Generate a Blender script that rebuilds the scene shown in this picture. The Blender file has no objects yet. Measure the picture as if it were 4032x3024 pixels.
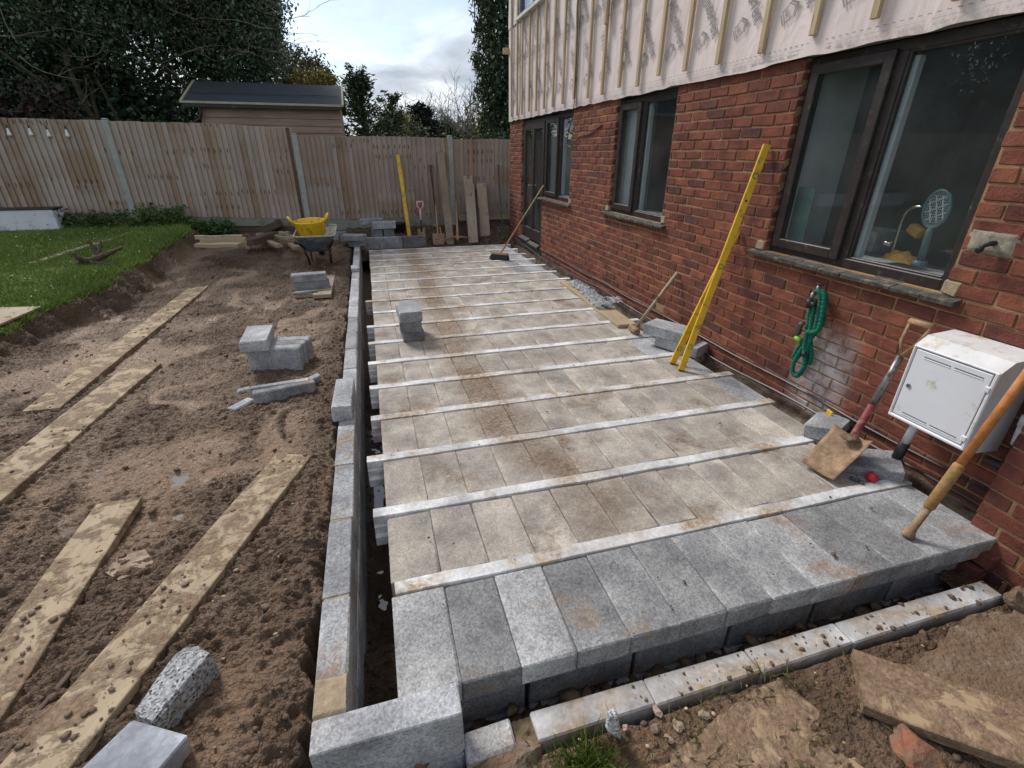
import bpy, bmesh, math, random
import numpy as np
from mathutils import Vector, Matrix

R = math.radians
rng = random.Random(7)
nr = np.random.default_rng(11)
scn = bpy.context.scene
COL = scn.collection

# ------------------------------------------------------------------ camera
CAM = Vector((0, 0, 1.637))
RW = Matrix(((0.96287888, -0.113607, 0.24486265),
             (-0.26990816, -0.41771502, 0.86756196),
             (0.0037217, -0.90144751, -0.43287242)))   # camera (right, down, forward) -> world
cd = bpy.data.cameras.new('camera')
cam = bpy.data.objects.new('camera', cd)
COL.objects.link(cam)
m3 = Matrix((RW.col[0], -RW.col[1], -RW.col[2])).transposed()
cam.matrix_world = Matrix.Translation(CAM) @ m3.to_4x4()
cd.sensor_width = 36.0
cd.lens = 1890.0 / 4032.0 * 36.0
cd.clip_start = 0.02
cd.clip_end = 2000
scn.camera = cam

# ------------------------------------------------------------------ world, sun, exposure
SUN_EL, SUN_AZ = R(46), R(-28)          # azimuth from +Y towards +X
world = bpy.data.worlds.new('World')
scn.world = world
world.use_nodes = True
nt = world.node_tree
nt.nodes.clear()
def wn(t, **k):
    n = nt.nodes.new(t)
    for a, b in k.items():
        setattr(n, a, b)
    return n
wo = wn('ShaderNodeOutputWorld')
sky = wn('ShaderNodeTexSky', sky_type='NISHITA', sun_disc=False)
sky.sun_elevation = SUN_EL
sky.sun_rotation = SUN_AZ
bg1 = wn('ShaderNodeBackground'); bg1.inputs[1].default_value = 0.12
nt.links.new(sky.outputs[0], bg1.inputs[0])
tc = wn('ShaderNodeTexCoord')
sep = wn('ShaderNodeSeparateXYZ'); nt.links.new(tc.outputs['Generated'], sep.inputs[0])
zz = wn('ShaderNodeMath', operation='MAXIMUM'); nt.links.new(sep.outputs[2], zz.inputs[0]); zz.inputs[1].default_value = 0.0
za = wn('ShaderNodeMath', operation='ADD'); nt.links.new(zz.outputs[0], za.inputs[0]); za.inputs[1].default_value = 0.22
dv = wn('ShaderNodeVectorMath', operation='DIVIDE')
cmb = wn('ShaderNodeCombineXYZ')
for i in range(3):
    nt.links.new(za.outputs[0], cmb.inputs[i])
nt.links.new(tc.outputs['Generated'], dv.inputs[0]); nt.links.new(cmb.outputs[0], dv.inputs[1])
mp = wn('ShaderNodeMapping'); nt.links.new(dv.outputs[0], mp.inputs[0])
mp.inputs['Scale'].default_value = (1.0, 1.0, 0.35)
mp.inputs['Location'].default_value = (3.1, 1.7, 0.0)
n1 = wn('ShaderNodeTexNoise'); nt.links.new(mp.outputs[0], n1.inputs[0])
n1.inputs['Scale'].default_value = 1.9; n1.inputs['Detail'].default_value = 9; n1.inputs['Roughness'].default_value = 0.55
n1.inputs['Distortion'].default_value = 0.35
rp = wn('ShaderNodeValToRGB'); nt.links.new(n1.outputs[0], rp.inputs[0])
rp.color_ramp.elements[0].position = 0.40; rp.color_ramp.elements[0].color = (0.37, 0.42, 0.485, 1)
rp.color_ramp.elements[1].position = 0.66; rp.color_ramp.elements[1].color = (0.78, 0.80, 0.82, 1)
e = rp.color_ramp.elements.new(0.53); e.color = (0.50, 0.545, 0.60, 1)
bg2 = wn('ShaderNodeBackground'); bg2.inputs[1].default_value = 0.90
nt.links.new(rp.outputs[0], bg2.inputs[0])
n2 = wn('ShaderNodeTexNoise'); nt.links.new(mp.outputs[0], n2.inputs[0])
n2.inputs['Scale'].default_value = 0.9; n2.inputs['Detail'].default_value = 6
r2 = wn('ShaderNodeMapRange'); nt.links.new(n2.outputs[0], r2.inputs[0])
r2.inputs['From Min'].default_value = 0.33; r2.inputs['From Max'].default_value = 0.53
mx = wn('ShaderNodeMixShader')
nt.links.new(r2.outputs[0], mx.inputs[0]); nt.links.new(bg1.outputs[0], mx.inputs[1]); nt.links.new(bg2.outputs[0], mx.inputs[2])
nt.links.new(mx.outputs[0], wo.inputs[0])

sl = bpy.data.lights.new('sun', 'SUN')
sl.energy = 2.0
sl.angle = R(16)
sl.color = (1.0, 0.96, 0.9)
sun = bpy.data.objects.new('sun', sl)
COL.objects.link(sun)
sd = Vector((math.sin(SUN_AZ) * math.cos(SUN_EL), math.cos(SUN_AZ) * math.cos(SUN_EL), math.sin(SUN_EL)))
sun.rotation_euler = sd.to_track_quat('Z', 'Y').to_euler()
sun.location = sd * 30
scn.view_settings.view_transform = 'Standard'
scn.view_settings.look = 'None'
scn.view_settings.exposure = 0.66
scn.view_settings.gamma = 1.0
scn.view_settings.use_curve_mapping = False
scn.cycles.max_bounces = 6
scn.cycles.transparent_max_bounces = 12

# ------------------------------------------------------------------ picture point -> ray helpers
def k(ox, oy, x, y, s=2212 / 1200):
    return (ox + x / s, oy + y / s)
def ray(p):
    return RW @ Vector((p[0] - 2016, p[1] - 1512, 1890.0))
def PZ(p, z):
    d = ray(p); return CAM + d * ((z - CAM.z) / d.z)
def PX(p, x):
    d = ray(p); return CAM + d * ((x - CAM.x) / d.x)
def PY(p, y):
    d = ray(p); return CAM + d * ((y - CAM.y) / d.y)

# ------------------------------------------------------------------ numpy noise
def _h(ix, iy, s):
    with np.errstate(over='ignore'):
        n = (ix.astype(np.int64) * 374761393 + iy.astype(np.int64) * 668265263 + s * 1442695041) & 0xffffffff
        n = ((n ^ (n >> 13)) * 1274126177) & 0xffffffff
        n = ((n ^ (n >> 16)) * 2246822519) & 0xffffffff
    return ((n >> 8) & 0xffff) / 32767.5 - 1.0
def vn(x, y, s=0):
    xi = np.floor(x); yi = np.floor(y)
    fx = x - xi; fy = y - yi
    ux = fx * fx * fx * (fx * (fx * 6 - 15) + 10); uy = fy * fy * fy * (fy * (fy * 6 - 15) + 10)
    a = _h(xi, yi, s); b = _h(xi + 1, yi, s); c = _h(xi, yi + 1, s); d = _h(xi + 1, yi + 1, s)
    return (a + (b - a) * ux) * (1 - uy) + (c + (d - c) * ux) * uy
def fbm(x, y, o=4, s=0, g=0.5):
    t = np.zeros_like(x); a = 1.0; n = 0
    for i in range(o):
        ca, sa = math.cos(i * 0.7), math.sin(i * 0.7)
        t += a * vn((x * ca - y * sa) * 2 ** i + 17.3 * i, (x * sa + y * ca) * 2 ** i - 9.1 * i, s + i)
        n += a; a *= g
    return t / n
def sst(a, b, x):
    t = np.clip((x - a) / (b - a), 0, 1)
    return t * t * (3 - 2 * t)

# ------------------------------------------------------------------ mesh builder
def cham(sx, sy, sz, c=0.004, jit=0.0, r=None):
    """chamfered box centred at the origin: 24 vertices, 26 faces"""
    r = r or rng
    V = []; idx = {}
    for ax in (-1, 1):
        for ay in (-1, 1):
            for az in (-1, 1):
                j = [r.uniform(-jit, jit) for _ in range(3)]
                hx, hy, hz = ax * sx / 2 + j[0], ay * sy / 2 + j[1], az * sz / 2 + j[2]
                for a in range(3):
                    v = [hx - ax * c, hy - ay * c, hz - az * c]
                    v[a] = (hx, hy, hz)[a]
                    idx[(ax, ay, az, a)] = len(V); V.append(tuple(v))
    F = []
    S = (-1, 1)
    for s in S:
        q = [(s, -1, -1), (s, 1, -1), (s, 1, 1), (s, -1, 1)]
        F.append([idx[x + (0,)] for x in (q if s > 0 else q[::-1])])
        q = [(-1, s, -1), (1, s, -1), (1, s, 1), (-1, s, 1)]
        F.append([idx[x + (1,)] for x in (q[::-1] if s > 0 else q)])
        q = [(-1, -1, s), (1, -1, s), (1, 1, s), (-1, 1, s)]
        F.append([idx[x + (2,)] for x in (q if s > 0 else q[::-1])])
    for a in S:
        for b in S:
            F.append([idx[(a, b, -1, 0)], idx[(a, b, 1, 0)], idx[(a, b, 1, 1)], idx[(a, b, -1, 1)]][::a * b])
            F.append([idx[(a, -1, b, 0)], idx[(a, 1, b, 0)], idx[(a, 1, b, 2)], idx[(a, -1, b, 2)]][::-a * b])
            F.append([idx[(-1, a, b, 1)], idx[(1, a, b, 1)], idx[(1, a, b, 2)], idx[(-1, a, b, 2)]][::a * b])
    for ax in S:
        for ay in S:
            for az in S:
                F.append([idx[(ax, ay, az, 0)], idx[(ax, ay, az, 1)], idx[(ax, ay, az, 2)]][::ax * ay * az])
    return V, F

class MB:
    def __init__(s):
        s.v = []; s.f = []
    def add(s, V, F, M=None):
        o = len(s.v)
        if M is not None:
            V = [tuple(M @ Vector(v)) for v in V]
        s.v += [tuple(v) for v in V]
        s.f += [[o + i for i in f] for f in F]
        return s
    def cbox(s, x0, x1, y0, y1, z0, z1, c=0.003, M=None, jit=0.0):
        V, F = cham(x1 - x0, y1 - y0, z1 - z0, min(c, 0.45 * min(x1 - x0, y1 - y0, z1 - z0)), jit)
        T = Matrix.Translation(((x0 + x1) / 2, (y0 + y1) / 2, (z0 + z1) / 2))
        return s.add(V, F, (M @ T) if M is not None else T)
    def box(s, x0, x1, y0, y1, z0, z1, M=None):
        V = [(x, y, z) for x in (x0, x1) for y in (y0, y1) for z in (z0, z1)]
        F = [(0, 1, 3, 2), (4, 6, 7, 5), (0, 4, 5, 1), (2, 3, 7, 6), (0, 2, 6, 4), (1, 5, 7, 3)]
        return s.add(V, F, M)
    def tube(s, pts, r, n=8, cap=True, M=None):
        pts = [Vector(p) for p in pts]
        rs = r if isinstance(r, (list, tuple)) else [r] * len(pts)
        V = []; F = []
        up = None
        for i, p in enumerate(pts):
            t = (pts[min(i + 1, len(pts) - 1)] - pts[max(i - 1, 0)]).normalized()
            if up is None:
                up = t.orthogonal().normalized()
            up = (up - t * up.dot(t)).normalized() if (up - t * up.dot(t)).length > 1e-6 else t.orthogonal().normalized()
            b = t.cross(up)
            for j in range(n):
                a = 2 * math.pi * j / n
                V.append(p + (up * math.cos(a) + b * math.sin(a)) * rs[i])
        for i in range(len(pts) - 1):
            for j in range(n):
                F.append((i * n + j, i * n + (j + 1) % n, (i + 1) * n + (j + 1) % n, (i + 1) * n + j))
        if cap:
            F.append(tuple(range(n))[::-1]); F.append(tuple((len(pts) - 1) * n + j for j in range(n)))
        return s.add(V, F, M)
    def lathe(s, prof, n=16, M=None, sx=1, sy=1):
        V = []; F = []
        for (r, z) in prof:
            for j in range(n):
                a = 2 * math.pi * j / n
                V.append((r * sx * math.cos(a), r * sy * math.sin(a), z))
        for i in range(len(prof) - 1):
            for j in range(n):
                F.append((i * n + j, i * n + (j + 1) % n, (i + 1) * n + (j + 1) % n, (i + 1) * n + j))
        return s.add(V, F, M)
    def prism(s, poly, z0, z1, M=None):
        n = len(poly)
        V = [(x, y, z0) for x, y in poly] + [(x, y, z1) for x, y in poly]
        F = [tuple(range(n))[::-1], tuple(range(n, 2 * n))] + [(i, (i + 1) % n, n + (i + 1) % n, n + i) for i in range(n)]
        return s.add(V, F, M)
    def mesh(s, name, smooth=False):
        me = bpy.data.meshes.new(name)
        me.from_pydata(s.v, [], s.f)
        me.validate()
        bm = bmesh.new(); bm.from_mesh(me)
        bmesh.ops.recalc_face_normals(bm, faces=bm.faces)
        bm.to_mesh(me); bm.free()
        if smooth:
            me.polygons.foreach_set('use_smooth', [True] * len(me.polygons))
        return me
    def build(s, name, mat, parent=None, smooth=False, **kw):
        return ob(name, s.mesh(name, smooth), mat, parent, **kw)

def ob(name, me, mat=None, parent=None, loc=None, rot=None, M=None, color=None):
    o = bpy.data.objects.new(name, me)
    COL.objects.link(o)
    if mat is not None and me is not None and not me.materials:
        me.materials.append(mat)
    if parent is not None:
        o.parent = parent
    if M is not None:
        o.matrix_basis = M
    if loc is not None:
        o.location = loc
    if rot is not None:
        o.rotation_euler = rot
    if color is not None:
        o.color = color
    return o
def tag(o, label, cat, group=None):
    o['label'] = label; o['category'] = cat
    if group:
        o['group'] = group
    return o
def thing(name, label, cat, loc=(0, 0, 0), rotz=0, group=None, M=None):
    o = bpy.data.objects.new(name, None)
    COL.objects.link(o)
    o.empty_display_size = 0.1
    if M is not None:
        o.matrix_basis = M
    else:
        o.location = loc; o.rotation_euler = (0, 0, rotz)
    return tag(o, label, cat, group)
def kind(o, k_):
    o['kind'] = k_
    return o
def npmesh(name, V, Q, smooth=False):
    V = np.asarray(V, dtype=np.float32); Q = np.asarray(Q, dtype=np.int32)
    me = bpy.data.meshes.new(name)
    me.vertices.add(len(V)); me.vertices.foreach_set('co', V.ravel())
    m, w = Q.shape
    me.loops.add(m * w); me.loops.foreach_set('vertex_index', Q.ravel())
    me.polygons.add(m)
    me.polygons.foreach_set('loop_start', np.arange(0, m * w, w, dtype=np.int32))
    me.polygons.foreach_set('loop_total', np.full(m, w, dtype=np.int32))
    if smooth:
        me.polygons.foreach_set('use_smooth', np.ones(m, dtype=bool))
    me.update(calc_edges=True)
    return me
def gridmesh(name, X, Y, Z, smooth=True):
    r, c = X.shape
    V = np.stack([X, Y, Z], -1).reshape(-1, 3)
    i = np.arange(r * c).reshape(r, c)
    Q = np.stack([i[:-1, :-1], i[:-1, 1:], i[1:, 1:], i[1:, :-1]], -1).reshape(-1, 4)
    return npmesh(name, V, Q, smooth)
def frame_to(p, q, roll=0.0):
    """matrix at p with local +X pointing to q, local Z as upright as it can be"""
    p = Vector(p); q = Vector(q)
    x = (q - p).normalized()
    zref = Vector((0, 0, 1)) if abs(x.z) < 0.98 else Vector((0, -1, 0))
    y = zref.cross(x).normalized(); z = x.cross(y)
    M = Matrix((x, y, z)).transposed().to_4x4()
    return Matrix.Translation(p) @ M @ Matrix.Rotation(roll, 4, 'X')

# ------------------------------------------------------------------ materials
class NT:
    def __init__(s, name):
        s.m = bpy.data.materials.new(name); s.m.use_nodes = True
        s.t = s.m.node_tree; s.t.nodes.clear()
        s.out = s.n('ShaderNodeOutputMaterial')
        s.b = s.n('ShaderNodeBsdfPrincipled')
        s.l(s.b.outputs[0], s.out.inputs[0])
        s.geo = None
    def n(s, t, **kw):
        x = s.t.nodes.new(t)
        for a, b in kw.items():
            setattr(x, a, b)
        return x
    def l(s, a, b):
        s.t.links.new(a, b)
    def val(s, sock, v):
        if hasattr(v, 'links') or isinstance(v, bpy.types.NodeSocket):
            s.l(v, sock)
        else:
            if isinstance(v, (tuple, list)) and len(v) == 3 and sock.type == 'RGBA':
                v = (*v, 1)
            sock.default_value = v
    def pos(s):
        if s.geo is None:
            s.geo = s.n('ShaderNodeNewGeometry')
        return s.geo.outputs['Position']
    def obj(s):
        return s.n('ShaderNodeTexCoord').outputs['Object']
    def vadd(s, a, b):
        x = s.n('ShaderNodeVectorMath', operation='ADD'); s.val(x.inputs[0], a); s.val(x.inputs[1], b); return x.outputs[0]
    def scale(s, v, sc):
        x = s.n('ShaderNodeVectorMath', operation='MULTIPLY'); s.val(x.inputs[0], v); x.inputs[1].default_value = sc; return x.outputs[0]
    def noise(s, v, scale, detail=4, rough=0.55, dist=0.0):
        x = s.n('ShaderNodeTexNoise'); s.l(v, x.inputs['Vector'])
        x.inputs['Scale'].default_value = scale; x.inputs['Detail'].default_value = detail
        x.inputs['Roughness'].default_value = rough; x.inputs['Distortion'].default_value = dist
        return x.outputs[0]
    def vor(s, v, scale, feature='F1', out=0):
        x = s.n('ShaderNodeTexVoronoi', feature=feature); s.l(v, x.inputs['Vector']); x.inputs['Scale'].default_value = scale
        return x.outputs[out]
    def rng(s, v, a, b, c=0.0, d=1.0, smooth=False):
        x = s.n('ShaderNodeMapRange'); s.val(x.inputs[0], v)
        if smooth:
            x.interpolation_type = 'SMOOTHSTEP'
        for i, q in enumerate((a, b, c, d)):
            s.val(x.inputs[1 + i], q)
        return x.outputs[0]
    def math(s, op, a, b=0.0):
        x = s.n('ShaderNodeMath', operation=op); s.val(x.inputs[0], a); s.val(x.inputs[1], b); return x.outputs[0]
    def mix(s, f, a, b, blend='MIX'):
        x = s.n('ShaderNodeMix', data_type='RGBA', blend_type=blend)
        s.val(x.inputs[0], f); s.val(x.inputs[6], a); s.val(x.inputs[7], b); return x.outputs[2]
    def bump(s, h, dist=0.01, st=1.0, prev=None):
        x = s.n('ShaderNodeBump'); s.l(h, x.inputs['Height'])
        x.inputs['Strength'].default_value = st; x.inputs['Distance'].default_value = dist
        if prev is not None:
            s.l(prev, x.inputs['Normal'])
        return x.outputs[0]
    def done(s, col=None, rough=None, normal=None, metal=None, spec=None):
        b = s.b.inputs
        if col is not None: s.val(b['Base Color'], col)
        if rough is not None: s.val(b['Roughness'], rough)
        if normal is not None: s.l(normal, b['Normal'])
        if metal is not None: s.val(b['Metallic'], metal)
        if spec is not None: s.val(b['Specular IOR Level'], spec)
        return s.m

MUD_D, MUD_L = (0.092, 0.053, 0.029), (0.31, 0.19, 0.108)
def smat(name, col, rough=0.6, var=0.25, sc=8.0, bump=0.0, metal=0.0, dirt=0.0, dirtcol=(0.16, 0.10, 0.06), dsc=6.0, spec=0.4, bsc=60):
    t = NT(name); p = t.pos()
    n = t.noise(p, sc, 5, 0.6)
    c2 = tuple(x * (1 - var) for x in col); c3 = tuple(min(1, x * (1 + var * 0.6)) for x in col)
    c = t.mix(t.rng(n, 0.3, 0.7), c2, c3)
    if dirt > 0:
        d = t.rng(t.noise(p, dsc, 6, 0.65), 0.62 - dirt * 0.35, 0.72 - dirt * 0.2)
        c = t.mix(d, c, dirtcol)
    nm = None
    if bump > 0:
        nm = t.bump(t.noise(p, bsc, 4, 0.6), bump, 1.0)
    return t.done(c, rough, nm, metal, spec)

def wood(name, c1, c2, grain=(2, 45, 45), rough=0.75, mud=0.0, knots=True, useobj=True, bump=0.002, tint=False):
    """timber with grain along local X; optional dried mud"""
    t = NT(name); o = t.obj(); oi = t.n('ShaderNodeObjectInfo')
    off = t.n('ShaderNodeCombineXYZ')
    t.l(t.math('MULTIPLY', oi.outputs['Random'], 37.0), off.inputs[0]); t.l(t.math('MULTIPLY', oi.outputs['Random'], 11.0), off.inputs[1])
    v = t.vadd(o, off.outputs[0])
    g = t.noise(t.scale(v, grain), 1.0, 5, 0.65, 0.6)
    c = t.mix(t.rng(g, 0.3, 0.72), c1, c2)
    if knots:
        kn = t.vor(t.scale(v, (grain[0] * 1.3, grain[1] * 0.24, grain[2] * 0.24)), 1.0)
        c = t.mix(t.rng(kn, 0.05, 0.14, 0.75, 0.0), c, tuple(x * 0.33 for x in c1))
    if tint:
        c = t.mix(1.0, c, oi.outputs['Color'], 'MULTIPLY')
    lo = t.noise(t.pos(), 1.7, 3)
    c = t.mix(t.rng(lo, 0.35, 0.7, 0.0, 0.35), c, tuple(x * 0.45 for x in c1))
    h = g
    r_ = rough
    if mud > 0:
        mn = t.noise(t.vadd(t.pos(), off.outputs[0]), 9.0, 8, 0.68, 0.4)
        f = t.rng(mn, 0.63 - 0.25 * mud, 0.70 - 0.2 * mud)
        mc = t.mix(t.rng(t.noise(t.pos(), 60, 4), 0.35, 0.65), (0.15, 0.095, 0.058), (0.27, 0.18, 0.115))
        film = t.rng(t.noise(t.pos(), 3.2, 5, 0.6), 0.3, 0.68, 0.15, 0.75)
        c = t.mix(film, c, (0.35, 0.255, 0.16))
        c = t.mix(f, c, mc)
        h = t.math('ADD', t.math('MULTIPLY', g, 0.25), t.math('MULTIPLY', f, t.noise(t.pos(), 45, 5)))
        return t.done(c, rough, t.bump(h, 0.010, 1.0), spec=0.3)
    return t.done(c, r_, t.bump(h, bump, 0.7), spec=0.3)

def concrete(name, speck=0.35, sc=160.0, stain=(0.33, 0.20, 0.10), pits=False, bumpd=0.004, trail=None):
    """aggregate concrete block; object colour = tint, object alpha = amount of dried mud"""
    t = NT(name); p = t.pos(); oi = t.n('ShaderNodeObjectInfo')
    off = t.n('ShaderNodeCombineXYZ')
    t.l(t.math('MULTIPLY', oi.outputs['Random'], 53.0), off.inputs[0]); t.l(t.math('MULTIPLY', oi.outputs['Random'], 19.0), off.inputs[2])
    q = t.vadd(p, off.outputs[0])
    base = oi.outputs['Color']
    tone = t.noise(q, 4.2, 5, 0.6)
    c = t.mix(t.rng(tone, 0.3, 0.7, 0, 1), t.mix(1.0, base, (0.56, 0.56, 0.57), 'MULTIPLY'), t.mix(1.0, base, (1.25, 1.25, 1.23), 'MULTIPLY'))
    f1 = t.noise(p, sc, 3, 0.75)
    vd = t.vor(p, sc * 0.9)
    cell = t.rng(t.vor(p, sc * 0.85, out=1), 0.1, 0.9)
    cell2 = t.rng(t.vor(t.vadd(p, (3.3, 1.1, 0.4)), sc * 0.42, out=1), 0.2, 0.8)
    gr_ = t.math('ADD', t.math('MULTIPLY', cell, 0.72), t.math('MULTIPLY', cell2, 0.28))
    lo_, hi_ = 1 - 1.15 * speck, 1 + 0.85 * speck
    c = t.mix(1.0, c, t.mix(gr_, (lo_, lo_, lo_ * 1.02), (hi_, hi_, hi_)), 'MULTIPLY')
    c = t.mix(t.rng(f1, 0.30, 0.46, speck * 1.3, 0.0), c, t.mix(1.0, c, (0.25, 0.25, 0.27), 'MULTIPLY'))
    # pale lime along the block's own edges
    gen = t.n('ShaderNodeTexCoord').outputs['Generated']; sg = t.n('ShaderNodeSeparateXYZ'); t.l(gen, sg.inputs[0])
    ex = t.math('MINIMUM', sg.outputs[0], t.math('SUBTRACT', 1.0, sg.outputs[0])); ey = t.math('MINIMUM', sg.outputs[1], t.math('SUBTRACT', 1.0, sg.outputs[1]))
    ed = t.math('MINIMUM', ex, ey)
    en = t.noise(q, 5.0, 4, 0.6)
    ef = t.math('MULTIPLY', t.rng(ed, 0.02, 0.16, 1.0, 0.0), t.rng(en, 0.45, 0.62, 0.0, 0.6))
    c = t.mix(ef, c, t.mix(1.0, c, (1.45, 1.45, 1.45), 'MULTIPLY'))
    if pits:
        pv = t.vor(t.vadd(p, t.scale(t.n('ShaderNodeTexNoise').outputs[1], (.03, .03, .03))), 74.0)
        pit = t.math('MULTIPLY', t.rng(pv, 0.20, 0.42, 1.0, 0.0), t.rng(t.noise(p, 14, 3), 0.35, 0.6, 0.3, 1.0))
        c = t.mix(pit, c, (0.06, 0.06, 0.068))
    mn = t.noise(p, 2.6, 7, 0.66, 0.3)
    al = oi.outputs['Alpha']
    thr = t.rng(al, 0.0, 1.0, 0.70, 0.36)
    f = t.rng(mn, thr, t.math('ADD', thr, 0.13), 0.0, 0.92)
    if trail:      # boot mud trodden along a line down the floor
        sp = t.n('ShaderNodeSeparateXYZ'); t.l(p, sp.inputs[0])
        fc_ = t.n('ShaderNodeFloatCurve'); y0_, y1_ = 1.0, 9.0
        t.l(t.rng(sp.outputs[1], y0_, y1_), fc_.inputs['Value'])
        cv = fc_.mapping.curves[0]
        pts_ = [(max(0, min(1, (ty - y0_) / (y1_ - y0_))), tx / 3.0) for tx, ty in trail]
        cv.points[0].location = (0, pts_[0][1]); cv.points[1].location = (1, pts_[-1][1])
        for q_ in pts_: cv.points.new(*q_)
        fc_.mapping.update()
        dx_ = t.math('ABSOLUTE', t.math('SUBTRACT', sp.outputs[0], t.math('MULTIPLY', fc_.outputs[0], 3.0)))
        dx_ = t.math('ADD', dx_, t.math('MULTIPLY', t.math('SUBTRACT', t.noise(p, 3.5, 4), 0.5), 0.35))
        tm = t.math('MULTIPLY', t.rng(dx_, 0.03, 0.34, 1.0, 0.0, True), t.rng(t.noise(t.vadd(p, (2, 5, 0)), 2.2, 4), 0.30, 0.54, 0.4, 1.0))
        tm = t.math('MULTIPLY', tm, t.rng(sp.outputs[1], 1.3, 2.2, 0.35, 1.0))
        f = t.math('MAXIMUM', f, t.math('MULTIPLY', tm, 0.98))
    f = t.math('MULTIPLY', f, t.rng(t.noise(p, 48, 5, 0.75), 0.36, 0.56, 0.25, 1.0))
    c = t.mix(f, c, t.mix(t.rng(t.noise(p, 22, 4), 0.35, 0.65), stain, tuple(x * 0.5 for x in stain)))
    h = t.math('ADD', t.math('MULTIPLY', f1, 0.7), t.math('MULTIPLY', gr_, 0.6))
    if pits:
        h = t.math('SUBTRACT', h, t.math('MULTIPLY', pit, 1.5))
    return t.done(c, 0.9, t.bump(h, bumpd, 0.8), spec=0.25)

TRAIL = [PZ((a * 1.8228, b * 1.8228), 0) for a, b in ((935, 640), (955, 690), (975, 730), (1000, 780), (1040, 830), (1070, 890), (1170, 985), (1240, 1020), (1290, 1080))]
TR = sorted((tp_.x, tp_.y) for tp_ in TRAIL); TR = sorted(TR, key=lambda q_: q_[1])
M = {}
M['block'] = concrete('concrete_block', 0.36, 170)
M['pitted'] = concrete('broken_block', 0.5, 150, pits=True, bumpd=0.01)
M['floor'] = concrete('floor_block', 0.24, 175, stain=(0.23, 0.145, 0.085), trail=TR)
M['beam'] = concrete('beam_concrete', 0.14, 90, stain=(0.42, 0.27, 0.13), bumpd=0.002, trail=TR)
M['mortar'] = smat('mortar', (0.36, 0.28, 0.18), 0.95, 0.3, 25, 0.004, bsc=120)
M['mortar_grey'] = smat('mortar_grey', (0.30, 0.26, 0.2), 0.95, 0.4, 25, 0.004, bsc=120)
def brickmat(name, attr):
    t = NT(name); p = t.pos()
    if attr:
        a = t.n('ShaderNodeAttribute', attribute_name='bc'); base = a.outputs['Color']
    else:
        base = t.n('ShaderNodeObjectInfo').outputs['Color']
    f = t.noise(p, 9, 4, 0.6)
    c = t.mix(t.rng(f, 0.42, 0.68, 0, 0.8), base, t.mix(1.0, base, (0.42, 0.5, 0.62), 'MULTIPLY'))
    f2 = t.noise(p, 38, 5, 0.7)
    c = t.mix(t.rng(f2, 0.58, 0.74, 0, 0.6), c, t.mix(1.0, base, (1.7, 2.0, 1.8), 'MULTIPLY'))
    c = t.mix(t.rng(f2, 0.24, 0.42, 0.7, 0), c, t.mix(1.0, base, (0.4, 0.42, 0.48), 'MULTIPLY'))
    # lime bloom below the garden tap and a few scattered salts
    sp = t.n('ShaderNodeSeparateXYZ'); t.l(p, sp.inputs[0])
    dy = t.math('ABSOLUTE', t.math('SUBTRACT', sp.outputs[1], 2.30))
    my = t.rng(dy, 0.05, 0.26, 1, 0); mz = t.rng(sp.outputs[2], 0.06, 0.30, 0.7, 1); mz2 = t.rng(sp.outputs[2], 0.48, 0.66, 1, 0)
    w = t.math('MULTIPLY', t.math('MULTIPLY', my, mz), mz2)
    w = t.math('MULTIPLY', w, t.rng(t.noise(p, 11, 6, 0.7), 0.30, 0.55, 0.05, 0.95))
    s2 = t.rng(t.noise(p, 4.3, 7, 0.72), 0.70, 0.78, 0, 0.5)
    w = t.math('MAXIMUM', w, s2)
    c = t.mix(w, c, (0.55, 0.5, 0.49))
    return t.done(c, 0.88, t.bump(t.math('ADD', f2, t.math('MULTIPLY', t.noise(p, 120, 3), 0.4)), 0.007, 0.9), spec=0.25)
M['brick'] = brickmat('brick_face', False)
M['brick_far'] = brickmat('brick_course', True)
M['brick_mortar'] = smat('brick_mortar', (0.33, 0.205, 0.105), 0.95, 0.35, 14, 0.005, dirt=0.3, dirtcol=(0.2, 0.15, 0.1), bsc=150)
M['plinth'] = smat('footing', (0.20, 0.155, 0.115), 0.95, 0.5, 9, 0.012, dirt=0.7, dirtcol=(0.09, 0.058, 0.036), bsc=40)
t = NT('membrane'); p = t.pos()
c = t.mix(t.rng(t.noise(p, 2.5, 5), 0.3, 0.7), (0.69, 0.575, 0.55), (0.77, 0.655, 0.625))
w1 = t.noise(t.scale(p, (1, 1.6, 0.7)), 3.2, 4, 0.5, 1.2)
M['membrane'] = t.done(c, 0.6, t.bump(w1, 0.02, 0.6, t.bump(t.noise(p, 180, 2), 0.001, 0.5)), spec=0.3)
M['print'] = smat('grey_print', (0.27, 0.25, 0.25), 0.6, 0.3, 60)
M['print_mid'] = smat('mid_grey_print', (0.42, 0.38, 0.375), 0.6, 0.3, 60)
M['print_pale'] = smat('pale_grey_print', (0.52, 0.465, 0.455), 0.6, 0.3, 90)
M['batten'] = wood('treated_batten', (0.42, 0.305, 0.18), (0.63, 0.49, 0.32), (2.5, 60, 60))
M['frame'] = smat('dark_frame_paint', (0.033, 0.024, 0.022), 0.45, 0.35, 14, 0.001, dirt=0.12, dirtcol=(0.1, 0.085, 0.07), dsc=16)
M['sill'] = smat('weathered_sill', (0.075, 0.068, 0.06), 0.85, 0.5, 22, 0.008, dirt=0.25, dirtcol=(0.2, 0.17, 0.12), dsc=14, bsc=50)
t = NT('window_glass'); t.t.nodes.remove(t.b)
tr = t.n('ShaderNodeBsdfTransparent'); tr.inputs[0].default_value = (0.95, 0.97, 0.97, 1)
gl = t.n('ShaderNodeBsdfGlossy'); gl.inputs['Roughness'].default_value = 0.012
fr = t.n('ShaderNodeFresnel'); fr.inputs[0].default_value = 1.52
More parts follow.
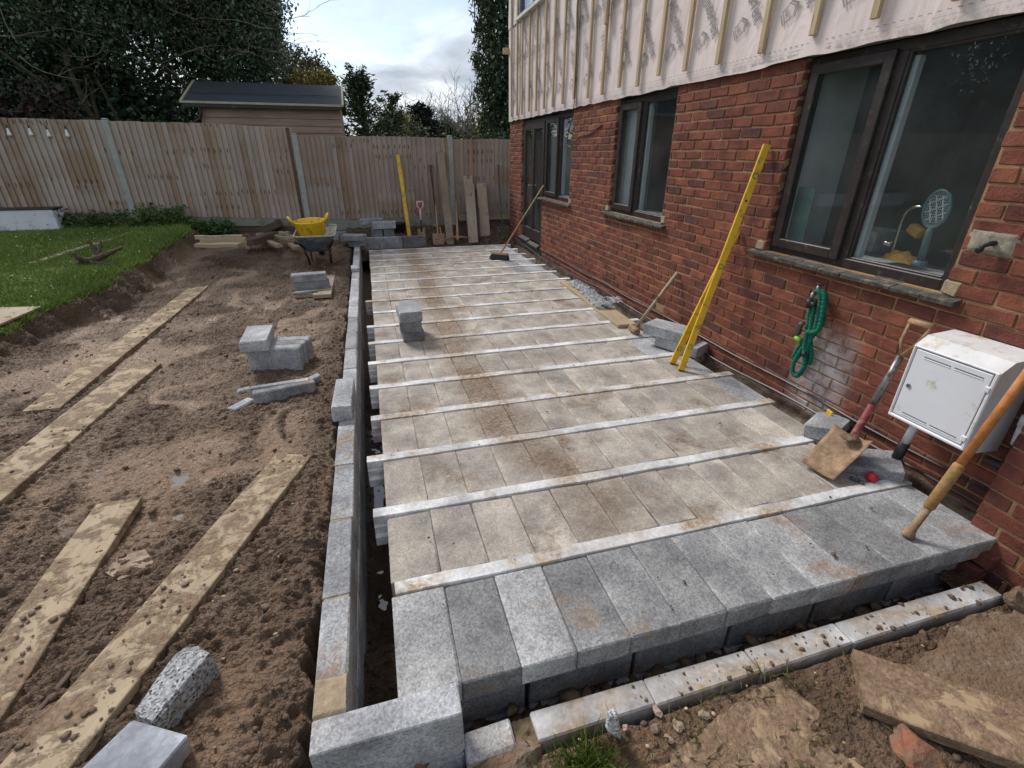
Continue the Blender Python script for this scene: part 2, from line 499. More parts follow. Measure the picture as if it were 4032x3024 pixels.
mxs = t.n('ShaderNodeMixShader'); gb_ = t.n('ShaderNodeNewGeometry'); t.l(t.math('MULTIPLY', t.rng(fr.outputs[0], 0.0, 1.0, 0.04, 1.0), t.math('SUBTRACT', 1.0, gb_.outputs['Backfacing'])), mxs.inputs[0]); t.l(tr.outputs[0], mxs.inputs[1]); t.l(gl.outputs[0], mxs.inputs[2])
df = t.n('ShaderNodeBsdfDiffuse'); df.inputs[0].default_value = (0.62, 0.66, 0.68, 1)
mx2 = t.n('ShaderNodeMixShader'); t.l(t.rng(t.noise(t.pos(), 2.2, 5), 0.3, 0.7, 0.004, 0.03), mx2.inputs[0]); t.l(mxs.outputs[0], mx2.inputs[1]); t.l(df.outputs[0], mx2.inputs[2])
t.l(mx2.outputs[0], t.out.inputs[0]); M['glass'] = t.m
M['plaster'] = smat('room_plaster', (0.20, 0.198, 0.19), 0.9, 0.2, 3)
M['reveal'] = smat('pale_reveal', (0.42, 0.46, 0.475), 0.6, 0.12, 6)
M['white_pl'] = smat('white_plastic', (0.70, 0.70, 0.73), 0.38, 0.06, 4, 0, dirt=0.02, dirtcol=(0.50, 0.44, 0.33), dsc=9)
M['white_top'] = smat('stained_white_plastic', (0.68, 0.67, 0.66), 0.55, 0.14, 8, 0.001, dirt=0.30, dirtcol=(0.50, 0.40, 0.27), dsc=14)
M['groove'] = smat('shadow_gap', (0.18, 0.18, 0.19), 0.6, 0.1)
M['yellow'] = smat('yellow_paint', (0.72, 0.42, 0.015), 0.42, 0.16, 9, 0.0006, dirt=0.25, dirtcol=(0.33, 0.2, 0.06), dsc=17)
M['yellow_pl'] = smat('yellow_plastic', (0.80, 0.50, 0.01), 0.45, 0.12, 7, 0, dirt=0.35, dirtcol=(0.36, 0.22, 0.05), dsc=10)
M['steel'] = smat('worn_steel', (0.26, 0.25, 0.25), 0.45, 0.4, 30, 0.001, 0.8, dirt=0.3, dirtcol=(0.1, 0.06, 0.04), dsc=22)
M['rusty'] = smat('rusty_muddy_steel', (0.27, 0.17, 0.10), 0.75, 0.5, 18, 0.004, 0.1, dirt=0.35, dirtcol=(0.35, 0.24, 0.14), dsc=20)
M['dark_iron'] = smat('dark_iron', (0.045, 0.042, 0.045), 0.5, 0.4, 25, 0.001, 0.5, dirt=0.2)
M['handle'] = wood('wood_handle', (0.33, 0.2, 0.10), (0.50, 0.33, 0.19), (3, 60, 60), knots=False)
M['orange'] = smat('orange_rubbed_paint', (0.55, 0.20, 0.06), 0.7, 0.35, 30, 0.002, dirt=0.3, dirtcol=(0.42, 0.23, 0.09), dsc=24)
M['orange_rust'] = smat('orange_grip', (0.36, 0.195, 0.065), 0.8, 0.4, 40, 0.003, dirt=0.3, dirtcol=(0.22, 0.15, 0.08), dsc=30)
M['red'] = smat('red_plastic', (0.50, 0.02, 0.025), 0.35, 0.25, 25)
M['redsleeve'] = smat('red_sleeve', (0.22, 0.035, 0.04), 0.6, 0.3, 30, dirt=0.35, dirtcol=(0.3, 0.2, 0.13), dsc=25)
M['pink'] = smat('faded_pink_plastic', (0.72, 0.36, 0.36), 0.5, 0.12, 12)
M['black_pl'] = smat('black_plastic', (0.022, 0.022, 0.024), 0.42, 0.3, 12, dirt=0.12, dirtcol=(0.12, 0.1, 0.08))
M['bristle'] = smat('black_bristle', (0.018, 0.02, 0.022), 0.85, 0.5, 60, 0.01, bsc=160)
M['hose'] = smat('green_fabric_hose', (0.006, 0.155, 0.095), 0.8, 0.4, 60, 0.006, bsc=220)
M['lime'] = smat('lime_plastic', (0.25, 0.55, 0.04), 0.5, 0.1)
M['teal'] = smat('teal_plastic', (0.07, 0.14, 0.16), 0.4, 0.15, 10)
M['mesh_wire'] = smat('pale_wire', (0.45, 0.52, 0.52), 0.4, 0.1, 10, metal=0.3)
M['mustard'] = smat('mustard_cloth', (0.42, 0.22, 0.03), 0.9, 0.3, 20, 0.01, bsc=90)
M['chrome'] = smat('chrome', (0.6, 0.58, 0.5), 0.2, 0.1, 10, metal=1.0)
M['green_box'] = smat('green_grey_panel', (0.10, 0.20, 0.17), 0.6, 0.15, 4)
M['film'] = None
t = NT('clear_polythene'); t.t.nodes.remove(t.b)
tr = t.n('ShaderNodeBsdfTransparent'); tr.inputs[0].default_value = (0.93, 0.95, 0.95, 1)
pb = t.n('ShaderNodeBsdfPrincipled'); pb.inputs['Base Color'].default_value = (0.62, 0.64, 0.65, 1); pb.inputs['Roughness'].default_value = 0.18
t.l(t.bump(t.noise(t.pos(), 40, 4, 0.6, 1.5), 0.02, 1.0), pb.inputs['Normal'])
mxs = t.n('ShaderNodeMixShader'); t.l(t.rng(t.noise(t.pos(), 30, 4), 0.35, 0.65, 0.25, 0.75), mxs.inputs[0])
t.l(tr.outputs[0], mxs.inputs[1]); t.l(pb.outputs[0], mxs.inputs[2]); t.l(mxs.outputs[0], t.out.inputs[0]); M['film'] = t.m
M['galv'] = smat('galvanised_steel', (0.5, 0.52, 0.54), 0.35, 0.3, 40, 0.001, 0.7)
M['post'] = smat('concrete_post', (0.37, 0.385, 0.37), 0.9, 0.2, 12, 0.003, dirt=0.15, dirtcol=(0.26, 0.25, 0.2), bsc=150)
M['gravel_board'] = smat('mossy_concrete_board', (0.29, 0.30, 0.26), 0.9, 0.3, 5, 0.003, dirt=0.45, dirtcol=(0.17, 0.17, 0.10), dsc=5, bsc=120)
def fencemat():
    t = NT('fence_board'); o = t.obj(); oi = t.n('ShaderNodeObjectInfo'); p = t.pos()
    off = t.n('ShaderNodeCombineXYZ')
    t.l(t.math('MULTIPLY', oi.outputs['Random'], 91.0), off.inputs[0]); t.l(t.math('MULTIPLY', oi.outputs['Random'], 23.0), off.inputs[2])
    v = t.vadd(o, off.outputs[0])
    goff = t.n('ShaderNodeCombineXYZ'); t.l(t.math('MULTIPLY', oi.outputs['Object Index'], 3.71), goff.inputs[2]); t.l(t.math('MULTIPLY', oi.outputs['Object Index'], 7.3), goff.inputs[0])
    w = t.vadd(o, goff.outputs[0])
    g = t.noise(t.scale(v, (55, 55, 2.2)), 1.0, 5, 0.65, 0.8)
    c = t.mix(1.0, t.mix(t.rng(g, 0.3, 0.7), (0.78, 0.76, 0.74), (1.12, 1.12, 1.12)), oi.outputs['Color'], 'MULTIPLY')
    br = t.noise(t.scale(w, (1.5, 1.5, 1.0)), 1.0, 5, 0.6, 0.5)
    c = t.mix(t.rng(br, 0.50, 0.60, 0.0, 0.7), c, (0.29, 0.19, 0.115))
    gy = t.noise(t.scale(t.vadd(w, (5, 3, 1)), (2.0, 2.0, 1.3)), 1.0, 5, 0.65, 1.0)
    c = t.mix(t.rng(gy, 0.48, 0.62, 0.0, 0.55), c, (0.42, 0.355, 0.315))
    kn = t.vor(t.scale(t.vadd(w, t.scale(off.outputs[0], (0.0008, 0, 0.0009))), (9, 9, 3.4)), 1.0)
    c = t.mix(t.rng(kn, 0.08, 0.2, 0.8, 0.0), c, (0.10, 0.062, 0.042))
    kn2 = t.vor(t.scale(v, (15, 15, 5.5)), 1.0)
    c = t.mix(t.rng(kn2, 0.05, 0.12, 0.6, 0.0), c, (0.13, 0.085, 0.06))
    return t.done(c, 0.85, t.bump(g, 0.002, 0.6), spec=0.2)
M['fence'] = fencemat()
M['shed_wood'] = wood('shed_cladding', (0.26, 0.175, 0.125), (0.43, 0.32, 0.25), (1.5, 30, 30))
M['felt'] = smat('roof_felt', (0.045, 0.052, 0.063), 0.85, 0.2, 5, 0.003, bsc=250)
M['pale_trim'] = smat('pale_trim', (0.42, 0.38, 0.26), 0.8, 0.2, 10)
M['timber'] = wood('sawn_timber', (0.34, 0.25, 0.15), (0.52, 0.41, 0.27), (2.2, 40, 40))
M['old_timber'] = wood('rotten_timber', (0.07, 0.048, 0.035), (0.17, 0.115, 0.08), (2.2, 40, 40), bump=0.006)
M['board'] = wood('muddy_scaffold_board', (0.34, 0.26, 0.165), (0.50, 0.40, 0.265), (1.6, 38, 38), mud=0.66)
M['board_clean'] = wood('weathered_board', (0.33, 0.27, 0.195), (0.47, 0.40, 0.30), (1.8, 36, 36), mud=0.28)
M['mossy'] = wood('mossy_grey_timber', (0.12, 0.105, 0.08), (0.22, 0.195, 0.155), (1.8, 36, 36), mud=0.15)
M['board_old'] = wood('mud_caked_timber', (0.26, 0.16, 0.085), (0.50, 0.36, 0.21), (2.2, 34, 34), mud=0.82, bump=0.006)
M['stone'] = smat('muddy_stone', (0.36, 0.27, 0.20), 0.85, 0.3, 20, 0.006, dirt=0.35, dirtcol=(0.2, 0.13, 0.085), dsc=14)
M['redstone'] = smat('broken_brick', (0.27, 0.105, 0.06), 0.9, 0.3, 20, 0.008, dirt=0.55, dirtcol=(0.20, 0.13, 0.08), dsc=12)
M['rubble'] = smat('old_concrete', (0.30, 0.24, 0.175), 0.95, 0.5, 26, 0.02, dirt=1.05, dirtcol=(0.175, 0.112, 0.07), dsc=9, bsc=45)
M['white_panel'] = smat('white_fascia', (0.66, 0.68, 0.74), 0.5, 0.08, 3, dirt=0.2, dirtcol=(0.4, 0.4, 0.4), dsc=5)
M['barrow'] = smat('grey_blue_paint', (0.095, 0.125, 0.155), 0.6, 0.35, 9, 0.002, dirt=0.4, dirtcol=(0.22, 0.2, 0.17), dsc=8)
M['dried_mortar'] = smat('dried_mortar_crust', (0.47, 0.43, 0.33), 0.9, 0.3, 18, 0.008, dirt=0.3, dirtcol=(0.22, 0.17, 0.11), dsc=14)
M['rubber'] = smat('black_rubber', (0.02, 0.02, 0.02), 0.8, 0.3, 20, dirt=0.3, dirtcol=(0.14, 0.1, 0.07))
M['bulb'] = smat('pale_bulb', (0.72, 0.76, 0.76), 0.3, 0.05)
M['bark'] = smat('grey_green_bark', (0.085, 0.075, 0.048), 0.9, 0.4, 14, 0.01)
M['twig'] = smat('pale_twig', (0.23, 0.195, 0.13), 0.9, 0.4, 14)
M['baretwig'] = smat('bare_twig', (0.19, 0.16, 0.14), 0.9, 0.3, 4)
M['water'] = None
t = NT('muddy_water'); t.done((0.12, 0.095, 0.07), 0.04, t.bump(t.noise(t.pos(), 9, 2), 0.002, 0.3), spec=0.8); M['water'] = t.m
def mudmat(name, dark, light, wet=True):
    t = NT(name); p = t.pos()
    at = t.n('ShaderNodeAttribute', attribute_name='tone')
    f = at.outputs['Fac']
    n = t.noise(p, 26, 6, 0.7)
    n2 = t.noise(p, 5.0, 5, 0.6)
    x = t.math('ADD', f, t.math('MULTIPLY', t.math('SUBTRACT', n, 0.5), 0.9))
    c = t.mix(t.rng(x, 0.15, 0.9), dark, light)
    c = t.mix(t.rng(n2, 0.45, 0.7, 0, 0.45), c, (0.30, 0.195, 0.125))
    c = t.mix(t.rng(t.noise(t.vadd(p, (7, 3, 0)), 2.2, 5), 0.52, 0.7, 0, 0.4), c, (0.17, 0.125, 0.08))
    pb = t.vor(p, 26.0, out=0); pbn = t.noise(t.vadd(p, (3, 1, 2)), 13, 2)
    c = t.mix(t.math('MULTIPLY', t.rng(pb, 0.07, 0.13, 1, 0), t.rng(pbn, 0.58, 0.66)), c, (0.42, 0.31, 0.2))
    rgh = t.rng(t.math('ADD', f, t.math('MULTIPLY', n2, 0.5)), 0.4, 1.25, 0.75, 0.34) if wet else 0.9
    clod = t.math('MULTIPLY', t.vor(t.vadd(p, t.scale(t.n('ShaderNodeTexNoise').outputs[1], (.02, .02, .02))), 42.0), t.rng(f, 0.2, 0.9, -1.1, -0.15))
    clod2 = t.math('MULTIPLY', t.vor(p, 105.0), t.rng(f, 0.2, 0.9, -0.6, -0.2))
    hh_ = t.math('ADD', t.math('ADD', n, clod), t.math('ADD', clod2, t.math('MULTIPLY', t.noise(p, 110, 4, 0.7), 0.5)))
    c = t.mix(t.rng(t.noise(p, 75, 4, 0.75), 0.40, 0.60, 0.45, 0.0), c, dark)
    return t.done(c, rgh, t.bump(hh_, 0.016, 1.0), spec=0.45)
M['mud'] = mudmat('wet_mud', MUD_D, MUD_L)
M['clod'] = smat('mud_clod', (0.15, 0.094, 0.058), 0.7, 0.45, 22, 0.006, bsc=90)
M['clod_tan'] = smat('mortar_crumb', (0.19, 0.135, 0.075), 0.85, 0.4, 22, 0.006, bsc=90)
M['pebble'] = smat('pebble', (0.42, 0.31, 0.2), 0.6, 0.4, 9)
def leafmat(name, c1, c2, rough=0.5, trans=0.15, spec=0.4):
    t = NT(name); g = t.n('ShaderNodeNewGeometry')
    r_ = g.outputs['Random Per Island']
    c = t.mix(r_, c1, c2)
    c = t.mix(t.rng(t.noise(t.pos(), 1.3, 3), 0.35, 0.65, 0, 0.5), c, tuple(x * 0.55 for x in c1))
    m = t.done(c, rough, spec=spec)
    return m
M['grass'] = leafmat('grass_blade', (0.12, 0.20, 0.03), (0.28, 0.34, 0.075), 0.6)
M['drygrass'] = leafmat('dry_grass', (0.12, 0.13, 0.04), (0.27, 0.23, 0.10), 0.7)
t = NT('turf'); p = t.pos()
c = t.mix(t.rng(t.noise(p, 30, 5, 0.7), 0.3, 0.7), (0.05, 0.085, 0.018), (0.13, 0.18, 0.04))
M['turf'] = t.done(c, 0.95, t.bump(t.noise(p, 60, 4), 0.02, 1.0), spec=0.1)
M['holly'] = leafmat('holly_leaf', (0.045, 0.08, 0.05), (0.15, 0.21, 0.125), 0.34, spec=0.5)
M['ivy'] = leafmat('ivy_leaf', (0.022, 0.05, 0.024), (0.055, 0.10, 0.042), 0.4)
M['cypress'] = leafmat('cypress_spray', (0.026, 0.05, 0.02), (0.085, 0.115, 0.036), 0.7)
M['spruce'] = leafmat('conifer_spray', (0.035, 0.065, 0.034), (0.10, 0.14, 0.065), 0.65)
M['fir'] = leafmat('fir_needle', (0.014, 0.03, 0.022), (0.036, 0.058, 0.04), 0.7)
M['golden'] = leafmat('golden_foliage', (0.17, 0.145, 0.022), (0.34, 0.28, 0.06), 0.7)
M['olive'] = leafmat('olive_foliage', (0.06, 0.062, 0.026), (0.15, 0.125, 0.055), 0.7)
M['beech'] = leafmat('dark_red_hedge_leaf', (0.028, 0.014, 0.012), (0.06, 0.032, 0.024), 0.6)
M['weed'] = leafmat('weed_leaf', (0.03, 0.075, 0.012), (0.085, 0.16, 0.03), 0.5)
M['daisy'] = smat('daisy_white', (0.75, 0.75, 0.7), 0.7, 0.05)

# ================================================================== SETTING: ground
def lawn_z(x, y):
    return 0.13 + 0.33 * np.clip((y - 6.0) / 5.0, -0.2, 1.2) + 0.02 * vn(x * 0.7, y * 0.7, 5)
def lawn_edge(y):
    return np.interp(y, [-4, 0, 5.5, 6.1, 6.4, 6.8, 8, 10, 11.2], [-4.1, -3.8, -3.53, -3.49, -3.30, -3.2, -3.22, -3.2, -3.3]) + 0.06 * vn(y * 4, y * 0 + 2.0, 3) + 0.03 * vn(y * 13, y * 0, 4)
def mud_base(y):
    return -0.10 + 0.28 * sst(6.5, 11.0, y)
PUD = [(k(0, 1400, 1310, 905), .07, .10), (k(0, 1400, 1110, 1215), .05, .05), (k(0, 1400, 1290, 1170), .05, .05), (k(0, 1400, 490, 1190), .055, .09),
       (k(0, 1400, 470, 1290), .05, .07), (k(0, 1400, 1150, 1310), .05, .05), (k(0, 1400, 300, 985), .07, .07), (k(0, 1400, 700, 890), .05, .1)]
PUD = [(PZ(p, -0.115), a, b) for p, a, b in PUD]
def mud_h(x, y):
    m = sst(-0.34, 0.10, fbm(x * 1.5 + 0.8 * vn(x * 3, y * 3, 8), y * 1.0, 3, 20))
    band = sst(-2.2, -1.7, x) * (1 - sst(-1.35, -0.95, x)) * (1 - sst(3.6, 5.0, y)) * 0.8
    m = np.clip(m - band * sst(-0.4, 0.2, vn(x * 2.4, y * 1.1, 33)), 0, 1)
    m = np.maximum(m, sst(-0.72, -0.5, x) * 0.85)
    m = 0.42 + 0.58 * m
    th = 0.35
    xr = x * math.cos(th) + y * math.sin(th); yr = -x * math.sin(th) + y * math.cos(th)
    wx = 0.05 * vn(x * 7, y * 7, 40); wy = 0.05 * vn(x * 7, y * 7, 41)
    lump = 1 - 2.2 * np.abs(fbm((xr + wx) * 8, (yr + wy) * 15, 4, 50, 0.55))
    lump2 = 1 - 2.4 * np.abs(fbm((xr + wx * .6) * 19, (yr + wy * .6) * 30, 3, 57, 0.6))
    fine = fbm(xr * 40, yr * 70, 3, 60, 0.65)
    z = 0.02 * fbm(x * 1.1, y * 1.1, 3, 70)
    z = z + (0.003 + 0.018 * m) * lump + (0.004 + 0.011 * m) * np.clip(lump2, -.6, 1) + (0.003 + 0.009 * m) * fine + (0.0015 + 0.004 * m) * fbm(x * 95, y * 95, 2, 66, .6)
    pm = np.zeros_like(x)
    for c, a, b in PUD:
        pm = np.maximum(pm, np.exp(-(((x - c.x) / a) ** 2 + ((y - c.y) / b) ** 2)))
    z = z * (1 - 0.45 * pm) - 0.022 * pm
    return z, (m - .42) / .58 * (1 - pm)
def add_tone(me, t_):
    a = me.attributes.new('tone', 'FLOAT', 'POINT')
    a.data.foreach_set('value', np.ascontiguousarray(t_.ravel(), dtype=np.float32))

ys = [0.5]
while ys[-1] < 11.05:
    ys.append(ys[-1] + max(0.0075, 0.0017 * ys[-1] ** 1.5))
ys = np.array(ys)
u = np.linspace(0, 1, 400)
skirt = 10
U, Y = np.meshgrid(u, ys)
xe = -0.415 + 0.025 * vn(ys * 9, ys * 0 + 1, 77) + 0.02 * vn(ys * 25, ys * 0 + 1, 78)
xl = lawn_edge(ys)
X = xe[:, None] + (xl - xe)[:, None] * U
zd, m_ = mud_h(X, Y)
Zb = mud_base(Y)
d = X - xl[:, None]
bw = 0.26 + 0.10 * vn(Y * 3, Y * 0, 90)
bank = (1 - sst(0.0, 1.0, np.clip((d - 0.03) / bw, 0, 1)))
bank = bank + (0.35 * fbm(X * 7, Y * 7, 4, 91, .6) + .12 * fbm(X * 30, Y * 30, 3, 92, .6)) * sst(0, .12, bank) * (1 - sst(.8, 1.0, bank))
Z = Zb + zd + (lawn_z(X, Y) - 0.02 - Zb) * np.clip(bank, 0, 1)
Z = Z - 0.03 * sst(-0.52, -0.42, X) * (0.7 + vn(Y * 6, X * 6, 15))
tone = np.clip(0.78 - m_ * 0.52 + 0.22 * fbm(X * 2.2, Y * 2.2, 4, 140) - 0.6 * np.clip(bank, 0, 1), 0, 1)
xs = []; zs = []
for j in range(skirt, 0, -1):
    f = j / skirt
    xs.append(xe + 0.02 * vn(ys * 14, ys * 0 + j * .7, 95) - 0.03 * f * f + 0.02)
    zs.append(Z[:, 0] * (1 - f) - 0.62 * f)
Xs = np.stack(xs, 1); Zs = np.stack(zs, 1); Ys = np.repeat(ys[:, None], skirt, 1)
me = gridmesh('mud', np.concatenate([Xs, X], 1), np.concatenate([Ys, Y], 1), np.concatenate([Zs, Z], 1))
add_tone(me, np.concatenate([np.full_like(Xs, 0.12), tone], 1))
mud = kind(ob('mud_ground', me, M['mud']), 'structure')
def ground_at(x, y):
    X_, Y_ = np.array([[float(x)]]), np.array([[float(y)]])
    z_, _ = mud_h(X_, Y_)
    dd = X_ - lawn_edge(Y_.ravel())[:, None]
    b_ = 1 - sst(0, 1, np.clip((dd - .03) / .26, 0, 1))
    zb = mud_base(Y_)
    return float((zb + z_ + (lawn_z(X_, Y_) - .02 - zb) * b_)[0, 0])
for c, a, b in PUD:
    mb = MB(); n = 28
    zc = mud_base(np.array(c.y)) - 0.011 + 0.02 * float(fbm(np.array(c.x * 1.1), np.array(c.y * 1.1), 3, 70))
    mb.add([(c.x + 1.7 * a * math.cos(i * 2 * math.pi / n), c.y + 1.7 * b * math.sin(i * 2 * math.pi / n), zc) for i in range(n)], [tuple(range(n))])
    kind(mb.build('puddle', M['water']), 'structure')

# lawn
xs_ = np.concatenate([np.linspace(0, 1, 60) ** 1.6 * 9.5])
yl = np.concatenate([np.linspace(-4, 5, 30)[:-1], np.linspace(5, 11.05, 200)])
EX = lawn_edge(yl)
X = EX[:, None] + 0.05 - xs_[None, :]; Y = np.repeat(yl[:, None], len(xs_), 1)
Z = lawn_z(X, Y) + 0.012 * fbm(X * 6, Y * 6, 3, 12)
lip = np.stack([EX + 0.04, EX + 0.055], 1)
X = np.concatenate([lip, X], 1); Y = np.concatenate([Y[:, :2], Y], 1); Z = np.concatenate([Z[:, :1] - 0.09, Z[:, :1] - 0.03, Z], 1)
lawn = kind(ob('lawn', gridmesh('lawn', X, Y, Z), M['turf']), 'structure')

def blades(px_, py_, pz_, h, w, lean=0.5):
    n = len(px_)
    a = nr.uniform(0, 2 * np.pi, n); l = nr.uniform(0, lean, n) * h
    b = nr.uniform(0, 2 * np.pi, n)
    ox = np.cos(a) * w / 2; oy = np.sin(a) * w / 2
    tip = np.stack([px_ + np.cos(b) * l, py_ + np.sin(b) * l, pz_ + h], -1)
    mid = np.stack([px_ + np.cos(b) * l * .35, py_ + np.sin(b) * l * .35, pz_ + h * .55], -1)
    v = np.stack([np.stack([px_ - ox, py_ - oy, pz_ - .005 + 0 * px_], -1), np.stack([px_ + ox, py_ + oy, pz_ - .005 + 0 * px_], -1),
                  mid + np.stack([ox * .8, oy * .8, 0 * ox], -1), tip], 1).reshape(-1, 3)
    return v, np.arange(4 * n).reshape(-1, 4)
N = 90000
gy = 5.2 + (nr.random(N) ** 1.25) * 5.8
gx = lawn_edge(gy) + 0.05 - nr.random(N) ** 1.3 * 6.0
keep = (gx > -0.95 * gy - 0.2)
gx, gy = gx[keep], gy[keep]
hh = (0.022 + 0.03 * nr.random(len(gx))) * (1 + 0.5 * vn(gx * 2, gy * 2, 9))
v, q = blades(gx, gy, lawn_z(gx, gy), hh, 0.006 + 0.004 * nr.random(len(gx)), 0.9)
n2 = 5000
ey = nr.uniform(5.2, 10.6, n2); ex = lawn_edge(ey) + nr.uniform(-.03, .09, n2)
v2, q2 = blades(ex, ey, lawn_z(ex, ey) - nr.uniform(.0, .06, n2), nr.uniform(.02, .06, n2), np.full(n2, .008), 1.6)
gr = ob('lawn_grass', npmesh('lawn_grass', np.concatenate([v, v2]), np.concatenate([q, q2 + len(v)])), M['grass'])
kind(gr, 'stuff')
nd = 130
dy = nr.uniform(5.6, 10, nd); dx = lawn_edge(dy) - .1 - nr.random(nd) * 3
v, q = blades(dx, dy, lawn_z(dx, dy) + .03, np.full(nd, .012), np.full(nd, .025), 1.0)
kind(ob('lawn_daisies', npmesh('lawn_daisies', v, q), M['daisy']), 'stuff')

# wide ground sheet, sunk inside the garden where the dug surfaces lie
gx = np.array([-400, -120, -40, -16, -13.2, -12.9, -8, -3.45, -3.35, 0, 2.7, 3.6, 3.7, 9, 40, 120, 400.])
gy = np.array([-400, -120, -30, -6, -4.1, -3.9, 0, 3, 6, 9, 10.9, 11.06, 12, 16, 40, 120, 400.])
X, Y = np.meshgrid(gx, gy)
Z = np.full_like(X, 0.25)
Z[(X > -13) & (X < 3.65) & (Y > -4) & (Y < 11)] = -0.75
Z[Y < -3.95] = -0.05
kind(ob('ground', gridmesh('ground', X, Y, Z, False), M['turf']), 'structure')

# front mud, trenches round the slab, far earth bank
def field(name, x0, x1, y0, y1, nx, ny, fz, ft):
    X, Y = np.meshgrid(np.linspace(x0, x1, nx), np.linspace(y0, y1, ny))
    me = gridmesh(name, X, Y, fz(X, Y)); add_tone(me, ft(X, Y))
    return kind(ob(name, me, M['mud']), 'structure')
def clump(X, Y, a, s=0, f=9):
    return a * (1 - 2.2 * np.abs(fbm(X * f, Y * f, 4, 100 + s, 0.55))) + a * 0.35 * fbm(X * f * 4.5, Y * f * 4.5, 3, 120 + s)
def front_z(X, Y):
    g = -0.135 + clump(X, Y, 0.014, 1, 11) + 0.02 * vn(X * 2, Y * 2, 4) - 0.05 * (1 - sst(-.1, .4, X))
    tr = -0.34 + clump(X, Y, 0.03, 2, 8)
    f = sst(0.83, 0.875, Y)
    return g * (1 - f) + tr * f
field('front_mud', -0.75, 3.4, 0.2, 1.5, 620, 240, front_z, lambda X, Y: np.clip(0.3 + 0.5 * fbm(X * 3, Y * 3, 3, 6) - 0.2 * sst(.84, .88, Y), 0, 1))
def ftr_z(X, Y):
    wet = np.exp(-((Y - 3.0) / 0.9) ** 2)
    return -0.44 - 0.03 * wet + 0.06 * sst(4.3, 6.0, Y) + clump(X, Y, 0.026, 3, 12) * (1 - 0.65 * sst(4, 5, Y))
field('trench_mud', -0.62, 0.30, 1.3, 9.75, 110, 900, ftr_z, lambda X, Y: np.clip(0.12 + 0.45 * sst(4.2, 5.5, Y), 0, 1))
mb = MB(); mb.add([(-0.25, 1.3, -0.452), (0.2, 1.3, -0.452), (0.2, 4.3, -0.452), (-0.25, 4.3, -0.452)], [(0, 1, 2, 3)])
kind(mb.build('trench_water', M['water']), 'structure')
field('side_trench_mud', 2.45, 3.1, 1.0, 10.4, 50, 700, lambda X, Y: -0.22 + 0.10 * sst(2.55, 2.86, X) + clump(X, Y, 0.03, 4, 8) + 0.1 * sst(7.5, 9.5, Y), lambda X, Y: 0 * X + 0.1)
def bank_z(X, Y):
    return -0.16 + 0.12 * sst(9.4, 9.7, Y) + 0.24 * sst(9.8, 10.9, Y) + 0.10 * np.exp(-((X - 2.55) / .4) ** 2 - ((Y - 10.2) / .5) ** 2) + clump(X, Y, 0.035, 5, 6)
field('earth_bank', -0.5, 2.9, 9.3, 11.06, 260, 140, bank_z, lambda X, Y: 0 * X + 0.08)

# scattered clods, crumbs and pebbles
def ico():
    t_ = (1 + 5 ** .5) / 2
    v = np.array([(-1, t_, 0), (1, t_, 0), (-1, -t_, 0), (1, -t_, 0), (0, -1, t_), (0, 1, t_), (0, -1, -t_), (0, 1, -t_), (t_, 0, -1), (t_, 0, 1), (-t_, 0, -1), (-t_, 0, 1)])
    f = np.array([(0, 11, 5), (0, 5, 1), (0, 1, 7), (0, 7, 10), (0, 10, 11), (1, 5, 9), (5, 11, 4), (11, 10, 2), (10, 7, 6), (7, 1, 8), (3, 9, 4), (3, 4, 2), (3, 2, 6), (3, 6, 8), (3, 8, 9), (4, 9, 5), (2, 4, 11), (6, 2, 10), (8, 6, 7), (9, 8, 1)])
    return v / np.linalg.norm(v[0]), f
IV, IF = ico()
def pebbles(name, pts, sizes, mat, flat=0.65):
    n = len(pts)
    pts = np.asarray(pts, dtype=float)
    V = IV[None] * (1 + nr.uniform(-.38, .38, (n, 12, 1)))
    sc = np.asarray(sizes)[:, None] * nr.uniform(.7, 1.35, (n, 3)); sc[:, 2] *= flat
    V = V * sc[:, None, :]
    a = nr.uniform(0, 6.28, n); ca, sa = np.cos(a)[:, None], np.sin(a)[:, None]
    V = np.stack([V[..., 0] * ca - V[..., 1] * sa, V[..., 0] * sa + V[..., 1] * ca, V[..., 2]], -1) + pts[:, None, :]
    F = (IF[None] + 12 * np.arange(n)[:, None, None]).reshape(-1, 3)
    return kind(ob(name, npmesh(name, V.reshape(-1, 3), F), mat), 'stuff')
CL = []; CS = []
for i in range(3600):
    y = 1.0 + 9.6 * rng.random() ** 1.7
    x = rng.uniform(-3.3, -0.43) if rng.random() < .8 else rng.uniform(-0.75, -0.43)
    if rng.random() > 0.25 + 0.75 * (float(vn(np.array(x * 1.6), np.array(y * 1.3), 31)) * .5 + .5):
        continue
    s = 0.002 + 0.016 * rng.random() ** 4 + 0.0004 * y
    CL.append((x, y, ground_at(x, y) + s * .2)); CS.append(s)
for i in range(520):
    x = rng.uniform(-0.05, 2.9); y = 0.84 - 0.5 * rng.random()
    s = 0.003 + 0.012 * rng.random() ** 3
    CL.append((x, y, float(front_z(np.array([[x]]), np.array([[y]]))[0, 0]) + s * .2)); CS.append(s)
for i in range(700):
    x = rng.uniform(-0.3, 2.8); y = rng.uniform(9.6, 10.9); s = 0.008 + 0.03 * rng.random() ** 2
    CL.append((x, y, float(bank_z(np.array([[x]]), np.array([[y]]))[0, 0]) + s * .2)); CS.append(s)
for i in range(200):     # crumbs dropped on the slab
    x = rng.uniform(-0.05, 2.6); y = 1.05 + 7.5 * rng.random() ** 1.5; s = 0.003 + 0.006 * rng.random() ** 3
    CL.append((x, y, 0.012 + s * .1)); CS.append(s)
for i in range(90):     # on the low front wall
    x = 0.7 + 1.9 * rng.random(); y = rng.uniform(.865, .95); s = 0.002 + 0.012 * rng.random() ** 3
    CL.append((x, y, -0.113 + s * .2)); CS.append(s)
